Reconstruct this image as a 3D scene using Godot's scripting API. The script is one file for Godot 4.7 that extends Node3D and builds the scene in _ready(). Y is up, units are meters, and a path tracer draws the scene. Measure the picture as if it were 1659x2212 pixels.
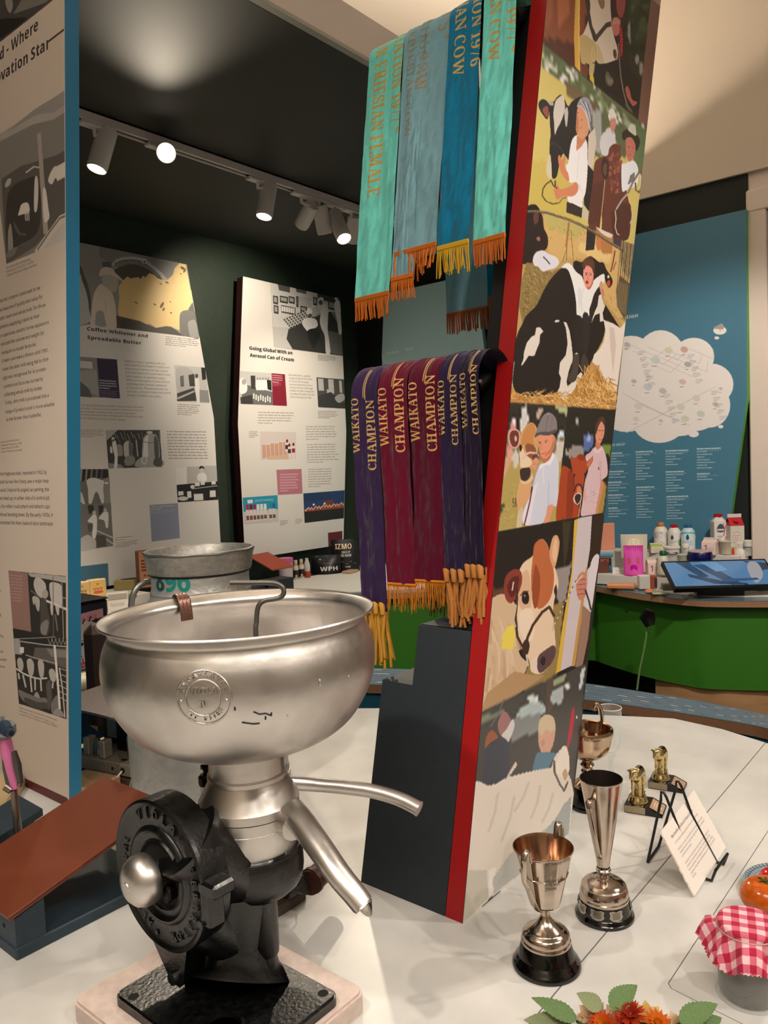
extends Node3D
const FOC:=1686.458
const EYE:=Vector3(0,1.54,0)
const TBL:=0.9
var cr: Vector3
var cu: Vector3
var cf: Vector3
var taken:={}
var mats:={}
var rng:=RandomNumberGenerator.new()
var tcache:={}
func _ready():
	rng.seed=7
	setup_camera()
	setup_light()
	build_room()
	build_alcove_track()
	build_wall_panels()
	build_counters()
	build_table()
	build_left_panel()
	build_cow_panel()
	build_sashes()
	build_separator()
	build_milk_can()
	build_lecterns()
	build_radio()
	build_left_goods()
	build_right_goods()
	build_trophies()
	build_produce()
	build_flowers()
func setup_camera():
	var yaw:=0.87713055
	var pit:=-0.05970296
	var rol:=-0.04237336
	cf=Vector3(sin(yaw)*cos(pit),sin(pit),-cos(yaw)*cos(pit))
	var r0:=Vector3(cos(yaw),0,sin(yaw))
	var u0:=r0.cross(cf)
	cr=r0*cos(rol)+u0*sin(rol)
	cu=u0*cos(rol)-r0*sin(rol)
	var cam:=Camera3D.new()
	cam.name="camera"
	cam.keep_aspect=Camera3D.KEEP_HEIGHT
	cam.fov=rad_to_deg(2.0*atan(1106.0/FOC))
	cam.near=0.05
	cam.far=60.0
	cam.transform=Transform3D(Basis(cr,cu,-cf),EYE)
	add_child(cam)
	cam.current=true
func setup_light():
	var env:=Environment.new()
	env.background_mode=Environment.BG_COLOR
	env.background_color=Color(0.5,0.5,0.5)
	env.background_energy_multiplier=0.05
	env.tonemap_mode=Environment.TONE_MAPPER_LINEAR
	env.tonemap_exposure=1.0
	env.sdfgi_enabled=true
	env.ssao_enabled=true
	env.ssil_enabled=true
	var we:=WorldEnvironment.new()
	we.name="environment"
	we.environment=env
	add_child(we)
	fill_panel(Vector3(-1.2,3.78,0.6),Vector2(1.2,1.2),4.2)
	fill_panel(Vector3(1.6,3.78,2.6),Vector2(1.2,1.2),3.4)
	spot_lamp(Vector3(2.3,3.3,0.9),Vector3(0.95,0.9,-0.55),2.6,24.0,"nearest the doorway, aimed at the trophies")
	spot_lamp(Vector3(-0.2,3.3,1.2),Vector3(0.75,1.0,-0.65),2.0,26.0,"on the viewer side, aimed at the red-edged panel")
	spot_lamp(Vector3(0.9,3.3,1.6),Vector3(1.2,1.0,-0.5),1.8,28.0,"in the middle of the hall, aimed at the table end")
	spot_lamp(Vector3(-0.6,3.3,-0.9),Vector3(0.45,0.95,-1.05),2.4,24.0,"at the far left, aimed at the brown flap")
	spot_lamp(Vector3(1.9,3.3,0.2),Vector3(3.75,1.0,-1.4),6.0,26.0,"over the walkway, aimed at the milk bottles")
func spot_lamp(p: Vector3,to: Vector3,e: float,ang: float,which: String):
	var o:=thing("ceiling_spotlight","","spotlight",p,"gallery spotlights on the hall ceiling")
	o.set_meta("label","white hall ceiling spotlight "+which)
	var d:=(to-p).normalized()
	var m:=MB.new()
	m.tube([Vector3.ZERO-d*0.13,Vector3.ZERO],[0.045,0.045],20,true)
	m.tube([-d*0.08,Vector3(-d.x*0.08,3.9-p.y,-d.z*0.08)],[0.012,0.012],8,true)
	put("lamp_body",m,mat("lampwhite",Color(0.85,0.84,0.82),0.45),o)
	var g:=MB.new()
	g.disc(d*0.002,d,0.036,20)
	put("lamp_lens",g,glow("lens",Color(1,0.93,0.82),8.0),o)
	var l:=SpotLight3D.new()
	l.name="spot"
	l.light_color=Color(1.0,0.955,0.90)
	l.light_energy=e
	l.light_size=0.05
	l.spot_angle=ang
	l.spot_angle_attenuation=0.5
	l.spot_range=12.0
	l.spot_attenuation=2.0
	l.shadow_enabled=true
	l.position=p+d*0.02
	l.basis=Basis.looking_at(d,Vector3.UP if absf(d.y)<0.95 else Vector3.RIGHT)
	add_child(l)
func fill_panel(p: Vector3,s: Vector2,e: float):  # unseen panel added to fill the hall with soft light
	var o:=thing("ceiling_light_panel","square white fill light panel added under the hall ceiling","light",p,"added fill panels under the hall ceiling")
	var m:=MB.new()
	m.box(Vector3(0,0.03,0),Vector3(s.x+0.06,0.05,s.y+0.06),0.006)
	put("housing",m,mat("lampwhite",Color(0.85,0.84,0.82),0.45),o)
	var g:=MB.new()
	g.box(Vector3(0,0.0,0),Vector3(s.x,0.012,s.y),0.002)
	put("diffuser",g,glow("fillglow",Color(1,0.94,0.86),1.2),o)
	var l:=AreaLight3D.new()
	l.name="panel_light"
	l.area_size=s
	l.light_energy=e
	l.light_color=Color(1.0,0.96,0.91)
	l.shadow_enabled=true
	l.area_range=14.0
	l.area_attenuation=2.0
	l.position=p+Vector3(0,-0.02,0)
	l.basis=Basis.looking_at(Vector3.DOWN,Vector3.RIGHT)
	add_child(l)
func ray(x: float,y: float)->Vector3:
	return cr*((x-829.5)/FOC)-cu*((y-1106.0)/FOC)+cf
func on_y(x: float,y: float,h:=0.9)->Vector3:
	var d:=ray(x,y)
	return EYE+d*((h-EYE.y)/d.y)
func on_x(x: float,y: float,v: float)->Vector3:
	var d:=ray(x,y)
	return EYE+d*((v-EYE.x)/d.x)
func on_z(x: float,y: float,v: float)->Vector3:
	var d:=ray(x,y)
	return EYE+d*((v-EYE.z)/d.z)
func at(x: float,y: float,dep: float)->Vector3:
	return EYE+ray(x,y)*dep
func depth(p: Vector3)->float:
	return (p-EYE).dot(cf)
func mpp(p: Vector3) -> float:
	return depth(p)/FOC
func hgt(p: Vector3,y: float)->float:
	var lo:=0.0
	var hi:=4.0
	for i in 40:
		var m:=(lo+hi)/2
		var q:=Vector3(p.x,m,p.z)-EYE
		if 1106.0-FOC*q.dot(cu)/q.dot(cf)>y:
			lo=m
		else:
			hi=m
	return (lo+hi)/2
func face_cam(p: Vector3)->float:
	return atan2(EYE.x-p.x,EYE.z-p.z)
func numbered(n: String)->String:
	if not taken.has(n):
		taken[n]=0
		return n
	taken[n] += 1
	return "%s_%03d" % [n,taken[n]]
func thing(called: String,label: String,category: String,p:=Vector3.ZERO,group:="")->Node3D:
	var o:=Node3D.new()
	o.name=numbered(called)
	o.position=p
	o.set_meta("label",label)
	o.set_meta("category",category)
	if group != "":
		o.set_meta("group",group)
	add_child(o,true)
	return o
func put(called: String,m: MB,material: Material,parent: Node3D,label:="")->MeshInstance3D:
	var o:=MeshInstance3D.new()
	var n:=0
	var nm:=called
	while parent.has_node(NodePath(nm)):
		n += 1
		nm="%s_%03d" % [called,n]
	o.name=nm
	o.mesh=m.mesh()
	o.material_override=material
	if label != "":
		o.set_meta("label",label)
	parent.add_child(o,true)
	return o
func struct(called: String,m: MB,material: Material)->MeshInstance3D:
	var o:=MeshInstance3D.new()
	o.name=numbered(called)
	o.mesh=m.mesh()
	o.material_override=material
	o.set_meta("kind","structure")
	add_child(o,true)
	return o
func copy(t: Node3D,label: String,p: Vector3,turn:=0.0)->Node3D:
	var c: Node3D=t.duplicate()
	var base: String=t.name
	var cut:=base.rfind("_")
	if cut>0 and base.substr(cut+1).is_valid_int():
		base=base.substr(0,cut)
	c.name=numbered(base)
	c.set_meta("label",label)
	c.position=p
	c.rotation.y=turn
	add_child(c,true)
	return c
static func K8(r: int,g: int,b: int)->Color:
	return Color(r/255.0,g/255.0,b/255.0)
func text_mesh(s: String,which:="sans",size:=32,thick:=0.0)->TextMesh:
	return Fo.text_mesh(s,which,size,thick)
func mat(key: String,c: Color,rough:=0.6,metal:=0.0,spec:=0.5)->StandardMaterial3D:
	if mats.has(key):
		return mats[key]
	var m:=StandardMaterial3D.new()
	m.resource_name=key
	m.albedo_color=c
	m.roughness=rough
	m.metallic=metal
	m.metallic_specular=spec
	mats[key]=m
	return m
func glow(key: String,c: Color,e: float)->StandardMaterial3D:
	if mats.has(key):
		return mats[key]
	var m:=StandardMaterial3D.new()
	m.resource_name=key
	m.albedo_color=c
	m.emission_enabled=true
	m.emission=c
	m.emission_energy_multiplier=e
	mats[key]=m
	return m
func glass(key: String,tint: Color,a:=0.08)->StandardMaterial3D:
	if mats.has(key):
		return mats[key]
	var m:=StandardMaterial3D.new()
	m.resource_name=key
	m.transparency=BaseMaterial3D.TRANSPARENCY_ALPHA
	m.albedo_color=Color(tint.r,tint.g,tint.b,a)
	m.roughness=0.05
	mats[key]=m
	return m
func noise_tex(key: String,freq: float,c0: Color,c1: Color,size:=256,oct:=4,bump:=0.0)->Texture2D:
	if tcache.has(key):
		return tcache[key]
	var f:=FastNoiseLite.new()
	f.seed=hash(key) % 10000
	f.noise_type=FastNoiseLite.TYPE_SIMPLEX_SMOOTH
	f.frequency=freq
	f.fractal_octaves=oct
	var t:=NoiseTexture2D.new()
	t.width=size
	t.height=size
	t.seamless=true
	t.noise=f
	if bump>0.0:
		t.as_normal_map=true
		t.bump_strength=bump
	else:
		var g:=Gradient.new()
		g.set_color(0,c0)
		g.set_color(1,c1)
		t.color_ramp=g
	tcache[key]=t
	return t
func grain(freq: float,lo: float,bump:=0.0)->Texture2D:
	var fq:=0.02 if freq<0.03 else (0.05 if freq<0.08 else 0.12)
	var q:=clampf(round(lo*8.0)/8.0,0.25,0.875)
	if bump>0.0:
		return noise_tex("bump%s" % fq,fq*2.0,Color.BLACK,Color.WHITE,256,4,4.0)
	return noise_tex("grain%s_%s" % [fq,q],fq,Color(q,q,q),Color.WHITE,256,5)
func worn(key: String,c: Color,c2: Color,rough: float,metal: float,scale:=4.0,freq:=0.02,bump:=0.0,r2:=-1.0)->StandardMaterial3D:
	if mats.has(key):
		return mats[key]
	var m:=mat(key,c2,rough,metal)
	m.albedo_texture=grain(freq,(c.r+c.g+c.b)/(c2.r+c2.g+c2.b))
	m.uv1_triplanar=true
	m.uv1_scale=Vector3.ONE*scale
	if bump>0.0:
		m.normal_enabled=true
		m.normal_texture=grain(freq,0.0,1.0)
		m.normal_scale=bump
	if r2>0.0:
		m.roughness=r2
		m.roughness_texture=grain(freq,rough/r2)
	return m
func printed(key: String,cv: Cv,rough:=0.55,spec:=0.5)->StandardMaterial3D:
	var m:=mat(key,Color.WHITE,rough,0.0,spec)
	m.albedo_texture=cv.texture()
	m.texture_repeat=false
	return m
const ZW := -3.5
const XW := 4.0
const HC := 2.83
const ZF := -1.665
const TOP:=3.9
func build_room():
	var beige:=mat("wallbeige",Color(0.80,0.755,0.69),0.85)
	var green:=worn("wallgreen",Color(0.15,0.21,0.165),Color(0.17,0.23,0.185),0.62,0.0,1.5,0.03)
	var dark:=mat("walldark",Color(0.055,0.085,0.082),0.7)
	var m:=MB.new()
	m.box(Vector3(1.0,-0.05,0.5),Vector3(10.4,0.1,9.4))
	struct("floor",m,worn("carpet",Color(0.10,0.10,0.105),Color(0.14,0.14,0.145),0.95,0.0,3.0,0.08))
	m=MB.new()
	m.box(Vector3(1.0,HC/2,ZW-0.05),Vector3(6.1,HC,0.1))
	struct("wall_left",m,green)
	m=MB.new()
	m.box(Vector3(1.0,(HC+TOP)/2,ZW-0.05),Vector3(6.1,TOP-HC,0.1))
	struct("wall_left_upper",m,beige)
	m=MB.new()
	m.box(Vector3(XW+0.05,HC/2,(ZW-1.03)/2),Vector3(0.1,HC,-1.03-ZW))
	struct("wall_right",m,dark)
	m=MB.new()
	m.box(Vector3(XW+0.04,(HC+TOP)/2,(ZW+4.0)/2),Vector3(0.12,TOP-HC,4.0-ZW))
	struct("wall_right_upper",m,beige)
	m=MB.new()
	m.box(Vector3(XW+0.05,HC/2,2.2),Vector3(0.1,HC,3.6))
	struct("wall_right_near",m,beige)
	m=MB.new()
	m.box(Vector3(-2.05,TOP/2,0.25),Vector3(0.1,TOP,7.6))
	struct("wall_near",m,beige)
	m=MB.new()
	m.box(Vector3(1.0,TOP/2,4.05),Vector3(6.2,TOP,0.1))
	struct("wall_back",m,beige)
	m=MB.new()
	m.box(Vector3(1.4,TOP+0.05,0.5),Vector3(7.4,0.1,8.4))
	struct("ceiling",m,mat("ceilingwhite",Color(0.9,0.87,0.82),0.9))
	m=MB.new()
	m.box(Vector3(1.0,HC+0.02,(ZW+ZF)/2),Vector3(6.0,0.04,ZF-ZW))
	struct("ceiling_alcove",m,mat("alcove",Color(0.19,0.195,0.17),0.7))
	m=MB.new()
	m.box(Vector3(1.0,HC+0.078,ZF+0.011),Vector3(6.0,0.135,0.018))
	struct("trim_1",m,mat("fascia",Color(0.80,0.765,0.74),0.7))
	m=MB.new()
	m.box(Vector3(1.0,HC+0.006,ZF+0.014),Vector3(6.0,0.012,0.024))
	struct("trim_2",m,mat("beading",Color(0.62,0.62,0.58),0.5,0.2))
	var o:=thing("cove_light","warm strip light lying on top of the alcove roof behind the white fascia","light",Vector3(1.6,HC+0.05,ZF-0.12))
	m=MB.new()
	m.box(Vector3(0,0.012,0),Vector3(4.2,0.024,0.05),0.004)
	put("channel",m,mat("lampwhite",Color(0.85,0.84,0.82),0.45),o)
	m=MB.new()
	m.box(Vector3(0,0.028,0),Vector3(4.2,0.008,0.04),0.002)
	put("diffuser",m,glow("coveglow",Color(1,0.92,0.83),3.0),o)
	var l:=AreaLight3D.new()
	l.name="cove_lamp"
	l.area_size=Vector2(4.2,0.05)
	l.light_energy=5.5
	l.light_color=Color(1,0.92,0.83)
	l.shadow_enabled=true
	l.area_range=10.0
	l.area_attenuation=2.0
	l.position=Vector3(1.6,HC+0.09,ZF-0.12)
	l.basis=Basis.looking_at(Vector3.UP,Vector3.BACK)
	add_child(l)
	build_door()
func build_door():
	var d:=Node3D.new()
	d.name="door_1"
	d.set_meta("kind","structure")
	add_child(d)
	var white:=mat("casing",Color(0.86,0.80,0.76),0.55)
	var m:=MB.new()
	m.box(Vector3(XW-0.01,1.32,-0.985),Vector3(0.06,2.64,0.085),0.006)
	put("casing",m,white,d)
	m=MB.new()
	m.box(Vector3(XW+0.16,1.32,-0.93),Vector3(0.3,2.64,0.03),0.004)
	put("jamb",m,white,d)
	m=MB.new()
	m.box(Vector3(XW-0.01,2.69,-0.3),Vector3(0.06,0.10,1.46),0.006)
	put("header",m,white,d)
	m=MB.new()
	m.box(Vector3(XW-0.01,1.32,0.42),Vector3(0.06,2.64,0.085),0.006)
	put("casing",m,white,d)
	m=MB.new()
	m.box(Vector3(XW+0.05,(2.64+HC)/2,-0.3),Vector3(0.08,HC-2.64,1.5))
	put("lintel",m,white,d)
	var w:=Node3D.new()
	w.name="wall_beyond"
	w.set_meta("kind","structure")
	add_child(w)
	m=MB.new()
	m.box(Vector3(XW+1.3,1.95,0.2),Vector3(0.06,3.9,3.4))
	put("backing",m,mat("beyond",Color(0.25,0.22,0.19),0.8),w)
	for i in 16:
		m=MB.new()
		m.box(Vector3(XW+1.262,0.09+i*0.135,0.2),Vector3(0.02,0.129,3.4),0.003)
		put("plank",m,mat("plank",Color(0.62,0.55,0.46),0.7),w)
	m=MB.new()
	m.box(Vector3(XW+1.25,1.55,0.02),Vector3(0.05,0.85,0.5),0.004)
	put("dark_board",m,mat("darkboard",Color(0.05,0.045,0.04),0.6),w)
	m=MB.new()
	m.box(Vector3(XW+0.7,2.95,0.2),Vector3(1.3,0.1,3.4))
	struct("ceiling_beyond",m,mat("darkboard",Color(0.05,0.045,0.04),0.6))
	m=MB.new()
	m.box(Vector3(XW+0.7,1.5,1.95),Vector3(1.3,3.0,0.1))
	struct("wall_beyond_near",m,mat("wallbeige",Color(0.80,0.755,0.69),0.85))
	m=MB.new()
	m.box(Vector3(XW+0.7,1.5,-1.55),Vector3(1.3,3.0,0.1))
	struct("wall_beyond_far",m,mat("wallbeige",Color(0.80,0.755,0.69),0.85))
func build_alcove_track():
	var white:=mat("trackwhite",Color(0.86,0.85,0.84),0.45)
	var zt:=-2.575
	var t:=thing("lighting_track","long white lighting track fixed along the dark alcove ceiling","lighting track",Vector3(0,HC,zt))
	var m:=MB.new()
	m.box(Vector3(1.9,-0.018,0.016),Vector3(5.2,0.036,0.008),0.001)
	m.box(Vector3(1.9,-0.018,-0.016),Vector3(5.2,0.036,0.008),0.001)
	m.box(Vector3(1.9,-0.004,0),Vector3(5.2,0.008,0.04),0.001)
	put("rail",m,white,t)
	m=MB.new()
	m.box(Vector3(1.9,-0.03,0.004),Vector3(5.2,0.006,0.006))
	m.box(Vector3(1.9,-0.03,-0.006),Vector3(5.2,0.006,0.004))
	put("conductor",m,mat("conductor",Color(0.5,0.5,0.48),0.4,0.6),t)
	var lamps:=[
		[233,280,208,368,"first lit cylinder spotlight on the track, next to the blue-edged panel",1.0],
		[358,330,358,395,"glaring cylinder spotlight on the track, aimed straight at the viewer",1.0],
		[582,396,570,470,"third cylinder spotlight on the track, hanging alone, lit end downwards",1.0],
		[675,442,650,488,"cylinder spotlight on the track tilted away to the left, first of the close group",0.0],
		[690,444,702,506,"cylinder spotlight second in the close group on the track, facing away",0.0],
		[722,462,743,515,"cylinder spotlight in the close group on the track with its glowing lens showing",1.0],
		[767,468,760,525,"last cylinder spotlight on the track, beside the turquoise sash",0.0]]
	var stems:=[[212,272],[355,318],[571,388],[659,422],[693,436],[731,446],[760,460]]
	var aims:=[Vector3(1.9,0.5,-3.4),EYE+Vector3(0.05,0.0,0),Vector3(2.6,0.7,-3.3),Vector3(2.3,1.6,-3.4),Vector3(3.2,1.0,-3.4),Vector3(2.2,0.9,-0.6),Vector3(3.4,0.9,-2.9)]
	for i in lamps.size():
		var L: Array=lamps[i]
		var top:=on_z(L[0],L[1],zt)
		var g:=on_y(stems[i][0],stems[i][1],HC-0.05)
		g.z=zt
		var pivot:=Vector3(g.x,top.y-0.02,zt)
		var ln:=0.15
		var endp: Vector3
		if i==1:
			endp=top+(aims[i]-top).normalized()*ln
		else:
			var e0:=at(L[2],L[3],depth(top))
			var dirp:=e0-top
			var shorter:=minf(dirp.length(),ln*0.985)
			var along:=sqrt(maxf(0.0,ln*ln-shorter*shorter))
			var away:=(top-EYE).normalized()
			endp=top+dirp.normalized()*shorter+away*along*(-1.0 if (i==0 or i==5 or i==2) else 1.0)
		var o:=thing("track_spotlight",L[4],"spotlight",Vector3.ZERO,"cylinder spotlights on the alcove track")
		var d:=(endp-top).normalized()
		m=MB.new()
		m.box(Vector3(g.x,HC-0.043,zt),Vector3(0.11,0.014,0.036),0.003)
		put("adapter",m,white,o)
		m=MB.new()
		m.tube([Vector3(g.x,HC-0.05,zt),Vector3(g.x,HC-0.075,zt),top+d*0.012],[0.008,0.008,0.011],10)
		put("stem",m,white,o)
		m=MB.new()
		m.tube([top,top+d*0.004,endp-d*0.012],[0.033,0.036,0.036],28,true)
		put("body",m,white,o)
		m=MB.new()
		m.tube([endp-d*0.012,endp],[0.0345,0.0345],28,false)
		m.tube([endp,endp-d*0.01],[0.031,0.031],28,false)
		put("snoot",m,white,o)
		m=MB.new()
		m.disc(endp-d*0.004,d,0.031,24)
		var lit: bool=L[5]>0.5
		put("lens",m,glow("tracklens",Color(1,0.95,0.86),9.0) if lit else glow("tracklens_dim",Color(1,0.95,0.86),2.0),o)
		var l:=SpotLight3D.new()
		l.name="track_beam"
		l.light_color=Color(1.0,0.93,0.83)
		l.light_energy=[3.0,1.2,0.4,1.0,0.5,1.6,0.8][i]
		l.light_size=0.03
		l.spot_angle=44.0
		l.spot_angle_attenuation=0.7
		l.spot_range=9.0
		l.spot_attenuation=2.0
		l.shadow_enabled=true
		l.position=endp+d*0.004
		l.basis=Basis.looking_at(d,Vector3.UP if absf(d.y)<0.95 else Vector3.RIGHT)
		add_child(l)
func g8(v: int,warm:=0)->Color:
	return K8(mini(255,v+warm),v,maxi(0,v-warm))
func build_wall_panels():
	wall_panel_butter()
	wall_panel_cream()
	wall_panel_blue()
	wall_panel_cloud()
func board(called: String,label: String,poly: PackedVector2Array,plane: int,v: float,thick: float,edge: Material,print_mat: Material,r: Rect2):
	var t:=thing(called,label,"display panel",Vector3.ZERO)
	var ex:=Vector3.RIGHT if plane==2 else Vector3.BACK
	var into:=Vector3(0,0,-1) if plane==2 else Vector3(1,0,0)
	var o:=Vector3(0,0,v) if plane==2 else Vector3(v,0,0)
	var m:=MB.new()
	m.extrude(poly,o+into*0.0012,ex,Vector3.UP,into*thick)
	put("board",m,edge,t)
	m=MB.new()
	m.extrude(poly,o,ex,Vector3.UP,into*0.001,r)
	put("printed_face",m,print_mat,t)
	return t
func px_poly(a: Array,plane: int,v: float)->PackedVector2Array:
	var r:=PackedVector2Array()
	for i in range(0,a.size(),2):
		if plane==2:
			var w:=on_z(a[i],a[i+1],v)
			r.append(Vector2(w.x,w.y))
		else:
			var w:=on_x(a[i],a[i+1],v)
			r.append(Vector2(w.z,w.y))
	return r
func canvas_on(plane: int,v: float,r: Rect2,ww: int,hh: int,bg: Color,ss:=2)->Cv:
	var c:=Cv.new(ww,hh,bg,ss)
	c.via=func(p: Vector2)->Vector2:
		var w:=on_z(p.x,p.y,v) if plane==2 else on_x(p.x,p.y,v)
		var a:=w.x if plane==2 else w.z
		return Vector2((a-r.position.x)/r.size.x*ww,(w.y-r.position.y)/r.size.y*hh)
	return c
func wall_panel_butter():
	var z:=-3.40
	var r:=Rect2(1.72,2.70,1.0,-1.75)
	var c:=canvas_on(2,z,r,600,1050,g8(230,2))
	var ink:=K8(52,48,48)
	var grey:=K8(140,130,130)
	c.frame(160,500,5.53)
	c.poly([-500,0,50,122,1340,390,1490,1275,500,1150,50,1093,-500,1030],g8(158))
	c.poly([300,160,1340,390,1400,700,900,600,500,420,300,300],g8(138))
	c.blob([-300,300,40,380,120,520,170,660,200,820,190,1000,160,1110,-300,1060],g8(95))
	c.blob([-300,420,40,480,100,600,150,740,175,900,160,1100,-300,1060],g8(206))
	c.poly([335,365,440,360,450,430,340,430],g8(105))
	c.line([470,400,520,350,600,330,700,325,800,340,880,390,960,450,1040,520,1090,580],52,g8(196))
	c.line([480,415,530,365,600,345,700,340,790,355,870,405,950,465,1030,535],12,g8(90))
	for k in 8:
		c.oval(500+k*45,385-40*sin(k*0.42),14,12,g8(110))
	c.oval(840,355,34,30,g8(215))
	c.oval(840,362,16,15,g8(110))
	c.blob([480,470,560,420,660,390,760,400,860,440,960,500,1050,570,900,620,640,590,520,560],g8(88,4))
	var butter:=K8(243,212,150)
	c.poly([530,660,600,570,640,535,670,560,770,545,790,570,830,525,850,550,900,495,960,520,1000,560,1060,580,1110,580,1180,520,1200,440,1260,378,1330,395,1420,835,1350,945,1280,970,1262,1180,1180,1140,1100,1130,980,1150,900,1100,860,1110,790,1070,700,1050,620,1030,535,1015,525,940,540,800],butter)
	for q in [[1035,625,18,6],[1110,610,22,10],[1050,880,16,40],[965,872,20,8],[1070,930,12,22],[1158,972,14,8],[1300,440,34,16],[1320,470,12,26],[740,850,22,6],[1150,840,10,6],[1275,505,12,6]]:
		c.oval(q[0],q[1],q[2],q[3],K8(120,92,55),0.5)
	c.poly([505,1005,620,1032,700,1052,790,1072,870,1112,980,1152,1100,1132,1180,1142,1290,1200,1330,1252,500,1150],g8(84,4))
	c.line([1170,1140,1230,1175,1300,1235],10,g8(200))
	c.blob([1265,1190,1262,1010,1290,955,1350,940,1440,950,1480,1100,1490,1275,1400,1265,1300,1240],g8(120))
	c.blob([1360,1100,1400,1060,1450,1070,1480,1200,1480,1265,1390,1255],g8(160))
	c.poly([1370,920,1420,845,1440,955,1380,950],g8(110))
	c.blob([190,1100,205,1000,215,880,240,740,290,650,340,628,400,670,455,740,480,820,500,920,505,1040,500,1150,380,1135,265,1120],K8(240,226,212))
	c.blob([345,640,335,560,350,520,420,510,480,525,520,560,525,640,490,720,440,720,390,670],g8(196,4))
	c.blob([305,535,308,470,345,430,400,425,460,450,500,500,560,555,595,600,520,560,440,520,360,520],K8(232,222,212))
	c.blob([262,1120,255,1040,270,960,310,945,350,965,368,1040,378,1135],g8(172))
	c.line([370,830,378,900,376,1000],8,g8(200,8))
	c.frame(160,500,5.53)
	c.word("Coffee Whitener and",155,1196,880,1283,0,-42,ink,"sans bold")
	c.word("Spreadable Butter",160,1298,802,1368,0,-42,ink,"sans bold")
	c.frame(0,500,3.318)
	c.lines(1185,752,240,14,5,4,grey,3,0.10)
	c.poly([400,880,560,895,695,907,715,1190,560,1182,400,1170],g8(150))
	c.poly([400,915,560,925,660,935,665,985,560,975,400,960],g8(222))
	c.poly([560,1000,690,990,710,1185,560,1120],g8(176))
	c.poly([560,1060,640,1130,660,1190,560,1182],g8(105))
	c.poly([695,907,838,918,860,1197,715,1190],K8(62,55,82))
	c.lines(712,1062,130,18,4,9,K8(190,185,200),5,0.07)
	c.lines(720,1138,130,12,5,4,K8(150,145,165),6,0.05)
	var para:=["Thanks to close co-operation with the","New Zealand Dairy Research Institute and","other research centres, the New Zealand","Dairy Board grew into a multinational dairy","foods company. It went from outpost","offices and local agents, to joint ventures","and independent overseas subsidiaries","in 30 countries. The expertise and trust","built then, continues to keep international","markets confident in our quality."]
	var ends:=[1180,1212,1203,1222,1185,1214,1197,1204,1225,1155]
	for i in 10:
		var y:=940.0+i*27.3
		c.word(para[i],893+i*2.1,y,ends[i],y+22-i*1.4,0,-15,grey,"sans")
	c.poly([1248,955,1345,965,1470,975,1503,1228,1400,1225,1270,1217],g8(205))
	c.blob([1262,1000,1290,970,1340,975,1385,1010,1410,1080,1400,1120,1280,1150],g8(190))
	c.poly([1290,1040,1315,1030,1320,1110,1295,1115],g8(110))
	c.poly([1350,1030,1390,1020,1405,1110,1360,1110],g8(70))
	c.poly([1270,1160,1390,1120,1415,1215,1270,1217],g8(72))
	c.poly([1270,1190,1390,1140,1395,1150,1275,1205],g8(190))
	c.blob([1395,1060,1400,1030,1415,1025,1425,1060,1430,1130,1432,1222,1412,1224,1400,1130],g8(235))
	c.oval(1409,1036,12,16,g8(90))
	c.poly([1442,975,1470,976,1478,1060,1450,1065],g8(45))
	c.poly([1430,1135,1492,1140,1503,1228,1432,1225],g8(150))
	c.lines(1272,1238,165,14,6,4,grey,9,0.05)
	c.frame(160,850,5.53)
	var p2:=["In 1917, the New Zealand Dairy Association had successfully mechanised","casein production. This set in motion more than a century of commercial","casein, new caseinates and whey protein, used in a huge range of","nutritional and industrial processes, including sports supplements, paper","and paint manufacturing, and the cosmetic industry."]
	var e2:=[825,820,745,825,620]
	for i in 5:
		c.word(p2[i],-20,152+i*38,e2[i],182+i*37.5,0,-21,grey,"sans")
	c.lines(68,432,290,20,5,5,grey,12,0.01)
	c.poly([378,437,1025,437,1053,878,413,895],g8(70))
	for k in 16:
		c.line([385+k*42,440+(k*37) % 60,430+k*40,520+(k*53) % 90],6,g8(150+(k*29) % 70))
	c.poly([378,437,520,437,460,500,390,560],g8(190))
	c.blob([590,620,610,580,650,565,690,590,700,640,700,730,690,760,610,760,595,700],g8(205))
	c.blob([655,580,690,600,700,700,690,755,660,758],g8(110))
	c.blob([505,640,530,605,565,615,580,660,580,740,510,740],g8(160))
	c.blob([815,640,825,540,860,495,920,480,980,500,1010,560,1022,650,1020,770,930,790,820,770],g8(176))
	c.blob([830,640,838,550,865,510,890,505,880,620,885,770,825,765],g8(230))
	c.blob([960,510,1000,550,1012,650,1010,765,970,775,955,640],g8(95))
	c.line([822,575,900,590,1010,570],6,g8(90))
	c.oval(900,466,36,18,g8(210))
	c.blob([600,800,640,745,710,750,730,800,700,850,620,860],g8(150))
	c.blob([730,830,790,770,870,760,1050,790,1050,870,760,880],g8(175))
	c.oval(838,795,34,52,g8(225))
	c.oval(838,795,22,38,g8(180))
	c.blob([945,830,980,760,1045,790,1050,860,980,870],g8(90))
	c.poly([415,830,560,850,600,890,415,893],g8(150))
	c.line([742,560,762,750],16,g8(190))
	c.blob([462,660,455,590,470,560,500,575,515,680,520,760,515,880,480,885,485,760],g8(240))
	c.oval(467,545,18,25,g8(235))
	c.oval(470,560,12,14,g8(70))
	c.blob([430,640,445,630,460,680,455,715,432,700],g8(235))
	for i in 10:
		c.lines(1105+i*2.5,448+i*35.5,470,20,1,12,K8(172,164,164),60+i,0.012-i*0.001,1.0)
	c.poly([-200,905,50,905,408,903,470,1822,50,1880,-200,1915],g8(120))
	c.poly([50,905,408,903,415,1010,240,1010,60,1060],g8(50))
	for k in 5:
		c.line([90+k*62,910,80+k*60,1040],22,g8(170-k*18))
	c.poly([350,1030,420,990,440,1330,365,1320],g8(150))
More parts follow.
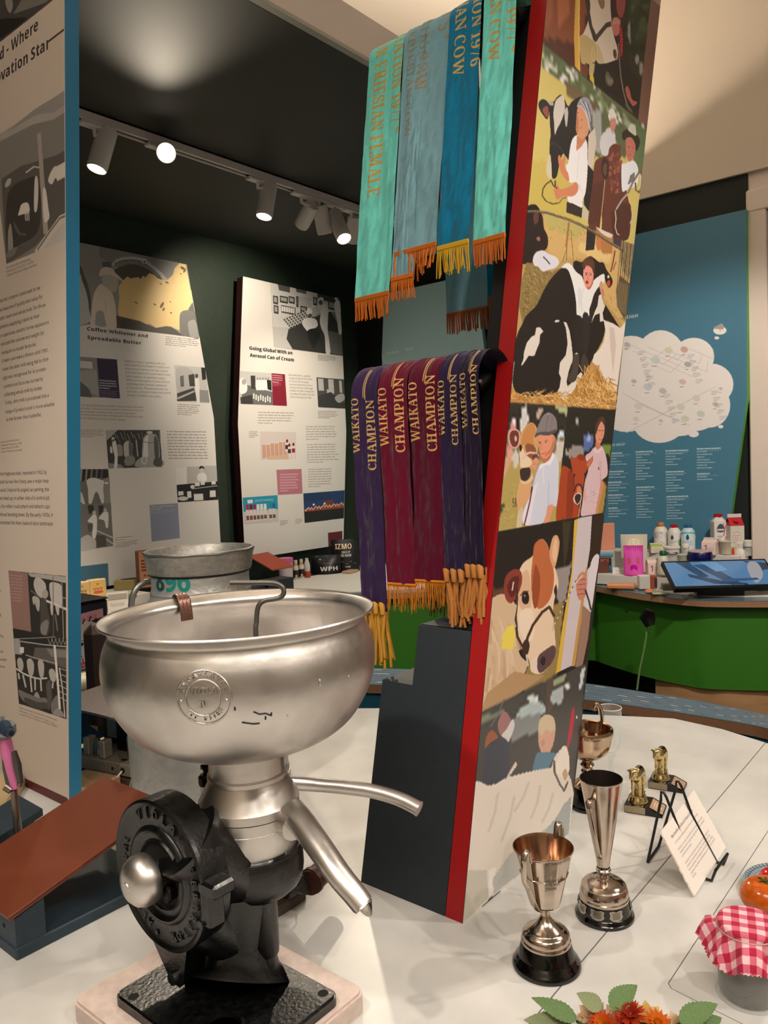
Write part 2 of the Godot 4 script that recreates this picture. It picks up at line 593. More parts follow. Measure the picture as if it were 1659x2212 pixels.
	c.blob([150,1040,220,1005,290,1020,358,1050,350,1120,358,1290,330,1310,285,1190,250,1190,210,1310,175,1310,165,1140],g8(228))
	c.blob([40,1200,90,1185,130,1310,150,1400,120,1400,90,1300,40,1310],g8(225))
	c.oval(388,1070,22,12,g8(245))
	c.poly([-200,1330,440,1310,470,1822,-200,1915],g8(128))
	c.poly([160,1340,230,1330,240,1420,180,1440],g8(60))
	c.poly([290,1340,350,1335,350,1400,300,1460],g8(60))
	c.blob([215,1460,240,1430,270,1470,275,1560,268,1680,240,1740,215,1690,225,1560,175,1540,165,1515],g8(244))
	c.oval(240,1425,22,26,g8(205))
	c.blob([350,1420,380,1400,410,1440,410,1540,405,1600,380,1600,360,1520,300,1500,298,1480],g8(240))
	c.oval(370,1395,20,24,g8(200))
	c.poly([160,1560,220,1560,215,1650,170,1650],g8(95))
	c.blob([60,1760,110,1710,170,1690,230,1730,260,1760,250,1850,60,1880],g8(205))
	c.poly([265,1690,380,1700,385,1825,265,1845],g8(88))
	c.line([385,1740,470,1800],12,g8(230))
	c.line([275,1640,460,1720],14,g8(220))
	c.lines(490,1722,215,28,2,9,K8(172,164,164),21,-0.10)
	c.lines(495,1782,270,18,4,5,grey,22,-0.12)
	c.poly([1213,880,1700,862,1720,1270,1240,1300],g8(196))
	c.poly([1213,880,1345,878,1350,1080,1225,1092],g8(238))
	c.poly([1225,1092,1720,1050,1720,1270,1240,1300],g8(35))
	c.blob([1480,1040,1470,990,1500,950,1560,950,1585,1000,1578,1045,1530,1050],g8(242))
	c.oval(1524,912,26,38,g8(215))
	c.blob([1496,905,1500,875,1525,866,1550,880,1552,905,1530,890],g8(40))
	for q in [[1440,1065,60,45],[1510,1055,50,40],[1640,1050,50,40],[1430,1200,110,80],[1245,1170,60,50],[1620,1160,70,80],[1350,1170,50,80]]:
		c.poly([q[0],q[1],q[0]+q[2],q[1]-4,q[0]+q[2]+4,q[1]+q[3]-6,q[0]+3,q[1]+q[3]],g8(232))
	c.oval(1300,1255,62,26,g8(215))
	c.oval(1415,1115,26,24,g8(220))
	c.line([1410,1140,1720,1100],10,g8(190))
	c.poly([900,1333,1240,1310,1265,1727,928,1770],K8(148,156,182))
	c.lines(915,1350,310,28,2,11,K8(196,200,214),31,-0.06,0.45)
	c.lines(918,1402,300,15,3,5,K8(180,186,205),32,-0.06)
	c.frame(160,1180,7.37)
	c.poly([-200,360,70,325,540,270,560,800,-200,900],K8(74,124,150))
	var poly:=px_poly([403,571,462,903],2,z)
	var lo:=on_z(476,1165,z)
	poly.append(Vector2(lo.x,1.02))
	poly.append(Vector2(1.74,1.02))
	poly.append(Vector2(1.74,1.75))
	poly.append(Vector2(1.80,poly[0].y))
	board("wall_panel","tall white wall panel headed Coffee Whitener and Spreadable Butter",poly,2,z,0.03,mat("bluegreyedge",Color(0.25,0.3,0.36),0.5),printed("p_butter",c,0.5),r)
func wall_panel_cream():
	var z:=-3.40
	var r:=Rect2(2.75,2.68,1.05,-1.68)
	var c:=canvas_on(2,z,r,660,1056,g8(222,3))
	var ink:=K8(50,46,46)
	var grey:=K8(150,140,140)
	c.frame(450,550,3.403)
	c.poly([455,200,970,312,995,745,482,682],g8(140))
	c.poly([455,200,970,312,975,420,850,420,600,540,475,530],g8(205))
	for q in [[475,300,38,60],[525,300,60,50],[590,305,45,50],[480,370,36,60],[535,370,106,55],[645,305,18,80],[676,375,50,45],[770,310,30,60],[880,330,80,70]]:
		c.poly([q[0],q[1],q[0]+q[2],q[1]+q[2]*0.2,q[0]+q[2],q[1]+q[3]+q[2]*0.2,q[0]+2,q[1]+q[3]],g8(60))
		c.poly([q[0]+6,q[1]+10,q[0]+q[2]-8,q[1]+8+q[2]*0.2,q[0]+q[2]-8,q[1]+q[3]-14+q[2]*0.2,q[0]+8,q[1]+q[3]-12],g8(165))
	c.poly([510,215,600,232,600,280,520,262],g8(90))
	c.poly([640,240,720,256,720,290,650,275],g8(95))
	c.poly([800,275,970,312,972,370,860,340,805,330],g8(70))
	for k in 6:
		c.line([668,310+k*11,756,330+k*11],4,g8(150))
		c.rect(538+k*17,378+k*3,12,40,g8(220))
	c.poly([540,470,600,540,830,430,800,380],g8(188))
	for j in 5:
		for i in 9:
			c.oval(560+j*12+i*20,480+j*14-i*9,6,6,g8(48))
	c.poly([590,550,830,440,900,420,985,560,995,745,620,695,575,620],g8(58))
	c.poly([475,530,590,540,575,620,620,695,540,690,482,682],g8(190))
	c.poly([880,560,985,580,995,742,880,720],g8(110))
	c.blob([690,510,700,475,735,465,790,475,805,520,780,545,755,575,725,560],g8(236))
	c.oval(742,420,22,26,g8(236))
	c.oval(748,448,14,14,g8(90))
	c.blob([730,560,800,545,820,600,790,660,780,700,745,640],g8(40))
	c.blob([820,480,835,390,850,360,880,400,880,480,878,560,890,640,896,725,865,725,855,600,830,540],g8(226))
	c.oval(828,330,20,18,g8(232))
	c.oval(826,352,14,18,g8(80))
	c.blob([925,380,940,335,965,345,970,400,975,480,980,575,960,580,945,480],g8(236))
	c.oval(941,322,14,13,g8(225))
	for o2 in [0.0,1.2]:
		c.word("Going Global With an",302+o2,708,617+o2,744,0,-26,K8(24,22,22),"sans bold")
	for o2 in [0.0,1.2]:
		c.word("Aerosol Can of Cream",305+o2,760,628+o2,795,0,-26,K8(24,22,22),"sans bold")
	c.lines(806,736,140,9,5,4,grey,5,0.09)
	c.poly([232,855,465,872,475,1108,225,1098],g8(196))
	c.poly([255,950,470,1010,475,1108,240,1098],g8(110))
	c.poly([310,890,345,890,345,990,315,985],g8(60))
	for k in 5:
		c.blob([352+k*20,930,362+k*20,918,372+k*20,932,374+k*20,990,352+k*20,992],g8(238))
		c.oval(362+k*20,912,7,10,g8(150))
	c.poly([430,920,462,925,465,1000,436,990],g8(40))
	c.blob([228,930,260,905,285,960,280,1010,235,1020],g8(235))
	c.oval(262,935,16,22,g8(170))
	for k in 8:
		c.rect(330+k*17,1020+(k % 3)*6+k*3,9,40,g8(240))
	c.poly([235,1050,320,1030,330,1098,240,1098],g8(60))
	c.poly([465,872,563,880,578,1113,475,1108],K8(134,30,52))
	c.lines(470,882,80,16,4,8,K8(205,160,170),7,0.1)
	c.lines(472,940,70,10,3,4,K8(180,120,135),8,0.1)
	var pa:=["Morrinsville Dairy Co-operative","Company dealt with factory fires","in 1973 and 1981. Fortunately","insurance covered the cost for a","new butter factory, cold storage","facilities, the latest in evaporators","for making milk powder, and a new","milk processing plant in 1984."]
	var pe:=[750,765,738,762,768,778,780,758]
	for i in 8:
		c.word(pa[i],592+i*1.4,895+i*23,pe[i],905+i*22.6,0,-13,K8(120,112,112),"sans")
	c.poly([795,902,1003,918,1018,1133,808,1122],g8(80))
	for q in [[805,910,40,90],[880,915,40,100],[900,920,20,180],[960,925,20,90],[870,990,20,90]]:
		c.poly([q[0],q[1],q[0]+q[2],q[1]+3,q[0]+q[2]+6,q[1]+q[3],q[0]+6,q[1]+q[3]],g8(190))
	c.poly([805,1040,900,1010,1015,1100,1018,1133,808,1122],g8(60))
	c.blob([930,1050,985,1020,1005,1060,960,1090],g8(170))
	c.lines(806,1148,145,12,5,5,grey,11,0.03)
	c.lines(365,1156,262,19.5,5,7,K8(168,160,160),14,0.02,0.4)
	c.poly([378,1300,645,1305,645,1500,385,1510],K8(214,205,204))
	for k in 6:
		var x:=395.0+k*31
		c.poly([x,1400-(k/2)*10,x+26,1398-(k/2)*10,x+30,1490,x+4,1500],K8(206,160,138))
		c.oval(x+14,1388-(k/2)*10,8,12,K8(226,205,198))
	for q in [[567,1380,24,70,60],[585,1410,22,80,75],[615,1405,22,90,150]]:
		c.rect(q[0],q[1],q[2],q[3],K8(225,215,215))
		c.rect(q[0],q[1]+20,q[2],30,K8(q[4],35,50))
		c.oval(q[0]+q[2]/2.0,q[1]-10,8,12,K8(120,30,50))
	c.poly([435,1480,590,1470,590,1505,440,1508],K8(214,180,160))
	c.lines(300,1300,68,13,4,5,grey,15,0.02)
	c.lines(718,1262,228,18.5,6,6,K8(168,160,160),16,-0.01,0.42)
	c.lines(725,1394,238,18.5,8,6,K8(168,160,160),17,-0.015,0.5)
	c.lines(735,1577,178,18,8,6,K8(168,160,160),18,-0.03,0.5)
	c.poly([500,1582,685,1575,693,1757,512,1767],K8(186,118,136))
	c.lines(526,1613,135,20,7,9,K8(216,168,180),19,-0.03,0.45)
	c.poly([252,1787,508,1768,516,1962,265,1980],K8(40,150,186))
	c.poly([258,1890,512,1870,516,1965,265,1985],K8(205,200,205))
	c.word("Aerosol Cream Range",340,1822,478,1812,0,-16,K8(220,235,240),"serif")
	c.poly([286,1804,325,1800,328,1826,290,1830],K8(225,235,240))
	var caps:=[K8(200,20,60),K8(90,35,60),K8(150,45,80),K8(235,235,235),K8(235,235,232),K8(235,235,230),K8(30,150,170),K8(20,110,160)]
	for k in 8:
		var x:=276.0+k*26+(12 if k>5 else 0)
		var y:=1840.0-k*1.5
		c.poly([x,y+30,x+23,y+29,x+26,y+125-k*2,x+4,y+128-k*2],K8(222,216,216))
		c.poly([x+4,y+80,x+23,y+80,x+25,y+112-k,x+5,y+114-k],K8(130-k*5,80,70))
		c.poly([x+1,y,x+21,y-2,x+23,y+36,x+2,y+37],caps[k])
	c.poly([698,1755,1002,1732,995,1938,708,1973],K8(36,62,112))
	c.poly([700,1760,900,1745,900,1800,702,1820],K8(30,52,98))
	c.poly([704,1885,998,1858,995,1938,708,1973],K8(30,26,26))
	c.poly([703,1880,998,1835,998,1862,704,1892],K8(150,72,48))
	c.poly([850,1810,920,1800,922,1850,852,1860],K8(110,60,58))
	for k in 26:
		c.oval(715+k*11,1880-k*1.6-(k*7) % 17,5,8,K8(245,205-(k*5) % 40,160))
	c.oval(775,1838,8,8,K8(255,225,190))
	c.oval(855,1830,8,8,K8(255,225,190))
	c.poly([985,2032,880,2045,885,2212,985,2190],K8(100,22,40))
	c.lines(528,1955,60,10,4,4,grey,24,-0.04)
	c.lines(640,1943,55,10,4,4,grey,25,-0.04)
	var poly:=px_poly([525,597,735,645,748,932,742,1165],2,z)
	poly.append(Vector2(poly[3].x-0.02,1.045))
	var lm:=on_z(514,915,z)
	poly.append(Vector2(lm.x,1.045))
	poly.append(Vector2(lm.x,lm.y))
	board("wall_panel","tall white wall panel headed Going Global With an Aerosol Can of Cream, dark red edges",poly,2,z,0.05,mat("maroonedge",Color(0.20,0.03,0.05),0.5),printed("p_cream",c,0.5),r)
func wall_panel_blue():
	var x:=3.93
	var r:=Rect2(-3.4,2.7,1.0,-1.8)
	var c:=canvas_on(0,x,r,400,720,K8(176,216,222))  # spotlight on the corner is put into this pale colour
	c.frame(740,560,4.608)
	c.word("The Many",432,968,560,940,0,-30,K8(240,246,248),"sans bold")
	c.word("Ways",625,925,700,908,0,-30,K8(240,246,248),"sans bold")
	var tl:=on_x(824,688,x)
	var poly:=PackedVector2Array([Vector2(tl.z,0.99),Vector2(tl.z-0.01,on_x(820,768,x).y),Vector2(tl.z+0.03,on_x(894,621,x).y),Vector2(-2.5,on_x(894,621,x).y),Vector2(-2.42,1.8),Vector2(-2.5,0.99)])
	board("wall_panel","blue wall panel in the far corner behind the ribbons, spotlight put into its pale colour",poly,0,x,0.03,mat("paleedge",Color(0.4,0.6,0.62),0.5),printed("p_blue_spotlit",c,0.5),r)
func wall_panel_cloud():
	var x:=3.93
	var r:=Rect2(-2.35,2.75,1.4,-1.85)
	var c:=canvas_on(0,x,r,900,1190,K8(70,122,148))
	var white:=K8(236,230,228)
	var pale:=K8(170,196,208)
	c.frame(1240,350,2.666)
	c.word("tion",302,912,368,900,0,-22,K8(214,222,226),"sans bold")
	c.word("roduc",200,926,300,912,0,-22,K8(214,222,226),"sans bold")
	for q in [[500,1150,150,182],[330,1160,150,160],[690,1120,118,108],[790,1280,128,120],[780,1400,120,130],[600,1350,210,230],[490,1500,150,118],[300,1430,150,125],[690,1480,120,70],[250,1250,180,200]]:
		c.oval(q[0],q[1],q[2],q[3],white)
	c.oval(840,970,38,24,white)
	c.oval(822,1013,14,9,white)
	c.oval(845,1524,15,10,white)
	c.oval(689,1566,30,19,white)
	c.blob([808,950,830,940,850,930,862,945,858,965,845,962,842,980,836,962,822,962,812,960],K8(168,158,150))
	var faint:=K8(206,201,200)
	for k in 9:
		c.line([300+k*40,1040+(k*47) % 120,470+k*42,1120+(k*47) % 120,560+k*30,1060+(k*47) % 120],3,faint)
		c.line([280+k*25,1330+k*14,430+k*30,1420+k*12],3,faint)
		c.line([300+k*50,1560-k*26,420+k*50,1500-k*26],3,faint)
	var bits:=[[545,1085,28,K8(205,202,178)],[470,1140,32,K8(188,200,206)],[635,1080,26,K8(190,140,132)],[655,1165,24,K8(142,150,160)],[345,1262,18,K8(160,164,168)],[425,1295,30,K8(182,196,204)],[512,1318,26,K8(170,172,178)],[625,1265,24,K8(206,168,160)],[705,1360,28,K8(214,206,184)],[845,1305,14,K8(186,180,178)],[815,1395,20,K8(166,170,166)],[615,1410,28,K8(202,204,182)],[730,1450,28,K8(192,200,180)],[640,1478,28,K8(196,204,182)],[372,1405,30,K8(212,206,186)],[425,1232,20,K8(190,204,200)],[305,1050,20,K8(160,160,164)],[500,1490,14,K8(176,178,184)],[357,1480,22,K8(206,208,206)]]
	for b in bits:
		var tone: Color=b[3].lerp(white,0.35)
		b[2]=b[2]*0.85
		c.blob([b[0]-b[2],b[1]-b[2]*0.3,b[0],b[1]-b[2]*0.8,b[0]+b[2],b[1],b[0]+b[2]*0.4,b[1]+b[2]*0.8,b[0]-b[2]*0.7,b[1]+b[2]*0.5],tone)
		c.lines(b[0]-b[2]*0.8,b[1]+b[2]+8,b[2]*1.8,8,1,4,K8(140,136,140),int(b[0]),-0.06)
	for k in 22:
		var xx:=290.0+(k*137) % 560
		var yy:=1060.0+(k*211) % 440
		c.lines(xx,yy,42,9,3,3,K8(165,160,162),k,-0.06)
	c.word("OF MILK?",217,1643,293,1636,0,-14,K8(200,214,222),"sans bold")
	c.frame(1300,850,4.62)
	var heads:=[[80,600,120,4],[62,783,155,2],[62,890,135,3],[63,1018,150,3],[65,1148,95,3],[338,585,168,10],[343,940,177,11],[635,575,228,5],[638,785,182,7],[643,1033,222,8],[948,555,240,7],[950,805,130,2]]
	for hd in heads:
		c.lines(hd[0],hd[1]-8,hd[2],12,1,11,K8(206,222,230),int(hd[1]),-0.03,1.0)
		c.line([hd[0],hd[1]+13,hd[0]+maxf(205.0,hd[2]),hd[1]+9],3,pale)
		for k in hd[3]:
			c.lines(hd[0]+2,hd[1]+22+k*27,60+(k*53+int(hd[0])) % 130,20,1,9,pale,k+int(hd[1]),-0.02,1.0)
	var poly:=px_poly([1612,452,1614,860,1578,1120],0,x)
	poly.append(Vector2(poly[2].x-0.045,0.985))
	poly.append(Vector2(-2.28,0.985))
	poly.append(Vector2(-2.34,1.8))
	poly.append(Vector2(-2.28,poly[0].y))
	board("wall_panel","slate blue wall panel with a white cloud diagram and lists of milk products, green edge",poly,0,x,0.035,mat("limeedge",Color(0.36,0.66,0.24),0.5),printed("p_cloud",c,0.5),r)
func build_left_panel():
	var x:=0.735
	var r:=Rect2(-1.95,2.75,0.62,-1.85)
	var c:=canvas_on(0,x,r,660,1970,K8(206,192,178))
	var ink:=K8(58,52,50)
	c.frame(0,0,3.567)
	c.poly([-400,-300,500,-300,500,-60,420,-8,0,325,-400,600],g8(70,4))
	c.blob([40,0,70,-40,100,30,80,100,55,70],g8(140,6))
	c.poly([100,110,300,40,420,-8,500,-60,500,-120,200,-60],g8(116,6))
	c.blob([-50,170,120,140,200,150,0,300,-100,330],g8(38,2))
	c.word("d - Where",0,496,292,262,0,-86,ink,"sans bold")
	c.word("ovation Start",-28,678,413,382,0,-86,ink,"sans bold")
	c.poly([-60,1062,0,1030,495,715,497,1625,270,1945,50,2035,25,1830],g8(128,5))
	c.poly([0,1030,495,715,497,900,250,960,0,1090],g8(165,6))
	c.blob([60,1010,300,820,495,730,495,860,300,880,120,980],g8(146,4))
	c.poly([10,1380,160,1280,490,1180,497,1640,270,1900,50,2035],g8(92,5))
	c.blob([60,1500,200,1380,300,1400,300,1760,160,1880,60,1900],g8(66,3))
	c.poly([285,1030,315,1020,372,1790,335,1810],g8(158,8))
	c.blob([330,1470,352,1460,372,1600,380,1680,340,1700],g8(214,8))
	c.blob([268,1380,290,1372,296,1480,285,1620,262,1610],g8(206,8))
	c.blob([150,1620,165,1575,210,1560,228,1600,222,1640,180,1650,140,1660],g8(218,8))
	for k in 3:
		c.line([194+k*13,1630,198+k*13,1700],7,g8(206,8))
	c.blob([370,1390,400,1310,430,1280,455,1330,450,1420,430,1370,400,1420],g8(212,8))
	c.blob([40,1420,60,1380,85,1378,78,1420,45,1445],g8(180,6))
	c.line([200,1330,260,1285,300,1290],12,g8(196,6))
	c.line([468,1240,470,1430],6,g8(200,6))
	c.blob([62,1790,80,1720,95,1800,100,1920,75,1965,62,1900],g8(150,6))
	c.blob([50,1950,130,1900,110,1960,60,1990],g8(120,6))
	c.poly([262,1940,360,1800,495,1610,497,1680,330,1915],g8(196,8))
	c.line([290,1925,380,1790,492,1640],10,g8(110,5))
	c.poly([330,1918,497,1690,497,1850],g8(186,6))
	for k in 5:
		c.line([105,1700+k*12,150,1790+k*6,200,1800+k*4],3,g8(110,4))
	var cap:=["Cows attached to electric milking machines,","Northern James, 1920-1923, Ref: 1/1-010370-G","Alexander Turnbull Library, Wellington, New Zealand"]
	for i in 3:
		c.word(cap[i],48+i*3,2082+i*28,238+i*22,1984+i*22+26,0,-18,K8(90,82,78),"sans")
	c.frame(0,600,3.814)
	var tx:=["atterfat content continued to be","the measure of quality and value for","both cream and whole milk. For those","farmers supplying cream to their","co-operative, electric home separators","reduced the volume and weight for","transport to butter factories.","Cream cans were a fixture until 1951,","when the skim milk being fed to their","pigs was recognised for its protein","content and factories turned to","collecting whole milk by tanker.","Today, skim milk is processed into a","range of products and is more valuable","to the farmer than butterfat."]
	var ye:=[105,177,246,335,390,477,570,618,693,774,856,929,992,1064,1150]
	var xe:=[330,352,374,326,401,363,300,398,401,377,352,352,401,447,340]
	for i in 15:
		var x0:=-18.0+i*4.9
		if i==0:
			x0=-12
		var sl:=-0.335+i*0.0135
		c.word(tx[i],x0,ye[i]-(xe[i]-x0)*sl,xe[i],ye[i],0,-27,ink,"sans")
	var cr4:=["Separating cream for butter production","Photographer Unknown (ca. 1930s)","Tourist and Publicity, Ref: 1/2-002860-F","Alexander Turnbull Library, New Zealand"]
	for i in 4:
		c.word(cr4[i],4+i*2,1366+i*27,160+(i % 2)*20,1346+i*28,0,-14,K8(90,82,78),"sans")
	var t2:=["e herringbone shed, invented in 1952 by","aikato farmer Ron Sharp, was a major leap","orward. Inspired by angled car parking, the","ows lined up on either side of a central pit,","so the milker could attach and detach cups","without bending down. By the early 1970s, it","dominated the New Zealand dairy landscape."]
	var xe2:=[386,400,402,410,411,435,440]
	for i in 7:
		c.word(t2[i],-14,1640+i*66.5,xe2[i],1626+i*71.0,0,-27,ink,"sans")
	c.frame(0,1180,5.028)
	for q in [["n",2,507],["ng",-14,765],["ility",-10,1000],["usize",-24,1168],["people",-8,1255],["tions",0,1332]]:
		c.word(q[0],q[1],q[2]-6,[10,12,40,36,70,52][["n","ng","ility","usize","people","tions"].find(q[0])],q[2],0,-26,ink,"sans")
	c.poly([90,265,715,325,722,1880,700,1870,205,1708,140,890],g8(52,3))
	c.poly([300,290,430,300,720,330,720,400,520,360,330,330],g8(170,4))
	c.blob([365,400,390,340,440,350,490,400,500,470,460,560,420,540,380,480],g8(186,6))
	c.blob([535,420,560,390,610,395,660,420,680,520,670,640,640,660,600,640,570,640,545,540],g8(190,6))
	c.blob([350,560,380,540,430,580,425,700,400,690,380,620,365,640],g8(176,6))
	c.blob([545,640,575,620,572,740,556,740],g8(190,6))
	c.blob([600,640,640,640,640,740,620,740],g8(185,6))
	c.line([600,740,625,920],14,g8(120,4))
	c.line([335,480,440,560],12,g8(120,4))
	c.line([495,590,600,630,720,685],26,g8(206,6))
	c.blob([440,600,470,550,500,590,520,700,540,800,520,960,450,960,440,760],g8(78,4))
	c.oval(490,520,34,50,g8(165,6))
	c.blob([440,860,500,800,530,830,500,960,450,950],g8(128,4))
	c.line([576,325,580,990],8,g8(110,4))
	c.line([672,390,690,1000],10,g8(150,4))
	c.line([640,380,718,385],8,g8(200,4))
	c.line([680,560,718,566],10,g8(170,4))
	c.poly([90,265,300,290,338,930,140,890],K8(150,118,110))
	c.lines(108,308,150,34,9,11,K8(178,150,142),71,0.10,0.9)
	c.poly([140,890,345,930,560,985,720,1010,722,1090,480,1080,150,1000],g8(45,2))
	c.line([205,1005,430,995,600,985],8,g8(170,4))
	c.line([205,1030,470,1068,720,1090],14,g8(172,4))
	for k in 5:
		c.line([520+k*40,1000,545+k*40,1070,570+k*40,1000],6,g8(165,4))
	c.poly([150,1000,210,1000,240,1180,165,1170],g8(165,4))
	c.rect(215,1095,45,65,g8(220,4))
	c.poly([380,1100,720,1110,720,1330,500,1260,360,1200],g8(96,4))
	c.poly([500,1110,720,1130,720,1210,560,1200],g8(130,4))
	for q in [[185,1220,70,130],[290,1230,80,170],[410,1240,70,180],[530,1340,80,130]]:
		c.blob([q[0],q[1]+30,q[0]+20,q[1]-10,q[0]+q[2]*0.7,q[1],q[0]+q[2],q[1]+60,q[0]+q[2]*0.85,q[1]+q[3],q[0]+q[2]*0.3,q[1]+q[3]-10],g8(180,6))
	c.line([180,1330,250,1380,340,1420,430,1440,510,1432],18,g8(205,6))
	c.line([280,1180,380,1215,590,1270],12,g8(170,6))
	for q in [[250,1400,280,1530],[330,1430,345,1580],[380,1440,382,1560],[440,1440,450,1570],[200,1380,210,1440],[575,1480,570,1540]]:
		c.line([q[0],q[1],q[2],q[3]],18,g8(192,6))
	c.blob([200,1560,300,1600,420,1640,500,1650,500,1720,380,1720,250,1680],g8(120,4))
	c.blob([270,1640,400,1690,500,1700,520,1760,380,1760,280,1700],g8(80,4))
	c.blob([370,1620,400,1580,430,1630,420,1650],g8(160,5))
	c.blob([500,1500,540,1450,560,1550,560,1700,520,1780,510,1640],g8(90,4))
	c.blob([560,1700,620,1620,640,1760,600,1830,560,1800],g8(120,4))
	c.blob([580,1800,640,1760,700,1850,600,1835],g8(150,4))
	c.line([592,1080,625,1450,650,1765],24,g8(220,5))
	c.line([645,1320,680,1560,705,1860],14,g8(190,5))
	for k in 6:
		c.line([645,1325+k*62,720,1350+k*66],9,g8(185,5))
	var c3:=["Yoshiko-Captain Phoebe rotary milking shed in the Waikato region,","Photographer S.J. 1970, Collection AT51-P-0482-06, 1976","Archives New Zealand, Te Rua Mahara o te Kawanatanga, Wellington"]
	for i in 3:
		c.word(c3[i],206+i*3,1762+i*36,622-i % 2*30,1905+i*34,0,-16,K8(95,86,82),"sans")
	c.frame(0,1440,6.144)
	c.poly([330,1482,845,1720,900,1745,900,2300,360,2300],K8(86,22,22))
	var top:=on_x(138,0,x)
	var bot:=on_x(148,1712,x)
	var k:=(top.z-bot.z)/(top.y-bot.y)
	var poly:=PackedVector2Array([Vector2(bot.z+k*(TBL-bot.y),TBL),Vector2(bot.z+k*(2.72-bot.y),2.72),Vector2(-1.95,2.72),Vector2(-1.95,TBL)])
	var t:=thing("information_stand","large beige text panel with a blue edge at the left of the table","display panel",Vector3.ZERO)
	var m:=MB.new()
	m.extrude(poly,Vector3(x+0.0012,0,0),Vector3.BACK,Vector3.UP,Vector3(0.026,0,0))
	put("board",m,mat("blueedge",Color(0.10,0.42,0.56),0.45),t,"board with bright blue edge")
	m=MB.new()
	m.extrude(poly,Vector3(x,0,0),Vector3.BACK,Vector3.UP,Vector3(0.001,0,0),r)
	put("printed_face",m,printed("p_left",c,0.5),t)
const ZP:=-0.605
func strokes(c: Cv,x: float,y: float,ww: float,hh: float,count: int,ln: float,wd: float,cols: Array,seed_: int,ang:=0.6,spread:=1.2):
	var r:=RandomNumberGenerator.new()
	r.seed=seed_
	for i in count:
		var px:=x+r.randf()*ww
		var py:=y+r.randf()*hh
		var a:=ang+r.randf_range(-spread,spread)
		var l:=ln*r.randf_range(0.5,1.3)
		c.line([px,py,px+cos(a)*l,py+sin(a)*l],wd*r.randf_range(0.6,1.2),cols[r.randi() % cols.size()])
func spots(c: Cv,x: float,y: float,ww: float,hh: float,count: int,rad: float,cols: Array,seed_: int,slope:=0.0):
	var r:=RandomNumberGenerator.new()
	r.seed=seed_
	for i in count:
		var px:=r.randf()*ww
		var py:=r.randf()*hh
		c.oval(x+px,y+py+px*slope,rad*r.randf_range(0.5,1.2),rad*r.randf_range(0.7,1.7),cols[r.randi() % cols.size()])
func cow_photos()->Cv:
	var r:=Rect2(0.84,2.80,0.96,-1.92)
	var c:=canvas_on(2,ZP,r,1000,2000,K8(40,36,32))
	photo_horse(c)
	photo_brown(c)
	photo_hay(c)
	photo_pair(c)
	photo_jersey(c)
	photo_white(c)
	c.blur_rect(Rect2i(0,0,2000,4000),3)
	return c
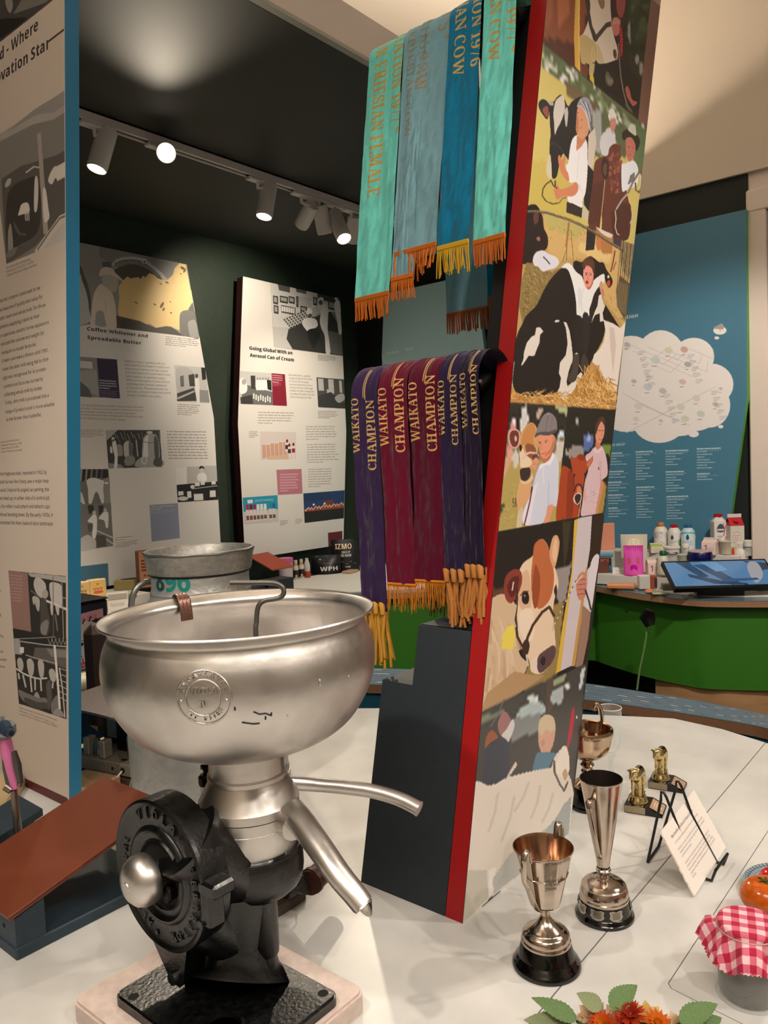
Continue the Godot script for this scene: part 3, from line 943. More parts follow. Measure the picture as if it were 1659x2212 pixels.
func photo_horse(c: Cv):
	c.frame(1120,0,5.027)
	c.poly([255,480,300,-900,1600,-900,1440,0,1300,1300,1100,1130],K8(42,36,30))
	c.sheet()
	c.poly([1170,-300,1450,-300,1380,500,1330,960,1250,900,1180,500],K8(46,56,38))
	spots(c,1180,-100,240,700,26,38,[K8(58,74,46),K8(70,92,54),K8(32,40,28)],3)
	for q in [[1200,330,16,90],[1290,650,22,60],[1330,740,22,80],[1210,430,12,60]]:
		c.oval(q[0],q[1],q[2],q[3],K8(160,150,150))
	c.lay(14,Rect2(1100,-300,420,1500))
	c.sheet()
	c.poly([250,480,300,-700,730,-700,740,120,720,330,680,700,690,860,610,720,450,610],K8(134,72,44))
	c.poly([262,400,600,470,640,740,440,610,255,480],K8(84,42,28))
	c.poly([420,-100,560,-100,540,200,430,300],K8(166,96,62))
	c.poly([300,-100,380,-100,360,260,290,330],K8(150,84,54))
	c.lay(18,Rect2(200,-300,560,1200))
	c.blob([660,420,700,370,730,300,760,200,780,60,770,-120,980,-140,1000,60,1015,200,1050,430,1075,520,1075,640,1040,690,985,690,940,700,870,690,830,640,780,690,720,690,680,650],K8(218,200,182))
	c.blob([660,420,720,380,780,420,840,480,850,640,780,690,690,690,670,560],K8(190,165,115))
	c.blob([850,480,900,560,930,690,870,690,850,640],K8(200,178,140))
	c.blob([935,690,1040,680,1060,660,1040,740,1000,770,960,755],K8(165,135,110))
	c.blob([850,-60,920,-60,935,60,910,100,880,60],K8(150,110,82))
	c.blob([1030,545,1055,540,1068,600,1050,640,1030,600],K8(92,62,54))
	c.blob([1060,620,1080,640,1060,680,1045,660],K8(180,150,130))
	c.poly([712,-60,745,-60,800,280,845,380,815,440,765,270],K8(62,52,50))
	c.poly([815,430,850,370,950,250,1005,230,1008,285,960,300,880,400,840,460],K8(66,56,54))
	c.line([820,500,800,540,795,620,820,680,830,640,820,540],8,K8(210,195,150))
	c.poly([620,-60,668,-60,664,300,668,780,612,720,602,400],K8(214,168,74))
	c.poly([650,-60,668,-60,664,300,668,780,655,760,648,300],K8(232,192,104))
	c.poly([690,720,740,680,760,760,740,860,690,800],K8(110,62,40))
	c.poly([770,680,830,690,820,780,790,880,765,800],K8(190,170,120))
	c.poly([770,850,800,770,825,880,820,930],K8(216,180,60))
	c.blob([1010,-60,1170,-60,1160,180,1130,340,1130,620,1100,640,1075,520,1020,300],K8(60,34,36))
	c.blob([1070,-60,1150,-60,1160,60,1130,180,1090,180,1065,80],K8(158,74,76))
	c.poly([1095,300,1120,280,1135,440,1128,600,1108,620],K8(176,20,42))
	for k in 8:
		c.oval(1112+(k % 2)*12,320+k*34,4,6,K8(230,190,190))
	c.blob([1012,270,1030,200,1070,185,1110,225,1100,290,1090,370,1050,390,1025,340],K8(196,120,110))
	for k in 4:
		c.line([1030+k*18,195+k*6,1036+k*16,260],5,K8(232,190,180))
	c.poly([830,700,950,690,1100,640,1340,900,1300,1240,1100,1130,820,930],K8(30,26,24))
	c.poly([1060,700,1080,1000,1060,960],K8(70,24,30))
	c.line([1085,470,1095,640,1110,820,1140,1000,1180,1140,1230,1210],14,K8(128,110,104))
	c.blob([1160,960,1185,935,1210,990,1225,1060,1250,1090,1290,1110,1270,1140,1240,1150,1200,1090,1175,1040],K8(176,92,76))
	c.blob([945,800,970,775,1000,830,1030,900,1000,940,950,900],K8(92,84,72))
	for k in 9:
		c.line([955+k*8,830+(k*23) % 60,975+k*7,860+(k*31) % 70],4,K8(170,160,140))
	for k in 5:
		c.line([1150+k*14,1120+k*10,1200+k*10,1200+k*6],6,K8(100,90,84))
	c.poly([1440,-40,1560,90,1415,1400,1300,1310,1330,970],K8(132,92,84))
	c.poly([1440,-900,1700,-900,1560,90,1440,-20],K8(170,150,110))
func photo_brown(c: Cv):
	c.frame(1100,180,5.027)
	c.poly([345,-420,1200,240,1360,370,1500,500,1440,1250,1370,1770,1100,1640,840,1550,190,1420,205,1200],K8(206,186,110))
	c.sheet()
	c.poly([340,-440,1500,480,1470,800,900,800,780,200,420,-140],K8(94,100,72))
	spots(c,350,-400,1100,170,60,32,[K8(214,214,208),K8(150,158,140),K8(96,112,76),K8(122,138,92),K8(180,190,170)],11,0.78)
	c.poly([640,-40,960,260,900,330,620,120],K8(110,94,66))
	c.poly([900,300,1010,260,1000,760,940,760],K8(160,160,156))
	c.poly([1380,440,1510,500,1450,1000,1340,900],K8(96,116,78))
	c.poly([230,850,900,850,850,1500,200,1400],K8(198,178,92))
	c.lay(16,Rect2(180,-440,1360,2000))
	c.sheet()
	c.blob([1010,780,990,600,1040,520,1090,480,1150,560,1150,780],K8(206,204,208))
	c.blob([1075,380,1085,300,1120,275,1160,330,1165,420,1140,450],K8(222,214,206))
	c.blob([1092,440,1100,390,1150,385,1155,470,1130,540,1105,510],K8(196,136,122))
	c.lay(8,Rect2(950,250,260,560))
	var blk:=K8(34,32,33)
	c.blob([320,215,345,180,380,175,415,200,432,250,430,330,415,385,390,375,345,310,322,260],blk)
	c.blob([360,290,385,255,420,250,422,340,410,372,385,345],K8(150,74,70))
	c.blob([430,200,480,200,520,150,565,125,600,170,640,250,680,200,760,150,820,160,860,250,870,480,850,900,690,880,620,800,580,770,540,900,515,1010,470,1030,455,900,440,800,440,640,450,560,440,400,435,300],blk)
	c.blob([500,200,540,150,580,130,600,180,603,290,570,400,520,500,495,560,488,430,478,330],K8(206,196,186))
	c.blob([600,300,630,260,640,340,625,470,608,440],K8(190,184,178))
	c.blob([400,930,420,830,445,770,460,900,462,1020,440,1040,412,1000],K8(206,196,168))
	c.blob([428,200,470,195,480,240,440,235],K8(170,168,164))
	c.line([445,660,500,640,560,710,600,760],10,K8(64,60,62))
	c.poly([860,560,930,480,945,640,920,850,880,980,850,900],K8(204,192,178))
	c.poly([850,880,920,960,870,1380,820,1390,810,1280],blk)
	c.poly([625,1290,800,1290,785,1460,620,1400],K8(50,44,42))
	c.poly([800,1300,870,1400,850,1500,790,1470],K8(196,188,160))
	c.blob([640,860,660,700,690,600,740,560,800,590,845,640,850,800,850,960,830,1180,800,1260,790,1350,700,1310,640,1280,640,1180,720,1080,650,1070,615,900],K8(232,228,232))
	c.poly([720,1060,760,1100,800,1200,770,1150],K8(204,204,214))
	c.line([760,760,745,900,735,1040],5,K8(204,204,214))
	c.poly([735,570,840,600,780,690,728,735],K8(196,130,98))
	c.blob([725,440,735,300,760,240,820,260,850,340,868,460,850,560,790,610,740,560,724,500],K8(212,150,116))
	c.blob([725,440,735,330,752,400,745,540,728,500],K8(186,124,92))
	c.line([732,320,752,318],7,K8(110,74,54))
	c.line([770,400,800,396],7,K8(120,80,60))
	c.line([738,470,772,492,790,470],5,K8(170,90,76))
	c.oval(838,512,12,20,K8(206,150,116))
	c.blob([735,250,760,180,810,150,860,170,900,260,905,330,880,390,890,520,868,500,850,380,810,290,770,245],K8(150,146,158))
	for k in 4:
		c.line([770+k*28,175+k*14,820+k*22,260+k*26,868+k*8,390+k*10],7,K8(212,210,220) if k % 2==0 else K8(96,92,104))
	c.line([735,250,775,245,820,300,855,390,872,500],10,K8(206,204,214))
	c.blob([535,870,530,800,550,780,570,830,600,775,612,830,600,900,640,980,650,1060,610,1040,560,960],K8(206,130,98))
	c.blob([485,1160,500,1120,530,1110,560,1150,680,1110,720,1070,750,1120,740,1180,690,1225,590,1230,520,1260,500,1220],K8(206,130,98))
	c.line([450,1060,400,1095,365,1150,358,1220,400,1280,470,1310,530,1300],12,K8(70,60,48))
	c.line([450,1050,480,1110,520,1140],12,K8(60,52,44))
	c.line([500,1060,500,1110],14,K8(52,46,40))
	c.line([540,1300,580,1250,620,1240],8,K8(80,70,56))
	c.blob([930,860,1000,800,1070,780,1090,700,1150,655,1195,700,1190,800,1225,920,1250,1050,1280,1200,1310,1340,1330,1420,1310,1560,1270,1700,1180,1690,1080,1650,960,1600,860,1540,880,1300,910,1050],K8(100,54,46))
	spots(c,1090,690,120,500,50,20,[K8(128,70,58),K8(150,88,74),K8(112,58,48)],5)
	c.poly([900,1100,1040,1060,1010,1560,870,1520],K8(86,46,40))
	c.blob([1130,1360,1300,1300,1320,1440,1290,1690,1150,1670,1110,1500],K8(80,44,36))
	c.blob([1000,920,1010,840,1040,805,1080,870,1078,990,1050,1045,1010,1000],K8(58,34,30))
	c.blob([1015,930,1030,870,1060,880,1058,980,1030,1000],K8(96,66,56))
	c.line([1040,1050,1020,1250,1000,1440,985,1570],7,K8(206,190,130))
	c.blob([985,1580,990,1500,1000,1420,1008,1500,998,1610],K8(216,196,110))
	c.blob([1225,1160,1220,900,1260,870,1350,840,1400,930,1390,1100,1300,1140,1270,1160],K8(226,228,236))
	c.blob([1265,700,1270,600,1300,560,1360,580,1370,700,1350,800,1310,850,1280,810],K8(192,116,100))
	c.line([1290,690,1310,692],6,K8(90,54,48))
	c.line([1335,700,1352,704],6,K8(90,54,48))
	c.line([1290,775,1325,780],6,K8(150,70,66))
	c.blob([1225,570,1240,520,1300,505,1360,540,1410,590,1418,660,1380,735,1368,660,1330,590,1280,590,1245,620],K8(40,36,30))
	c.blob([1290,500,1320,440,1355,450,1378,520,1375,570,1330,545],K8(206,200,186))
	c.line([1160,1370,1220,1270,1290,1190,1340,1080,1400,980],22,K8(134,122,120))
	c.line([1165,1365,1225,1270,1290,1200],7,K8(220,214,212))
	for k in 4:
		c.line([1290+k*8,1090-k*26,1360,1040-k*22],14,K8(100,92,88))
	c.line([1400,970,1430,960,1446,1010,1440,1130,1410,1185,1375,1160,1370,1080],16,K8(96,82,72))
	c.line([1410,1000,1425,1010,1420,1120,1400,1140],8,K8(222,218,214))
	c.line([1150,1380,1160,1470,1150,1560,1175,1640,1195,1645],11,K8(206,190,180))
	c.line([1340,1390,1330,1480,1310,1520],10,K8(200,186,176))
	c.poly([1400,1250,1440,1240,1380,1760,1310,1720,1330,1480],K8(196,184,116))
func photo_hay(c: Cv):
	c.frame(1060,480,4.879)
	c.poly([360,-130,560,-110,760,-60,930,0,1100,90,1300,180,1525,240,1430,1000,1310,1980,185,1905,260,1000,330,400],K8(186,152,96))
	c.sheet()
	c.poly([560,-110,900,-10,1200,160,1520,240,1480,660,1400,1100,1190,800,1130,420,860,380,720,420,580,280],K8(206,170,110))
	c.poly([560,-100,830,-20,1000,60,900,170,700,100,590,40],K8(186,172,104))
	c.poly([930,200,1280,250,1260,420,1100,420,930,300],K8(222,192,130))
	c.lay(12,Rect2(540,-130,1000,1250))
	strokes(c,600,0,620,180,60,26,4,[K8(120,106,60),K8(226,204,150),K8(160,140,84)],3,1.2,0.8)
	strokes(c,1000,200,440,240,90,26,4,[K8(226,196,140),K8(196,160,104),K8(176,140,88)],4)
	strokes(c,1200,700,240,380,70,34,5,[K8(176,144,92),K8(140,112,70),K8(200,168,112)],5)
	c.blob([350,-20,380,-160,480,-180,545,-60,560,60,600,150,600,250,560,300,480,310,440,400,450,470,400,440,330,430,330,300],K8(36,26,28))
	c.blob([370,-90,420,-180,500,-160,480,-60,400,-40],K8(28,22,22))
	c.blob([450,-80,500,-110,500,-10,460,20],K8(96,58,52))
	c.blob([480,170,510,150,525,190,500,200],K8(150,104,92))
	c.poly([1015,40,1110,100,1090,290,1000,300,1010,160],K8(44,38,36))
	c.poly([1110,50,1290,130,1280,330,1180,330,1110,190],K8(176,120,70))
	c.blob([1110,200,1160,170,1165,260,1130,300],K8(196,124,78))
	c.poly([1105,45,1290,130,1270,170,1200,140,1160,110],K8(214,206,200))
	c.poly([1290,150,1380,190,1370,300,1290,250],K8(70,56,66))
	c.poly([1380,190,1525,240,1480,600,1420,560,1360,400],K8(150,128,86))
	strokes(c,1390,230,120,300,30,50,5,[K8(96,84,60),K8(206,186,130),K8(80,70,54)],8,1.4,0.6)
	for k in 12:
		c.oval(825-k*2.6,10+k*22,10,15,K8(146,82,52),0.3 if k % 2==0 else -0.4)
		c.oval(825-k*2.6,10+k*22,4,8,K8(196,160,100),0.3)
	c.line([805,270,780,350,752,420],5,K8(96,78,52))
	c.line([800,280,800,400],6,K8(90,72,50))
	c.line([845,80,860,250,872,410],5,K8(110,84,56))
	c.line([1310,300,1290,420,1265,520],14,K8(126,66,54))
	c.line([1320,420,1290,500],8,K8(110,62,50))
	c.line([350,-110,470,-115,600,-100,720,-60,830,-25,950,30,1100,110,1250,210,1400,300],26,K8(96,84,66))
	c.line([350,-118,470,-123,600,-108,720,-68,950,22,1100,102,1250,202,1400,292],7,K8(150,138,112))
	for k in 7:
		c.line([1330+k*20+50,190+k*8,1325+k*18,740+k*40,1340+k*14,900+k*26],8,K8(112,104,92) if k % 2==0 else K8(70,62,54))
	c.poly([1360,560,1480,660,1460,900,1410,1020,1330,880,1330,700],K8(96,78,56))
	for k in 6:
		c.line([1350+k*18,620+k*8,1335+k*16,900+k*14],7,K8(140,124,96))
	c.poly([380,420,470,440,640,520,760,470,690,700,520,900,340,1080,300,900,320,640],K8(140,118,72))
	strokes(c,320,450,330,520,170,46,5,[K8(176,152,96),K8(112,92,54),K8(196,172,112),K8(90,76,46)],9)
	c.blob([445,390,470,330,540,295,600,325,690,370,722,430,680,480,620,500,550,520,500,470,460,455],K8(216,214,226))
	c.line([555,365,590,400,622,440],12,K8(60,56,60))
	var blk:=K8(33,29,28)
	c.blob([868,440,900,405,960,420,1040,360,1090,380,1140,420,1190,430,1220,500,1260,560,1285,620,1270,670,1240,690,1215,640,1180,560,1060,640,960,600,890,540],blk)
	c.oval(1240,575,12,18,K8(220,205,150))
	c.blob([1225,630,1255,610,1258,660,1235,682],K8(190,74,58))
	c.blob([330,1080,380,980,480,880,560,720,640,590,740,490,800,470,850,600,880,700,900,850,920,1000,970,980,1030,980,1060,1060,1110,960,1150,900,1180,1000,1210,1060,1200,1160,1170,1260,1100,1390,1060,1470,1000,1580,900,1680,810,1720,720,1800,560,1820,400,1830,310,1830,250,1760,225,1640,235,1480,250,1300,290,1160],blk)
	c.blob([1000,980,1100,680,1150,690,1180,840,1110,960,1050,1060],K8(40,34,34))
	var wht:=K8(222,212,204)
	c.poly([480,1110,520,1105,555,1150,520,1190,515,1270,490,1330,460,1410,400,1410,340,1500,318,1515,345,1440,350,1370,380,1270,430,1205,465,1190],wht)
	c.blob([670,1045,700,1028,728,1040,700,1055],wht)
	c.poly([765,1045,800,1060,830,1140,850,1260,865,1400,865,1460,840,1520,820,1580,800,1680,810,1740,860,1680,910,1620,950,1580,970,1600,940,1680,880,1780,820,1850,780,1905,740,1850,700,1790,725,1740,740,1640,718,1590,730,1480,790,1400,810,1280,800,1180,790,1110],wht)
	c.poly([1140,770,1165,760,1190,860,1225,920,1200,935,1180,960,1200,1040,1150,1050,1150,960,1100,980,1060,1050,1090,960,1125,880],wht)
	c.poly([1190,1030,1280,1050,1365,1118,1425,1040,1330,1760,1310,1780,1240,1700,1170,1600,1100,1500,1070,1470,1090,1390,1140,1350,1190,1260,1210,1150],K8(226,214,206))
	c.poly([1250,1100,1300,1120,1320,1300,1290,1600,1260,1300],K8(206,190,184))
	c.poly([1210,870,1290,1000,1360,1110,1280,1060,1190,1030,1180,960],blk)
	c.poly([230,1410,250,1480,228,1680,232,1720,205,1740],K8(200,192,190))
	c.blob([745,480,800,430,850,450,900,520,960,570,985,640,1010,690,1060,640,1110,590,1180,545,1203,570,1190,640,1140,680,1090,760,1060,860,1040,920,1035,1000,990,940,960,1015,910,990,900,850,880,720,840,560,800,490],K8(230,228,228))
	c.line([985,690,960,760,960,940],5,K8(200,202,208))
	c.blob([920,720,950,700,960,840,930,900],K8(214,216,220))
	c.blob([890,1000,930,985,960,1010,975,1100,975,1330,950,1380,900,1380,885,1200],K8(38,34,35))
	c.blob([970,980,1000,950,1030,980,1045,1100,1030,1300,1000,1380,975,1330,970,1100],K8(44,40,40))
	c.blob([870,1400,900,1375,930,1390,930,1500,900,1660,830,1690,815,1620,850,1560],K8(72,62,56))
	c.blob([960,1420,990,1385,1030,1480,1020,1560,970,1570,950,1500],K8(66,56,52))
	c.line([930,1500,970,1575],9,K8(206,180,140))
	c.oval(904,1385,14,8,K8(206,196,190),-0.3)
	c.blob([975,560,980,490,1010,450,1060,460,1085,520,1080,600,1050,670,1010,695,985,640],K8(226,150,134))
	c.blob([1010,690,1050,670,1075,600,1086,530,1080,640,1040,710],K8(186,110,98))
	c.blob([985,500,960,460,980,400,1040,365,1090,410,1098,480,1086,540,1060,480,1010,455],K8(84,54,38))
	for k in 8:
		c.line([985+k*13,395+(k % 3)*12,1000+k*11,470-(k % 2)*14],5,K8(112,76,54))
	c.line([995,540,1022,532],6,K8(84,50,44))
	c.line([1040,538,1066,546],6,K8(84,50,44))
	c.oval(1008,552,8,5,K8(54,40,40))
	c.oval(1052,556,8,5,K8(54,40,40))
	c.line([1030,550,1022,596,1034,602],5,K8(190,108,96))
	c.blob([1000,625,1020,616,1030,626,1026,646,1010,652],K8(130,46,48))
	c.blob([1145,660,1165,620,1180,640,1180,690,1200,760,1196,805,1175,790,1155,730],K8(206,146,124))
	for k in 3:
		c.line([1165+k*10,700,1178+k*8,790-k*10],4,K8(170,108,90))
	c.poly([195,1760,290,1800,400,1840,560,1830,700,1790,760,1880,820,1850,930,1690,1000,1570,1060,1480,1140,1560,1240,1700,1330,1780,1310,1980,185,1905],K8(192,142,78))
	var straw:=[K8(222,176,108),K8(206,156,88),K8(168,118,60),K8(236,198,140),K8(150,104,52)]
	strokes(c,190,1790,620,110,190,70,6,straw,14,0.2,0.9)
	strokes(c,900,1620,380,300,420,80,7,straw,15,1.1,0.9)
	strokes(c,980,1500,170,160,90,80,6,straw,16,1.4,0.5)
	strokes(c,760,1830,540,110,190,70,6,straw,17,0.3,1.0)
func photo_pair(c: Cv):
	c.frame(1050,860,5.53)
	c.poly([265,70,980,115,905,780,840,1470,120,1598],K8(176,156,92))
	c.sheet()
	c.poly([265,70,985,115,940,520,240,480],K8(48,46,42))
	c.poly([240,420,960,460,910,760,200,720],K8(120,110,80))
	c.blob([420,180,440,110,490,90,500,180,505,280,440,420,400,380,405,280],K8(206,202,206))
	c.blob([600,250,610,140,650,110,680,160,640,240],K8(186,160,150))
	c.blob([820,110,970,115,970,200,900,180],K8(176,180,140))
	c.blob([260,560,270,420,300,300,360,300,350,420,320,560,300,640,260,640],K8(206,134,140))
	c.oval(335,275,32,38,K8(232,208,220))
	c.blob([250,640,320,640,280,800,240,900,215,900],K8(214,160,140))
	c.blob([830,620,850,520,900,500,945,560,930,680,880,780,830,760],K8(206,196,190))
	c.blob([865,490,870,400,905,375,930,440,900,480],K8(196,216,230))
	c.oval(955,510,26,26,K8(214,190,180))
	c.oval(350,720,40,100,K8(206,200,196))
	c.poly([150,1270,220,1290,180,1380,140,1400],K8(70,66,50))
	c.lay(12,Rect2(110,60,890,1560))
	strokes(c,150,1000,230,560,40,40,8,[K8(196,176,112),K8(160,140,80)],31)
	c.blob([390,600,400,470,440,380,500,310,550,290,600,340,620,430,625,560,610,660,560,690,545,800,550,960,500,1020,430,1020,400,980,398,860,410,740],K8(208,158,104))
	c.blob([500,330,560,300,590,400,560,480,580,620,540,640,480,560,420,560,440,430],K8(196,136,82))
	c.blob([470,560,560,560,600,640,560,720,500,700],K8(140,86,60))
	c.blob([400,620,440,600,470,680,530,720,540,800,420,830,405,740],K8(226,204,176))
	c.blob([405,870,430,840,500,830,530,850,525,930,480,985,420,970],K8(56,46,46))
	c.blob([410,985,480,995,540,940,545,890,560,960,500,1025,430,1025],K8(222,196,170))
	c.blob([400,560,420,560,430,600,410,640,396,600],K8(44,36,32))
	c.line([440,730,470,670,530,650,590,660,625,690],26,K8(222,190,186))
	c.blob([560,680,610,670,620,720,560,740],K8(110,60,54))
	c.blob([262,470,275,390,330,365,390,385,408,460,400,550,350,605,300,580,270,530],K8(214,170,156))
	c.blob([280,470,295,405,340,385,385,410,392,480,375,560,335,585,300,555],K8(112,54,48))
	c.blob([340,490,345,450,365,460,368,500,350,520],K8(206,176,160))
	c.blob([400,1000,450,1030,540,1020,520,1180,430,1330,420,1500,365,1540,380,1350,360,1200,380,1080],K8(214,164,116))
	c.blob([380,1380,440,1300,430,1480,420,1540,365,1550],K8(206,190,164))
	c.blob([440,1490,450,1330,520,1180,560,1050,590,930,640,800,700,770,780,720,800,650,850,720,870,800,865,1000,850,1280,745,1280,720,1380,680,1490,550,1525],K8(206,208,226))
	c.blob([440,1490,460,1330,560,1100,620,1000,560,1280,520,1500],K8(226,220,232))
	c.poly([640,800,690,780,760,730,800,640,815,700,770,800,700,800,640,860],K8(228,230,240))
	c.line([750,1000,740,1180,748,1280],6,K8(170,172,196))
	c.line([690,830,680,900,692,1020],5,K8(236,236,244))
	c.blob([745,1290,805,1275,790,1350,740,1490,685,1495,720,1390],K8(222,150,122))
	c.blob([640,700,680,760,690,780,760,730,790,640,780,560,680,640],K8(190,112,86))
	c.blob([622,520,630,440,700,430,790,430,825,480,815,580,780,650,720,720,670,710,640,640],K8(222,150,118))
	c.blob([700,700,780,640,818,560,822,480,800,500,770,600,720,660],K8(196,120,90))
	c.oval(802,490,18,34,K8(214,138,112))
	c.line([628,525,660,520],7,K8(110,66,50))
	c.line([695,512,735,505],7,K8(110,66,50))
	c.oval(645,535,10,6,K8(60,44,40))
	c.oval(714,522,11,6,K8(60,44,40))
	c.line([660,540,648,600,668,612],6,K8(190,112,86))
	c.line([660,668,690,664,716,648],7,K8(176,84,76))
	c.blob([580,470,600,400,630,310,680,210,740,172,800,195,840,260,850,360,830,410,740,440,650,430],K8(132,124,128))
	c.blob([580,470,600,420,660,405,760,400,835,370,830,412,740,445,640,440],K8(88,78,84))
	c.line([745,180,730,280,710,400],8,K8(104,96,100))
	c.line([800,200,790,290,770,390],6,K8(110,102,108))
	c.oval(745,190,18,10,K8(150,142,146))
	c.blob([555,830,550,770,580,720,610,715,625,770,600,850,570,850],K8(222,150,122))
	for k in 3:
		c.line([560,765+k*26,605,760+k*28],4,K8(186,112,88))
	c.line([620,780,590,880,565,960,550,1060],12,K8(176,150,148))
	c.line([550,1060,540,1130],20,K8(70,50,60))
	c.line([545,1110,520,1250,480,1420,455,1520],15,K8(104,48,72))
	c.frame(1050,860,5.53)
	c.word("58",318,1338,368,1330,-2,-98,K8(56,48,36),"sans")
	c.poly([980,115,1540,145,1400,1385,840,1472,905,780],K8(38,36,34))
	c.sheet()
	c.poly([980,115,1540,145,1500,560,940,480],K8(40,38,34))
	c.blob([1165,470,1200,420,1270,440,1285,560,1200,640,1160,600],K8(88,110,168))
	c.blob([1000,600,1080,560,1160,600,1150,740,1000,720],K8(150,142,140))
	c.oval(1090,280,20,60,K8(150,160,170))
	c.oval(1230,480,30,30,K8(150,170,210))
	c.oval(965,660,24,40,K8(170,166,160))
	c.poly([1380,560,1500,560,1480,690,1420,660],K8(110,138,60))
	c.poly([1400,1000,1440,1040,1400,1385,1300,1400],K8(166,138,70))
	c.lay(12,Rect2(840,110,720,1370))
	c.blob([905,830,960,820,1010,860,1050,920,1080,1060,1100,1240,1110,1420,1000,1440,840,1470,870,1100],K8(166,66,36))
	c.blob([980,900,1030,880,1050,1100,1030,1400,960,1440],K8(140,52,30))
	c.blob([1185,700,1240,650,1290,590,1370,570,1410,620,1445,760,1448,920,1370,1010,1345,1260,1310,1390,1140,1410,1150,1250,1180,1000,1220,850],K8(212,182,190))
	c.line([1370,780,1366,950,1370,1010],6,K8(176,146,158))
	strokes(c,1190,1080,140,280,26,40,6,[K8(190,158,170),K8(226,200,208)],44,0.3,0.8)
	c.poly([1290,590,1320,620,1370,570,1385,620,1330,660,1290,640],K8(226,200,208))
	c.rect(1340,820,12,36,K8(66,56,60))
	c.poly([1345,750,1385,755,1382,830,1342,825],K8(200,170,180))
	c.blob([1370,1010,1405,1000,1380,1150,1345,1300,1335,1380,1305,1390,1325,1260,1350,1130],K8(206,136,108))
	c.blob([1305,420,1320,310,1360,280,1410,300,1412,420,1385,510,1345,560,1312,500],K8(216,146,120))
	c.poly([1310,510,1370,560,1372,590,1330,620,1305,580],K8(196,124,100))
	c.blob([1300,440,1310,330,1340,260,1390,215,1420,270,1415,330,1380,280,1345,330,1325,400],K8(78,56,44))
	c.line([1345,388,1368,386],6,K8(90,56,46))
	c.line([1385,388,1402,386],6,K8(90,56,46))
	c.line([1376,390,1384,440,1372,446],5,K8(180,108,90))
	c.line([1345,490,1372,500,1392,488],6,K8(160,70,66))
	c.blob([1012,760,1018,690,1045,720,1080,700,1130,675,1175,700,1195,760,1250,720,1275,690,1270,760,1220,840,1185,900,1170,1000,1140,1140,1130,1240,1080,1270,1040,1230,1055,1100,1040,960,1030,860],K8(172,72,42))
	c.blob([1090,690,1130,670,1180,690,1170,740,1110,740],K8(150,52,32))
	c.blob([1200,790,1250,730,1272,700,1262,760,1220,820],K8(196,118,92))
	c.blob([1085,1080,1110,1050,1135,1080,1140,1160,1090,1170],K8(206,130,96))
	c.blob([1040,1220,1060,1150,1100,1130,1140,1150,1135,1230,1090,1275],K8(216,196,186))
	c.blob([1058,1200,1075,1155,1105,1145,1132,1165,1120,1230,1085,1262],K8(60,38,36))
	c.line([1050,1120,1070,1050,1105,1025,1140,1050,1160,1120,1150,1180],15,K8(56,38,34))
	c.line([1045,910,1050,1050],8,K8(70,40,34))
	c.oval(1055,920,10,16,K8(40,26,24))
	c.oval(1180,910,9,15,K8(40,26,24))
	c.blob([1160,1180,1165,1110,1190,1080,1195,1170,1190,1240],K8(214,164,152))
	c.line([1130,1250,1105,1420],12,K8(190,160,120))
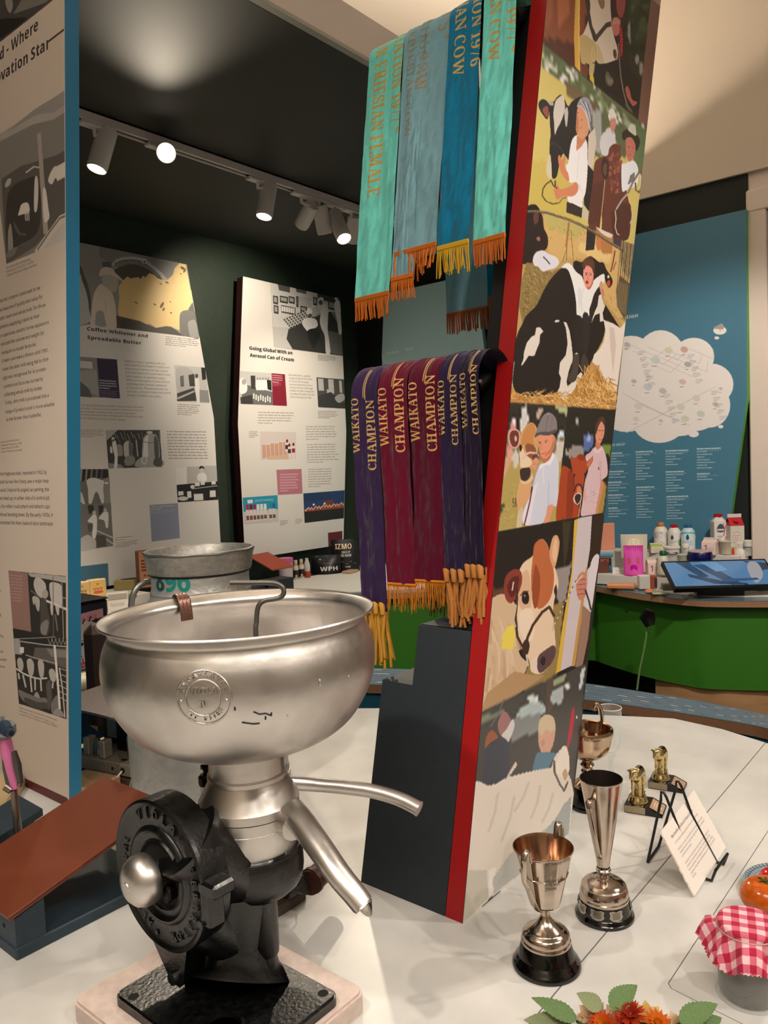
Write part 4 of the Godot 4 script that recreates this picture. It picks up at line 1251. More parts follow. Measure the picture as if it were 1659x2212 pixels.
func photo_jersey(c: Cv):
	c.frame(980,1100,2.514)
	c.poly([230,125,812,18,735,610,718,840,140,1108,180,620],K8(34,30,28))
	c.sheet()
	c.poly([200,420,320,440,330,560,190,560],K8(96,62,48))
	c.poly([590,60,640,60,560,640,470,900,560,880,600,640],K8(60,54,38))
	c.poly([550,330,640,290,610,500,560,500],K8(150,140,140))
	c.poly([430,560,600,500,560,900,380,1000],K8(148,124,76))
	c.poly([740,60,812,20,790,260,730,320],K8(50,36,30))
	c.lay(12,Rect2(140,20,680,1000))
	c.poly([672,50,752,34,740,220,690,540,645,850,575,880,590,700,640,340],K8(202,190,196))
	c.poly([640,340,655,60,676,50,640,400,580,880,555,890,590,640],K8(214,176,72))
	c.poly([715,330,728,300,700,560,660,850,640,855,680,580],K8(190,146,84))
	c.blob([150,1100,165,800,185,540,230,470,300,470,350,560,345,700,360,790,400,850,330,980,240,1060],K8(206,178,148))
	strokes(c,180,560,160,440,40,120,14,[K8(214,190,164),K8(190,158,126),K8(200,170,140)],51,1.5,0.3)
	c.poly([148,1100,180,1000,330,880,420,900,500,900,300,1040],K8(176,142,104))
	c.blob([350,350,380,290,430,250,440,190,480,160,512,200,530,270,555,330,570,410,550,480,540,560,550,680,552,760,520,850,470,895,420,880,410,820,360,740,340,640,340,520,345,420],K8(226,200,174))
	c.blob([430,260,440,190,480,162,512,205,535,290,545,380,530,470,500,520,460,540,430,480,420,380],K8(186,104,64))
	c.blob([430,380,445,300,470,380,460,500,440,540,425,470],K8(150,74,42))
	c.blob([360,380,400,330,420,420,420,520,390,560,350,500],K8(214,176,144))
	c.blob([360,560,420,540,440,620,430,700,400,720,360,660],K8(232,212,192))
	c.blob([520,250,535,160,560,140,575,180,565,260,545,320],K8(212,160,122))
	c.blob([535,240,548,165,562,170,562,250,548,290],K8(226,186,154))
	c.blob([272,430,285,360,330,325,365,340,370,400,340,480,310,510,285,490],K8(134,58,50))
	c.blob([290,420,320,370,355,370,345,430,315,480],K8(92,36,34))
	c.line([325,395,318,440],7,K8(222,204,180))
	c.blob([370,490,376,455,400,448,410,480,402,512,380,512],K8(40,28,26))
	c.oval(386,470,5,6,K8(150,140,136))
	c.line([362,470,380,446,405,446],6,K8(110,66,44))
	c.blob([545,440,556,410,562,450,552,470],K8(50,36,34))
	c.blob([460,800,490,770,545,740,552,790,520,850,470,890,452,850],K8(92,66,72))
	c.blob([470,830,485,800,500,815,488,850],K8(48,32,38))
	c.blob([415,830,450,800,455,870,470,895,430,885],K8(226,206,190))
	c.line([345,430,342,520,336,580,345,690,370,740,395,770],13,K8(70,46,36))
	c.line([395,770,400,700,430,630,480,560,520,530,545,580],14,K8(76,50,40))
	c.blob([380,720,400,705,412,740,400,790,375,790,372,750],K8(62,40,34))
	c.line([340,520,326,600,336,640],9,K8(200,184,160))
	c.line([395,790,400,830,404,850],9,K8(206,192,180))
	for k in 17:
		c.oval(550+k*7.4,620-k*15.2,6,4,K8(206,196,190) if k % 2==0 else K8(120,106,100),-1.0)
	c.line([545,620,536,660],6,K8(190,180,172))
	c.poly([268,680,290,640,325,625,335,690,322,762,258,760],K8(226,206,90))
	c.poly([725,330,780,260,740,560,700,560],K8(206,196,206))
	c.blob([745,290,790,250,770,400,745,560,722,520],K8(214,206,214))
	c.poly([700,520,745,560,730,700,700,850,660,860,690,640],K8(150,118,104))
	c.blob([665,430,672,370,700,340,722,360,722,430,710,480,680,490],K8(196,130,112))
	for k in 4:
		c.line([672,385+k*26,716,380+k*26],5,K8(150,84,72))
	c.line([716,440,735,500,745,545],9,K8(60,46,46))
	c.line([665,400,690,370,700,360],6,K8(214,206,200))
func photo_white(c: Cv):
	c.frame(980,1100,2.514)
	c.poly([140,1108,718,840,690,1100,625,1760,45,2245],K8(72,70,70))
	c.sheet()
	c.poly([140,1100,720,840,690,1180,640,1320,110,1520],K8(70,68,66))
	c.poly([500,930,540,910,530,1110,505,1100],K8(90,76,66))
	c.poly([545,920,610,890,600,940,540,960],K8(150,160,130))
	c.blob([340,1110,400,1060,480,1050,500,1100,420,1150,350,1140],K8(170,186,190))
	c.poly([300,1140,470,1110,480,1200,310,1260],K8(130,134,136))
	c.poly([530,990,600,960,590,1060,525,1050],K8(170,178,182))
	c.oval(430,1030,30,20,K8(206,214,216))
	c.oval(620,965,14,18,K8(216,222,222))
	c.poly([150,1130,280,1080,260,1120,140,1180],K8(120,128,112))
	c.poly([690,880,718,850,700,960,680,980],K8(190,200,206))
	c.lay(12,Rect2(40,840,700,760))
	c.line([275,1030,240,1120,200,1180],7,K8(110,106,100))
	c.blob([170,1290,180,1230,210,1200,240,1240,215,1290,190,1320],K8(150,86,60))
	c.blob([240,1160,270,1100,300,1120,305,1180,275,1230,250,1220],K8(158,110,112))
	c.blob([260,1230,290,1190,320,1140,330,1180,300,1260,285,1250],K8(206,204,206))
	c.blob([165,1400,170,1310,210,1260,270,1240,300,1290,305,1380,290,1470,160,1500],K8(58,62,76))
	c.blob([285,1460,330,1380,345,1390,310,1440,290,1470],K8(214,200,194))
	c.blob([460,1190,470,1140,500,1118,540,1130,553,1180,545,1260,520,1320,485,1330,462,1280],K8(206,160,140))
	c.blob([460,1200,468,1145,500,1115,540,1128,552,1180,530,1210,500,1200,480,1230],K8(206,186,158))
	c.oval(485,1270,10,18,K8(196,142,126))
	c.blob([430,1420,450,1330,490,1320,560,1325,545,1350,500,1420,460,1425],K8(84,124,148))
	c.blob([625,1200,640,1100,655,1075,655,1150,640,1240,615,1310],K8(176,40,60))
	c.oval(668,1130,4,9,K8(210,210,214))
	c.blob([100,1502,200,1500,300,1455,410,1425,470,1412,530,1400,545,1350,600,1285,622,1320,620,1420,640,1480,660,1600,640,1650,625,1770,300,2040,190,2120,20,2290,60,1900],K8(222,212,202))
	c.blob([555,1400,570,1340,600,1290,625,1330,628,1420,600,1460,570,1440],K8(232,222,212))
	c.blob([590,1440,605,1410,620,1440,605,1470],K8(190,158,132))
	c.line([545,1365,548,1430,575,1490,600,1530,620,1480],9,K8(86,78,76))
	for q in [[470,1500,420,1680],[330,1560,260,1800],[540,1540,480,1700],[240,1540,190,1750],[410,1480,330,1640]]:
		c.line([q[0],q[1],(q[0]+q[2])/2.0+10,(q[1]+q[3])/2.0,q[2],q[3]],14,K8(206,196,186))
	c.poly([190,1960,230,1940,215,2080,190,2110],K8(236,230,224))
	c.poly([300,1880,400,1800,620,1660,625,1765,220,2090,210,2010],K8(184,184,180))
	c.poly([70,1960,180,1960,190,2110,40,2260],K8(196,190,178))
	c.poly([500,1740,560,1670,600,1600,640,1560,625,1765,480,1870],K8(160,166,166))
	c.blur(60,1500,580,700,5)
func slant(y: float)->float:
	return 0.8607+0.2407*(y-0.9)
func build_cow_panel():
	var r:=Rect2(0.84,2.80,0.96,-1.92)
	var top:=2.74
	var poly:=PackedVector2Array([Vector2(slant(TBL),TBL),Vector2(1.187,TBL),Vector2(1.187+0.328*(top-TBL),top),Vector2(slant(top),top)])
	var t:=thing("photo_panel","tall red-edged display panel covered with photographs of cattle shows","display panel",Vector3.ZERO)
	var m:=MB.new()
	m.extrude(poly,Vector3(0,0,ZP-0.001),Vector3.RIGHT,Vector3.UP,Vector3(0,0,-0.0285))
	put("board",m,mat("rededge",Color(0.62,0.03,0.045),0.45),t,"board with deep red edge")
	m=MB.new()
	m.extrude(poly,Vector3(0,0,ZP-0.001),Vector3.RIGHT,Vector3.UP,Vector3(0,0,0.001),r)
	put("photo_print",m,printed("p_cows",cow_photos(),0.33),t)
	var slate:=worn("supportslate",Color(0.13,0.165,0.19),Color(0.155,0.19,0.215),0.55,0.0,3.0,0.05)
	var z0:=ZP-0.0305
	var specs:=[[TBL,1.2,0.158,0.235,"large slate blue support block leaning behind the red-edged panel, lower of the two"],[1.2,1.29,0.098,0.20,"small slate blue support block on top of the larger one behind the red-edged panel"]]
	for s in specs:
		var o:=thing("support_block",s[4],"support block",Vector3.ZERO)
		var pl:=PackedVector2Array([Vector2(slant(s[0]),s[0]),Vector2(slant(s[0])+s[3],s[0]),Vector2(slant(s[1])+s[3],s[1]),Vector2(slant(s[1]),s[1])])
		m=MB.new()
		m.extrude(pl,Vector3(0,0,z0),Vector3.RIGHT,Vector3.UP,Vector3(0,0,-s[2]))
		put("block",m,slate,o)
		m=MB.new()
		m.box(Vector3(slant(s[1])+0.004,s[1]-0.0012,z0-s[2]/2),Vector3(0.006,0.0024,s[2]),0.0005)
		put("pale_top_edge",m,mat("paleslate",Color(0.42,0.47,0.52),0.5),o)
	var p:=thing("rail_post","black upright post behind the red-edged panel that carries the ribbon rails","post",Vector3.ZERO)
	m=MB.new()
	var dx:=0.012
	var pp:=PackedVector2Array([Vector2(slant(1.29)+dx,1.29),Vector2(slant(1.29)+dx+0.06,1.29),Vector2(slant(2.72)+dx+0.06,2.72),Vector2(slant(2.72)+dx,2.72)])
	m.extrude(pp,Vector3(0,0,z0),Vector3.RIGHT,Vector3.UP,Vector3(0,0,-0.03))
	put("upright",m,mat("postblack",Color(0.02,0.022,0.024),0.5),p)
func sash_print(base: Color,gold: Color,left: String,right: String,up: bool,l_from: float,r_from: float,seed_: int,faded:=0.0)->Cv:
	var W:=128
	var H:=1280
	var c:=Cv.new(W,H,base,2)
	var r:=RandomNumberGenerator.new()
	r.seed=seed_
	for i in 240:
		var k:=r.randf_range(0.98,1.02)
		var y:=r.randf_range(0,H)
		c.rect(0,y,W,2,Color(base.r*k,base.g*k,base.b*k))
	for i in 200:
		var k:=r.randf_range(0.98,1.02)
		c.rect(r.randf_range(0,W),r.randf_range(0,H),2,r.randf_range(20,90),Color(base.r*k,base.g*k,base.b*k))
	var g:=gold.lerp(base,faded)
	if up:
		c.text(left,Vector2(47,l_from),Vector2(0,26),Vector2(-48,0),g,"serif bold",150)
		c.text(right,Vector2(121,r_from),Vector2(0,26),Vector2(-50,0),g,"serif bold",190)
		c.rect(58,l_from+150,4,90,g)
		c.rect(66,l_from+144,4,90,g)
	else:
		c.text(left,Vector2(12,l_from),Vector2(0,-37),Vector2(56,0),g,"serif bold")
		c.text(right,Vector2(80,r_from),Vector2(0,-35),Vector2(56,0),g,"serif bold")
	return c
func sash(called: String,label: String,group: String,z0: float,z1: float,rx: float,ry: float,rad: float,yf: float,yb: float,lean: float,print_: Cv,key: String,seed_: int,wav:=0.004,back_x:=0.0)->Node3D:
	var t:=thing(called,label,"ribbon",Vector3.ZERO,group)
	var m:=MB.new()
	var n:=FastNoiseLite.new()
	n.seed=seed_
	n.frequency=1.0
	var lf:=ry-yf
	var la:=PI*rad
	var lb:=ry-yb
	var total:=lf+la+lb
	var f:=func(u: float,v: float)->Vector3:
		var s:=v*total
		var z:=lerpf(z0,z1,u)
		var p: Vector2
		var nr:=Vector2(-1,0)
		if s<lf:
			var d:=lf-s
			p=Vector2(rx-rad-lean*d,ry-d)
		elif s<lf+la:
			var a:=(s-lf)/rad
			nr=Vector2(-cos(a),sin(a))
			p=Vector2(rx,ry)+nr*rad
		else:
			var d:=s-lf-la
			nr=Vector2(1,0)
			p=Vector2(rx+rad+back_x*minf(1.0,d*4.0),ry-d)
		var hang:=clampf(absf(s-lf-la/2)/0.25,0.0,1.0)
		var w:=n.get_noise_2d(u*1.6+seed_,s*3.0)*wav*(0.35+hang)+n.get_noise_2d(u*5.0,s*9.0+seed_)*wav*0.25
		return Vector3(p.x+nr.x*w,p.y+nr.y*w,z+n.get_noise_2d(s*2.2,seed_*3.1)*wav*0.8)
	m.grid(f,14,110,false)
	var mm:=printed("sash_"+key,print_,0.9,0.2)
	mm.normal_enabled=true
	mm.normal_texture=grain(0.12,0.0,1.0)
	mm.normal_scale=0.08
	mm.rim_enabled=true
	mm.rim=0.25
	mm.rim_tint=0.6
	put("cloth",m,mm,t)
	t.set_meta("hem",[f.call(0.0,0.0),f.call(1.0,0.0),f.call(0.0,1.0),f.call(1.0,1.0)])
	return t
func yarn(key: String,c: Color)->StandardMaterial3D:
	return worn(key,Color(c.r*0.88,c.g*0.86,c.b*0.84),c,0.85,0.0,60.0,0.1)
func fringe(t: Node3D,a: Vector3,b: Vector3,head: float,drop: float,count: int,m_: Material,seed_: int,ragged:=0.0,named:="fringe"):
	var r:=RandomNumberGenerator.new()
	r.seed=seed_
	var m:=MB.new()
	var along:=(b-a)
	var c:=(a+b)/2
	m.box(c+Vector3(0,-head/2+0.002,0),Vector3(0.004,head,along.length()),0.001,Basis.looking_at(Vector3(along.x,0,along.z).normalized(),Vector3.UP))
	put(named+"_heading",m,m_,t)
	m=MB.new()
	for i in count:
		var p:=a+along*((i+0.5)/count)
		var dl:=drop*r.randf_range(1.0-0.12-ragged*0.5,1.0)
		var dz:=r.randf_range(-1,1)*along.length()/count*(0.7+ragged*3.0)
		var dx:=r.randf_range(-1,1)*0.003*(1.0+ragged*2)
		var rr:=along.length()/count*0.46
		m.tube([p+Vector3(0,-head+0.002,0),p+Vector3(dx*0.6-0.001,-head-dl*0.35,dz*0.4),p+Vector3(dx,-head-dl*0.7,dz*0.8),p+Vector3(dx*1.4,-head-dl,dz)],[rr,rr,rr,rr*0.85],5,true)
	var o:=put(named,m,m_,t)
	o.set_meta("kind","stuff")
func tassels(t: Node3D,a: Vector3,b: Vector3,count: int,drop: float,m_: Material,seed_: int):
	var r:=RandomNumberGenerator.new()
	r.seed=seed_
	for i in count:
		var m:=MB.new()
		var p:=a.lerp(b,(i+0.5)/count)
		m.tube([p+Vector3(-0.004,-0.004,0),p+Vector3(-0.006,0.012,0.0),p+Vector3(0.004,0.008,0),p+Vector3(0.004,-0.012,0)],[0.0045,0.006,0.006,0.0045],7)
		for k in 9:
			var e:=p+Vector3(r.randf_range(-0.008,0.008),-drop*r.randf_range(0.8,1.05),r.randf_range(-0.011,0.011))
			var mid:=p.lerp(e,0.5)+Vector3(r.randf_range(-0.004,0.004),0,r.randf_range(-0.005,0.005))
			m.tube([p+Vector3(r.randf_range(-0.003,0.003),0,r.randf_range(-0.003,0.003)),mid,e],[0.0028,0.0032,0.0026],5)
		put("tassel",m,m_,t)
func build_sashes():
	var rod:=mat("rodblack",Color(0.03,0.03,0.032),0.4,0.3)
	var rx:=1.170
	var ry:=2.262
	var rad:=0.045
	var lean:=0.156
	var o:=thing("ribbon_rail","black rail behind the red-edged panel with the turquoise and blue ribbons over it","rail",Vector3.ZERO)
	var m:=MB.new()
	m.tube([Vector3(rx,ry,ZP-0.062),Vector3(rx,ry,-0.90)],[rad-0.006,rad-0.006],20)
	m.tube([Vector3(rx,ry,ZP-0.05),Vector3(slant(ry)+0.03,ry+0.02,ZP-0.05)],[0.012,0.012],10)
	put("rail",m,rod,o)
	var gold:=K8(196,150,72)
	var teal:=K8(110,206,196)
	var greyblue:=K8(120,164,178)
	var deep:=K8(14,112,150)
	var zs:=[[-0.975,-0.884],[-0.886,-0.826],[-0.828,-0.772],[-0.772,-0.703],[-0.703,-0.640]]
	var hems:=[[765,637,842,640],[846,596,893,598],[898,530,945,530],[947,522,1017,532],[1020,513,1092,513]]
	var names:=["turquoise champion ribbon lettered FRIESIAN FEMALE ASSOCIATION 1977, longest and farthest from the panel","grey-blue show ribbon with faded brown lettering, next to the long turquoise one","grey-blue show ribbon lettered COW with a ragged orange fringe","deep blue show ribbon lettered FRIESIAN COW 1976 with a yellow fringe","turquoise show ribbon lettered COW 1977 hanging against the red-edged panel"]
	var prints:=[
		sash_print(teal,gold,"FOR FRIESIAN FEMALE","ASSOCIATION 1977 *",false,690,760,1),
		sash_print(greyblue,K8(150,118,84),"FRIESIAN COW","CIATION 1975 =",false,640,700,2,0.35),
		sash_print(greyblue,K8(160,128,88),"FRIESIAN COW","ATION 1975 *",false,650,690,3,0.15),
		sash_print(deep,K8(200,160,90),"FRIESIAN COW","ASSOCIATION 1976",false,660,720,4),
		sash_print(teal,gold,"FRIESIAN COW","ASSOCIATION 1977 *",false,660,740,5)]
	var frm:=[yarn("orangeyarn",Color(0.80,0.42,0.07)),yarn("orangeyarn2",Color(0.84,0.44,0.05)),yarn("orangeyarn",Color(0.80,0.42,0.07)),yarn("yellowyarn",Color(0.86,0.68,0.12)),yarn("orangeyarn",Color(0.80,0.42,0.07))]
	var backs:=[1.72,1.95,1.815,1.83,1.82]
	for i in 5:
		var h: Array=hems[i]
		var yf:=1.9
		for it in 20:
			var xx:=rx-rad-lean*(ry-yf)
			yf=lerpf(yf,on_x((h[0]+h[2])/2.0,(h[1]+h[3])/2.0,xx).y,0.6)
		var xh:=rx-rad-lean*(ry-yf)
		var za:=on_x(h[0],h[1],xh).z
		var zb:=minf(-0.607,on_x(h[2],h[3],xh).z)
		if i==2:
			za=on_x(852,530,xh).z
		var t:=sash("show_ribbon",names[i],"show ribbons on the upper rail",za,zb,rx,ry+0.0006*i,rad+0.0012*(i % 2),yf,backs[i] if i != 0 else 1.93,lean,prints[i],"u%d" % i,11+i,0.004)
		var hm: Array=t.get_meta("hem")
		t.remove_meta("hem")
		var drop: float=[0.034,0.033,0.045,0.044,0.034][i]
		fringe(t,hm[0],hm[1],0.008,drop,[26,22,22,26,24][i],frm[i],70+i,0.9 if i==2 else (0.35 if i==3 else 0.05))
		if i>=2:
			fringe(t,hm[2],hm[3],0.004,0.036,26,yarn("rustyarn",Color(0.66,0.36,0.20)),90+i,0.1,"back_fringe")
	var rx2:=1.015
	var ry2:=1.655
	var rad2:=0.050
	o=thing("ribbon_rail","black rail behind the red-edged panel with the purple and maroon ribbons over it","rail",Vector3.ZERO)
	m=MB.new()
	m.tube([Vector3(rx2,ry2,ZP-0.062),Vector3(rx2,ry2,-0.82)],[rad2-0.006,rad2-0.006],20)
	m.tube([Vector3(rx2,ry2,ZP-0.05),Vector3(slant(ry2)+0.03,ry2+0.02,ZP-0.05)],[0.012,0.012],10)
	put("rail",m,rod,o)
	var purple:=K8(52,34,70)
	var plum:=K8(40,28,58)
	var wine:=K8(98,14,42)
	var wine2:=K8(84,12,38)
	var cream:=K8(206,170,104)
	var cols:=[purple,wine,wine2,plum,K8(34,22,46)]
	var hem2:=[[778,1258,836,1318],[838,1264,898,1260],[898,1258,964,1253],[964,1254,1010,1245],[1008,1246,1060,1236]]
	var nm2:=["long purple champion ribbon with loose yellow tassels, farthest from the red-edged panel","maroon champion ribbon with gold fringe next to the long purple one","maroon champion ribbon with gold fringe next to the dark purple ones","dark purple champion ribbon with orange tassels beside the maroon ones","dark purple champion ribbon tucked against the red-edged panel"]
	for i in 5:
		var xx:=rx2-rad2
		var h: Array=hem2[i]
		var yf: float=on_x((h[0]+h[2])/2.0,maxf(h[1],h[3]) if i==0 else (h[1]+h[3])/2.0,xx).y
		var za:=on_x(h[0],h[1],xx).z
		var zb:=minf(-0.615,on_x(h[2],h[3],xx).z)
		var pr:=sash_print(cols[i],cream,"WAIKATO","CHAMPION",true,yt(ry2,yf,[1.575,1.56,1.565,1.59,1.60][i]),yt(ry2,yf,[1.545,1.55,1.55,1.575,1.59][i]),30+i)
		var t:=sash("champion_ribbon",nm2[i],"champion ribbons on the lower rail",za,zb,rx2,ry2+0.0005*i,rad2+0.0012*(i % 2),yf,1.33 if i in [1,2] else 1.40,0.0,pr,"l%d" % i,41+i,0.005)
		var hm: Array=t.get_meta("hem")
		t.remove_meta("hem")
		if i==0:
			tassels(t,hm[0],hm[1],4,0.09,yarn("goldtassel",Color(0.80,0.58,0.18)),5)
		elif i<3:
			fringe(t,hm[0],hm[1],0.004,0.042,60,yarn("bullion",Color(0.83,0.50,0.04)),100+i,0.5)
			fringe(t,hm[2],hm[3],0.004,0.05,40,yarn("tanyarn",Color(0.55,0.42,0.25)),120+i,0.4,"back_fringe")
		else:
			tassels(t,hm[0],hm[1],3,0.07,yarn("tantassel",Color(0.72,0.46,0.20)),50+i)
func yt(ry: float,yf: float,y: float)->float:
	var total:=(ry-yf)+PI*0.05+(ry-1.36)
	return (y-yf)/total*1280.0
func build_table():
	var white:=worn("tabletop",Color(0.80,0.795,0.78),Color(0.83,0.825,0.81),0.32,0.0,1.0,0.02)
	var t:=thing("display_table","large white-topped museum table with rounded end that carries the trophies and machine","table",Vector3.ZERO)
	var pl:=PackedVector2Array()
	for q in [[-0.9,-1.75],[0.9,-1.75],[1.40,-1.52]]:
		pl.append(Vector2(q[0],q[1]))
	for p in [[720,1530],[900,1530],[1120,1532],[1260,1543],[1360,1547],[1455,1552],[1560,1575],[1659,1606]]:
		var w:=on_y(p[0],p[1],TBL)
		pl.append(Vector2(w.x,w.z))
	for q in [[1.72,-0.2],[1.55,0.15],[1.2,0.4],[0.6,0.5],[-0.9,0.5]]:
		pl.append(Vector2(q[0],q[1]))
	var a:=on_y(1659,1598,TBL)
	var b:=on_y(1180,2168,TBL)
	var c:=on_y(1440,2130,TBL)
	var d:=on_y(1659,1795,TBL)
	var e:=on_y(1560,2190,TBL)
	var m:=MB.new()
	m.extrude(pl,Vector3(0,TBL-0.03,0),Vector3.RIGHT,Vector3.BACK,Vector3(0,0.0296,0))
	put("core",m,mat("tablecore",Color(0.35,0.35,0.34),0.7),t)
	var dir:=Vector2(b.x-a.x,b.z-a.z).normalized()
	var far:=Vector2(a.x,a.z)-dir*2.0
	var near:=Vector2(b.x,b.z)+dir*2.0
	var nr:=dir.orthogonal()*0.0009
	var half:=PackedVector2Array([far+nr,near+nr,near+nr.normalized()*4.0,far+nr.normalized()*4.0])
	var half2:=PackedVector2Array([far-nr,near-nr,near-nr.normalized()*4.0,far-nr.normalized()*4.0])
	var d2:=Vector2(c.x-d.x,c.z-d.z).normalized()
	var hatch:=PackedVector2Array([Vector2(d.x,d.z)-d2*0.8,Vector2(c.x,c.z)-d2*0.006,Vector2(c.x,c.z)+Vector2(e.x-c.x,e.z-c.z).normalized()*0.006,Vector2(c.x,c.z)+Vector2(e.x-c.x,e.z-c.z).normalized()*0.9,Vector2(d.x,d.z)-d2*0.8+Vector2(e.x-c.x,e.z-c.z).normalized()*0.9])
	var rim:=Geometry2D.offset_polygon(hatch,0.0006)
	for hp in [half,half2]:
		for piece in Geometry2D.intersect_polygons(pl,hp):
			for cut in Geometry2D.clip_polygons(piece,rim[0]):
				m=MB.new()
				m.extrude(cut,Vector3(0,TBL-0.004,0),Vector3.RIGHT,Vector3.BACK,Vector3(0,0.004,0))
				put("top_board",m,white,t)
	for piece in Geometry2D.intersect_polygons(pl,Geometry2D.offset_polygon(hatch,-0.0006)[0]):
		m=MB.new()
		m.extrude(piece,Vector3(0,TBL-0.004,0),Vector3.RIGHT,Vector3.BACK,Vector3(0,0.004,0))
		put("hatch_board",m,white,t)
	var inner:=Geometry2D.offset_polygon(pl,-0.07)
	m=MB.new()
	m.extrude(inner[0],Vector3(0,0.0,0),Vector3.RIGHT,Vector3.BACK,Vector3(0,TBL-0.03,0))
	put("base",m,mat("tablebase",Color(0.06,0.065,0.07),0.7),t)
func arc_points(px: Array,h: float)->PackedVector2Array:
	var r:=PackedVector2Array()
	for p in px:
		var w:=on_y(p[0],p[1],h)
		r.append(Vector2(w.x,w.z))
	return r
func smooth_open(p: PackedVector2Array,k:=5)->PackedVector2Array:
	var r:=PackedVector2Array()
	for i in p.size()-1:
		var p0:=p[maxi(0,i-1)]
		var p3:=p[mini(p.size()-1,i+2)]
		for j in k:
			r.append(p[i].cubic_interpolate(p[i+1],p0,p3,float(j)/k))
	r.append(p[p.size()-1])
	return r
func build_counters():
	var slate:=worn("slatetop",Color(0.30,0.37,0.42),Color(0.36,0.43,0.48),0.28,0.0,2.0,0.03)
	var ply:=worn("plyedge",Color(0.55,0.40,0.29),Color(0.62,0.46,0.34),0.6,0.0,6.0,0.05)
	var fr:=PackedVector2Array()
	for q in [[2.02,-3.02],[2.25,-2.98],[2.51,-2.88],[2.72,-2.68],[2.95,-2.50],[3.2,-2.2],[3.42,-1.9]]:
		fr.append(Vector2(q[0],q[1]))
	fr=smooth_open(fr)
	for q in smooth_open(arc_points([[1270,1262],[1330,1274],[1400,1285],[1500,1296],[1580,1298],[1659,1298]],TBL),4):
		fr.append(q)
	var pl:=fr.duplicate()
	pl.append(Vector2(3.65,-0.55))
	pl.append(Vector2(3.93,-0.55))
	pl.append(Vector2(3.93,-3.38))
	pl.append(Vector2(2.02,-3.38))
	var t:=thing("wall_counter","curved slate-topped counter with plywood edge running round the far corner of the room","counter",Vector3.ZERO)
	var m:=MB.new()
	m.extrude(pl,Vector3(0,TBL-0.003,0),Vector3.RIGHT,Vector3.BACK,Vector3(0,0.003,0))
	put("worktop",m,slate,t)
	m=MB.new()
	m.extrude(pl,Vector3(0,TBL-0.028,0),Vector3.RIGHT,Vector3.BACK,Vector3(0,0.0249,0))
	put("plywood_edge",m,ply,t)
	var wb:=Geometry2D.offset_polygon(pl,-0.10)
	m=MB.new()
	m.extrude(wb[0],Vector3(0,TBL,0),Vector3.RIGHT,Vector3.BACK,Vector3(0,0.004,0))
	put("white_board",m,mat("whiteboard",Color(0.86,0.85,0.83),0.5),t)
	var gp:=Geometry2D.offset_polygon(pl,-0.045)
	m=MB.new()
	m.extrude(gp[0],Vector3(0,0.5,0),Vector3.RIGHT,Vector3.BACK,Vector3(0,TBL-0.03-0.5,0))
	put("green_front",m,mat("greenfront",Color(0.20,0.44,0.10),0.5),t)
	var kp:=Geometry2D.offset_polygon(pl,-0.16)
	m=MB.new()
	m.extrude(kp[0],Vector3(0,0.0,0),Vector3.RIGHT,Vector3.BACK,Vector3(0,0.5,0))
	put("plinth",m,mat("plinth",Color(0.02,0.02,0.022),0.7),t)  # kick shadow under the green front is put into this near-black colour
	m=MB.new()
	var cl:=smooth_open(PackedVector2Array([Vector2(2.02,-3.0),Vector2(2.25,-2.965),Vector2(2.51,-2.865),Vector2(2.72,-2.665),Vector2(2.9,-2.53)]),5)
	for i in cl.size()-1:
		var a:=Vector3(cl[i].x,0.02,cl[i].y)
		var b:=Vector3(cl[i+1].x,0.02,cl[i+1].y)
		var up:=Vector3(0,TBL-0.09,0)
		var nn:=Vector3(b.z-a.z,0,a.x-b.x).normalized()*-1.0
		m.quad(a+up,b+up,b,a,nn)
		m.quad(a+up-nn*0.02,b+up-nn*0.02,b-nn*0.02,a-nn*0.02,-nn)
		m.quad(a+up,b+up,b+up-nn*0.02,a+up-nn*0.02,Vector3.UP)
	put("cream_front",m,mat("creamfront",Color(0.78,0.74,0.64),0.55),t)
	var cup:=thing("birch_cupboard","pale birch plywood cupboard standing under the slate counter by the screen","cupboard",Vector3.ZERO)
	var bp:=arc_points([[1412,1308],[1480,1318],[1560,1322],[1659,1322]],TBL-0.06)
	bp=smooth_open(bp,4)
	var bq:=bp.duplicate()
	bq.append(Vector2(3.52,-0.6))
	bq.append(Vector2(3.66,-0.6))
	bq.append(Vector2(3.66,-1.2))
	m=MB.new()
	m.extrude(bq,Vector3(0,0.04,0),Vector3.RIGHT,Vector3.BACK,Vector3(0,TBL-0.10,0))
	put("carcass",m,birch(),cup)
	m=MB.new()
	m.extrude(Geometry2D.offset_polygon(bq,0.006)[0],Vector3(0,TBL-0.062,0),Vector3.RIGHT,Vector3.BACK,Vector3(0,0.008,0))
	put("top_lipping",m,mat("lipping",Color(0.70,0.66,0.58),0.5),cup)
	m=MB.new()
	var bc:=on_x(1404,1335,3.36)
	m.tube([bc+Vector3(0,0.035,0),bc+Vector3(0,0.0,-0.012),bc+Vector3(0,-0.035,0)],[0.02,0.035,0.02],14)
	put("black_stop",m,mat("blackplastic",Color(0.012,0.012,0.013),0.4),cup)
	var cb:=thing("cable","thin pale cable hanging in front of the green counter front","cable",Vector3.ZERO)
	m=MB.new()
	var pts:=[]
	for p in [[1397,1345],[1396,1375],[1390,1410],[1382,1445],[1376,1490]]:
		pts.append(on_x(p[0],p[1],3.36))
	m.tube(pts,[0.0045],8)
	put("lead",m,mat("cablegreen",Color(0.45,0.55,0.36),0.5),cb)
	var rl:=thing("text_rail","low curved rail with slate top full of small white print behind the white table","rail",Vector3.ZERO)
	var hr:=0.80
	var outr:=smooth_open(arc_points([[700,1440],[900,1446],[1080,1456],[1265,1476],[1400,1496],[1500,1512],[1600,1532],[1659,1545],[1800,1590]],hr),5)
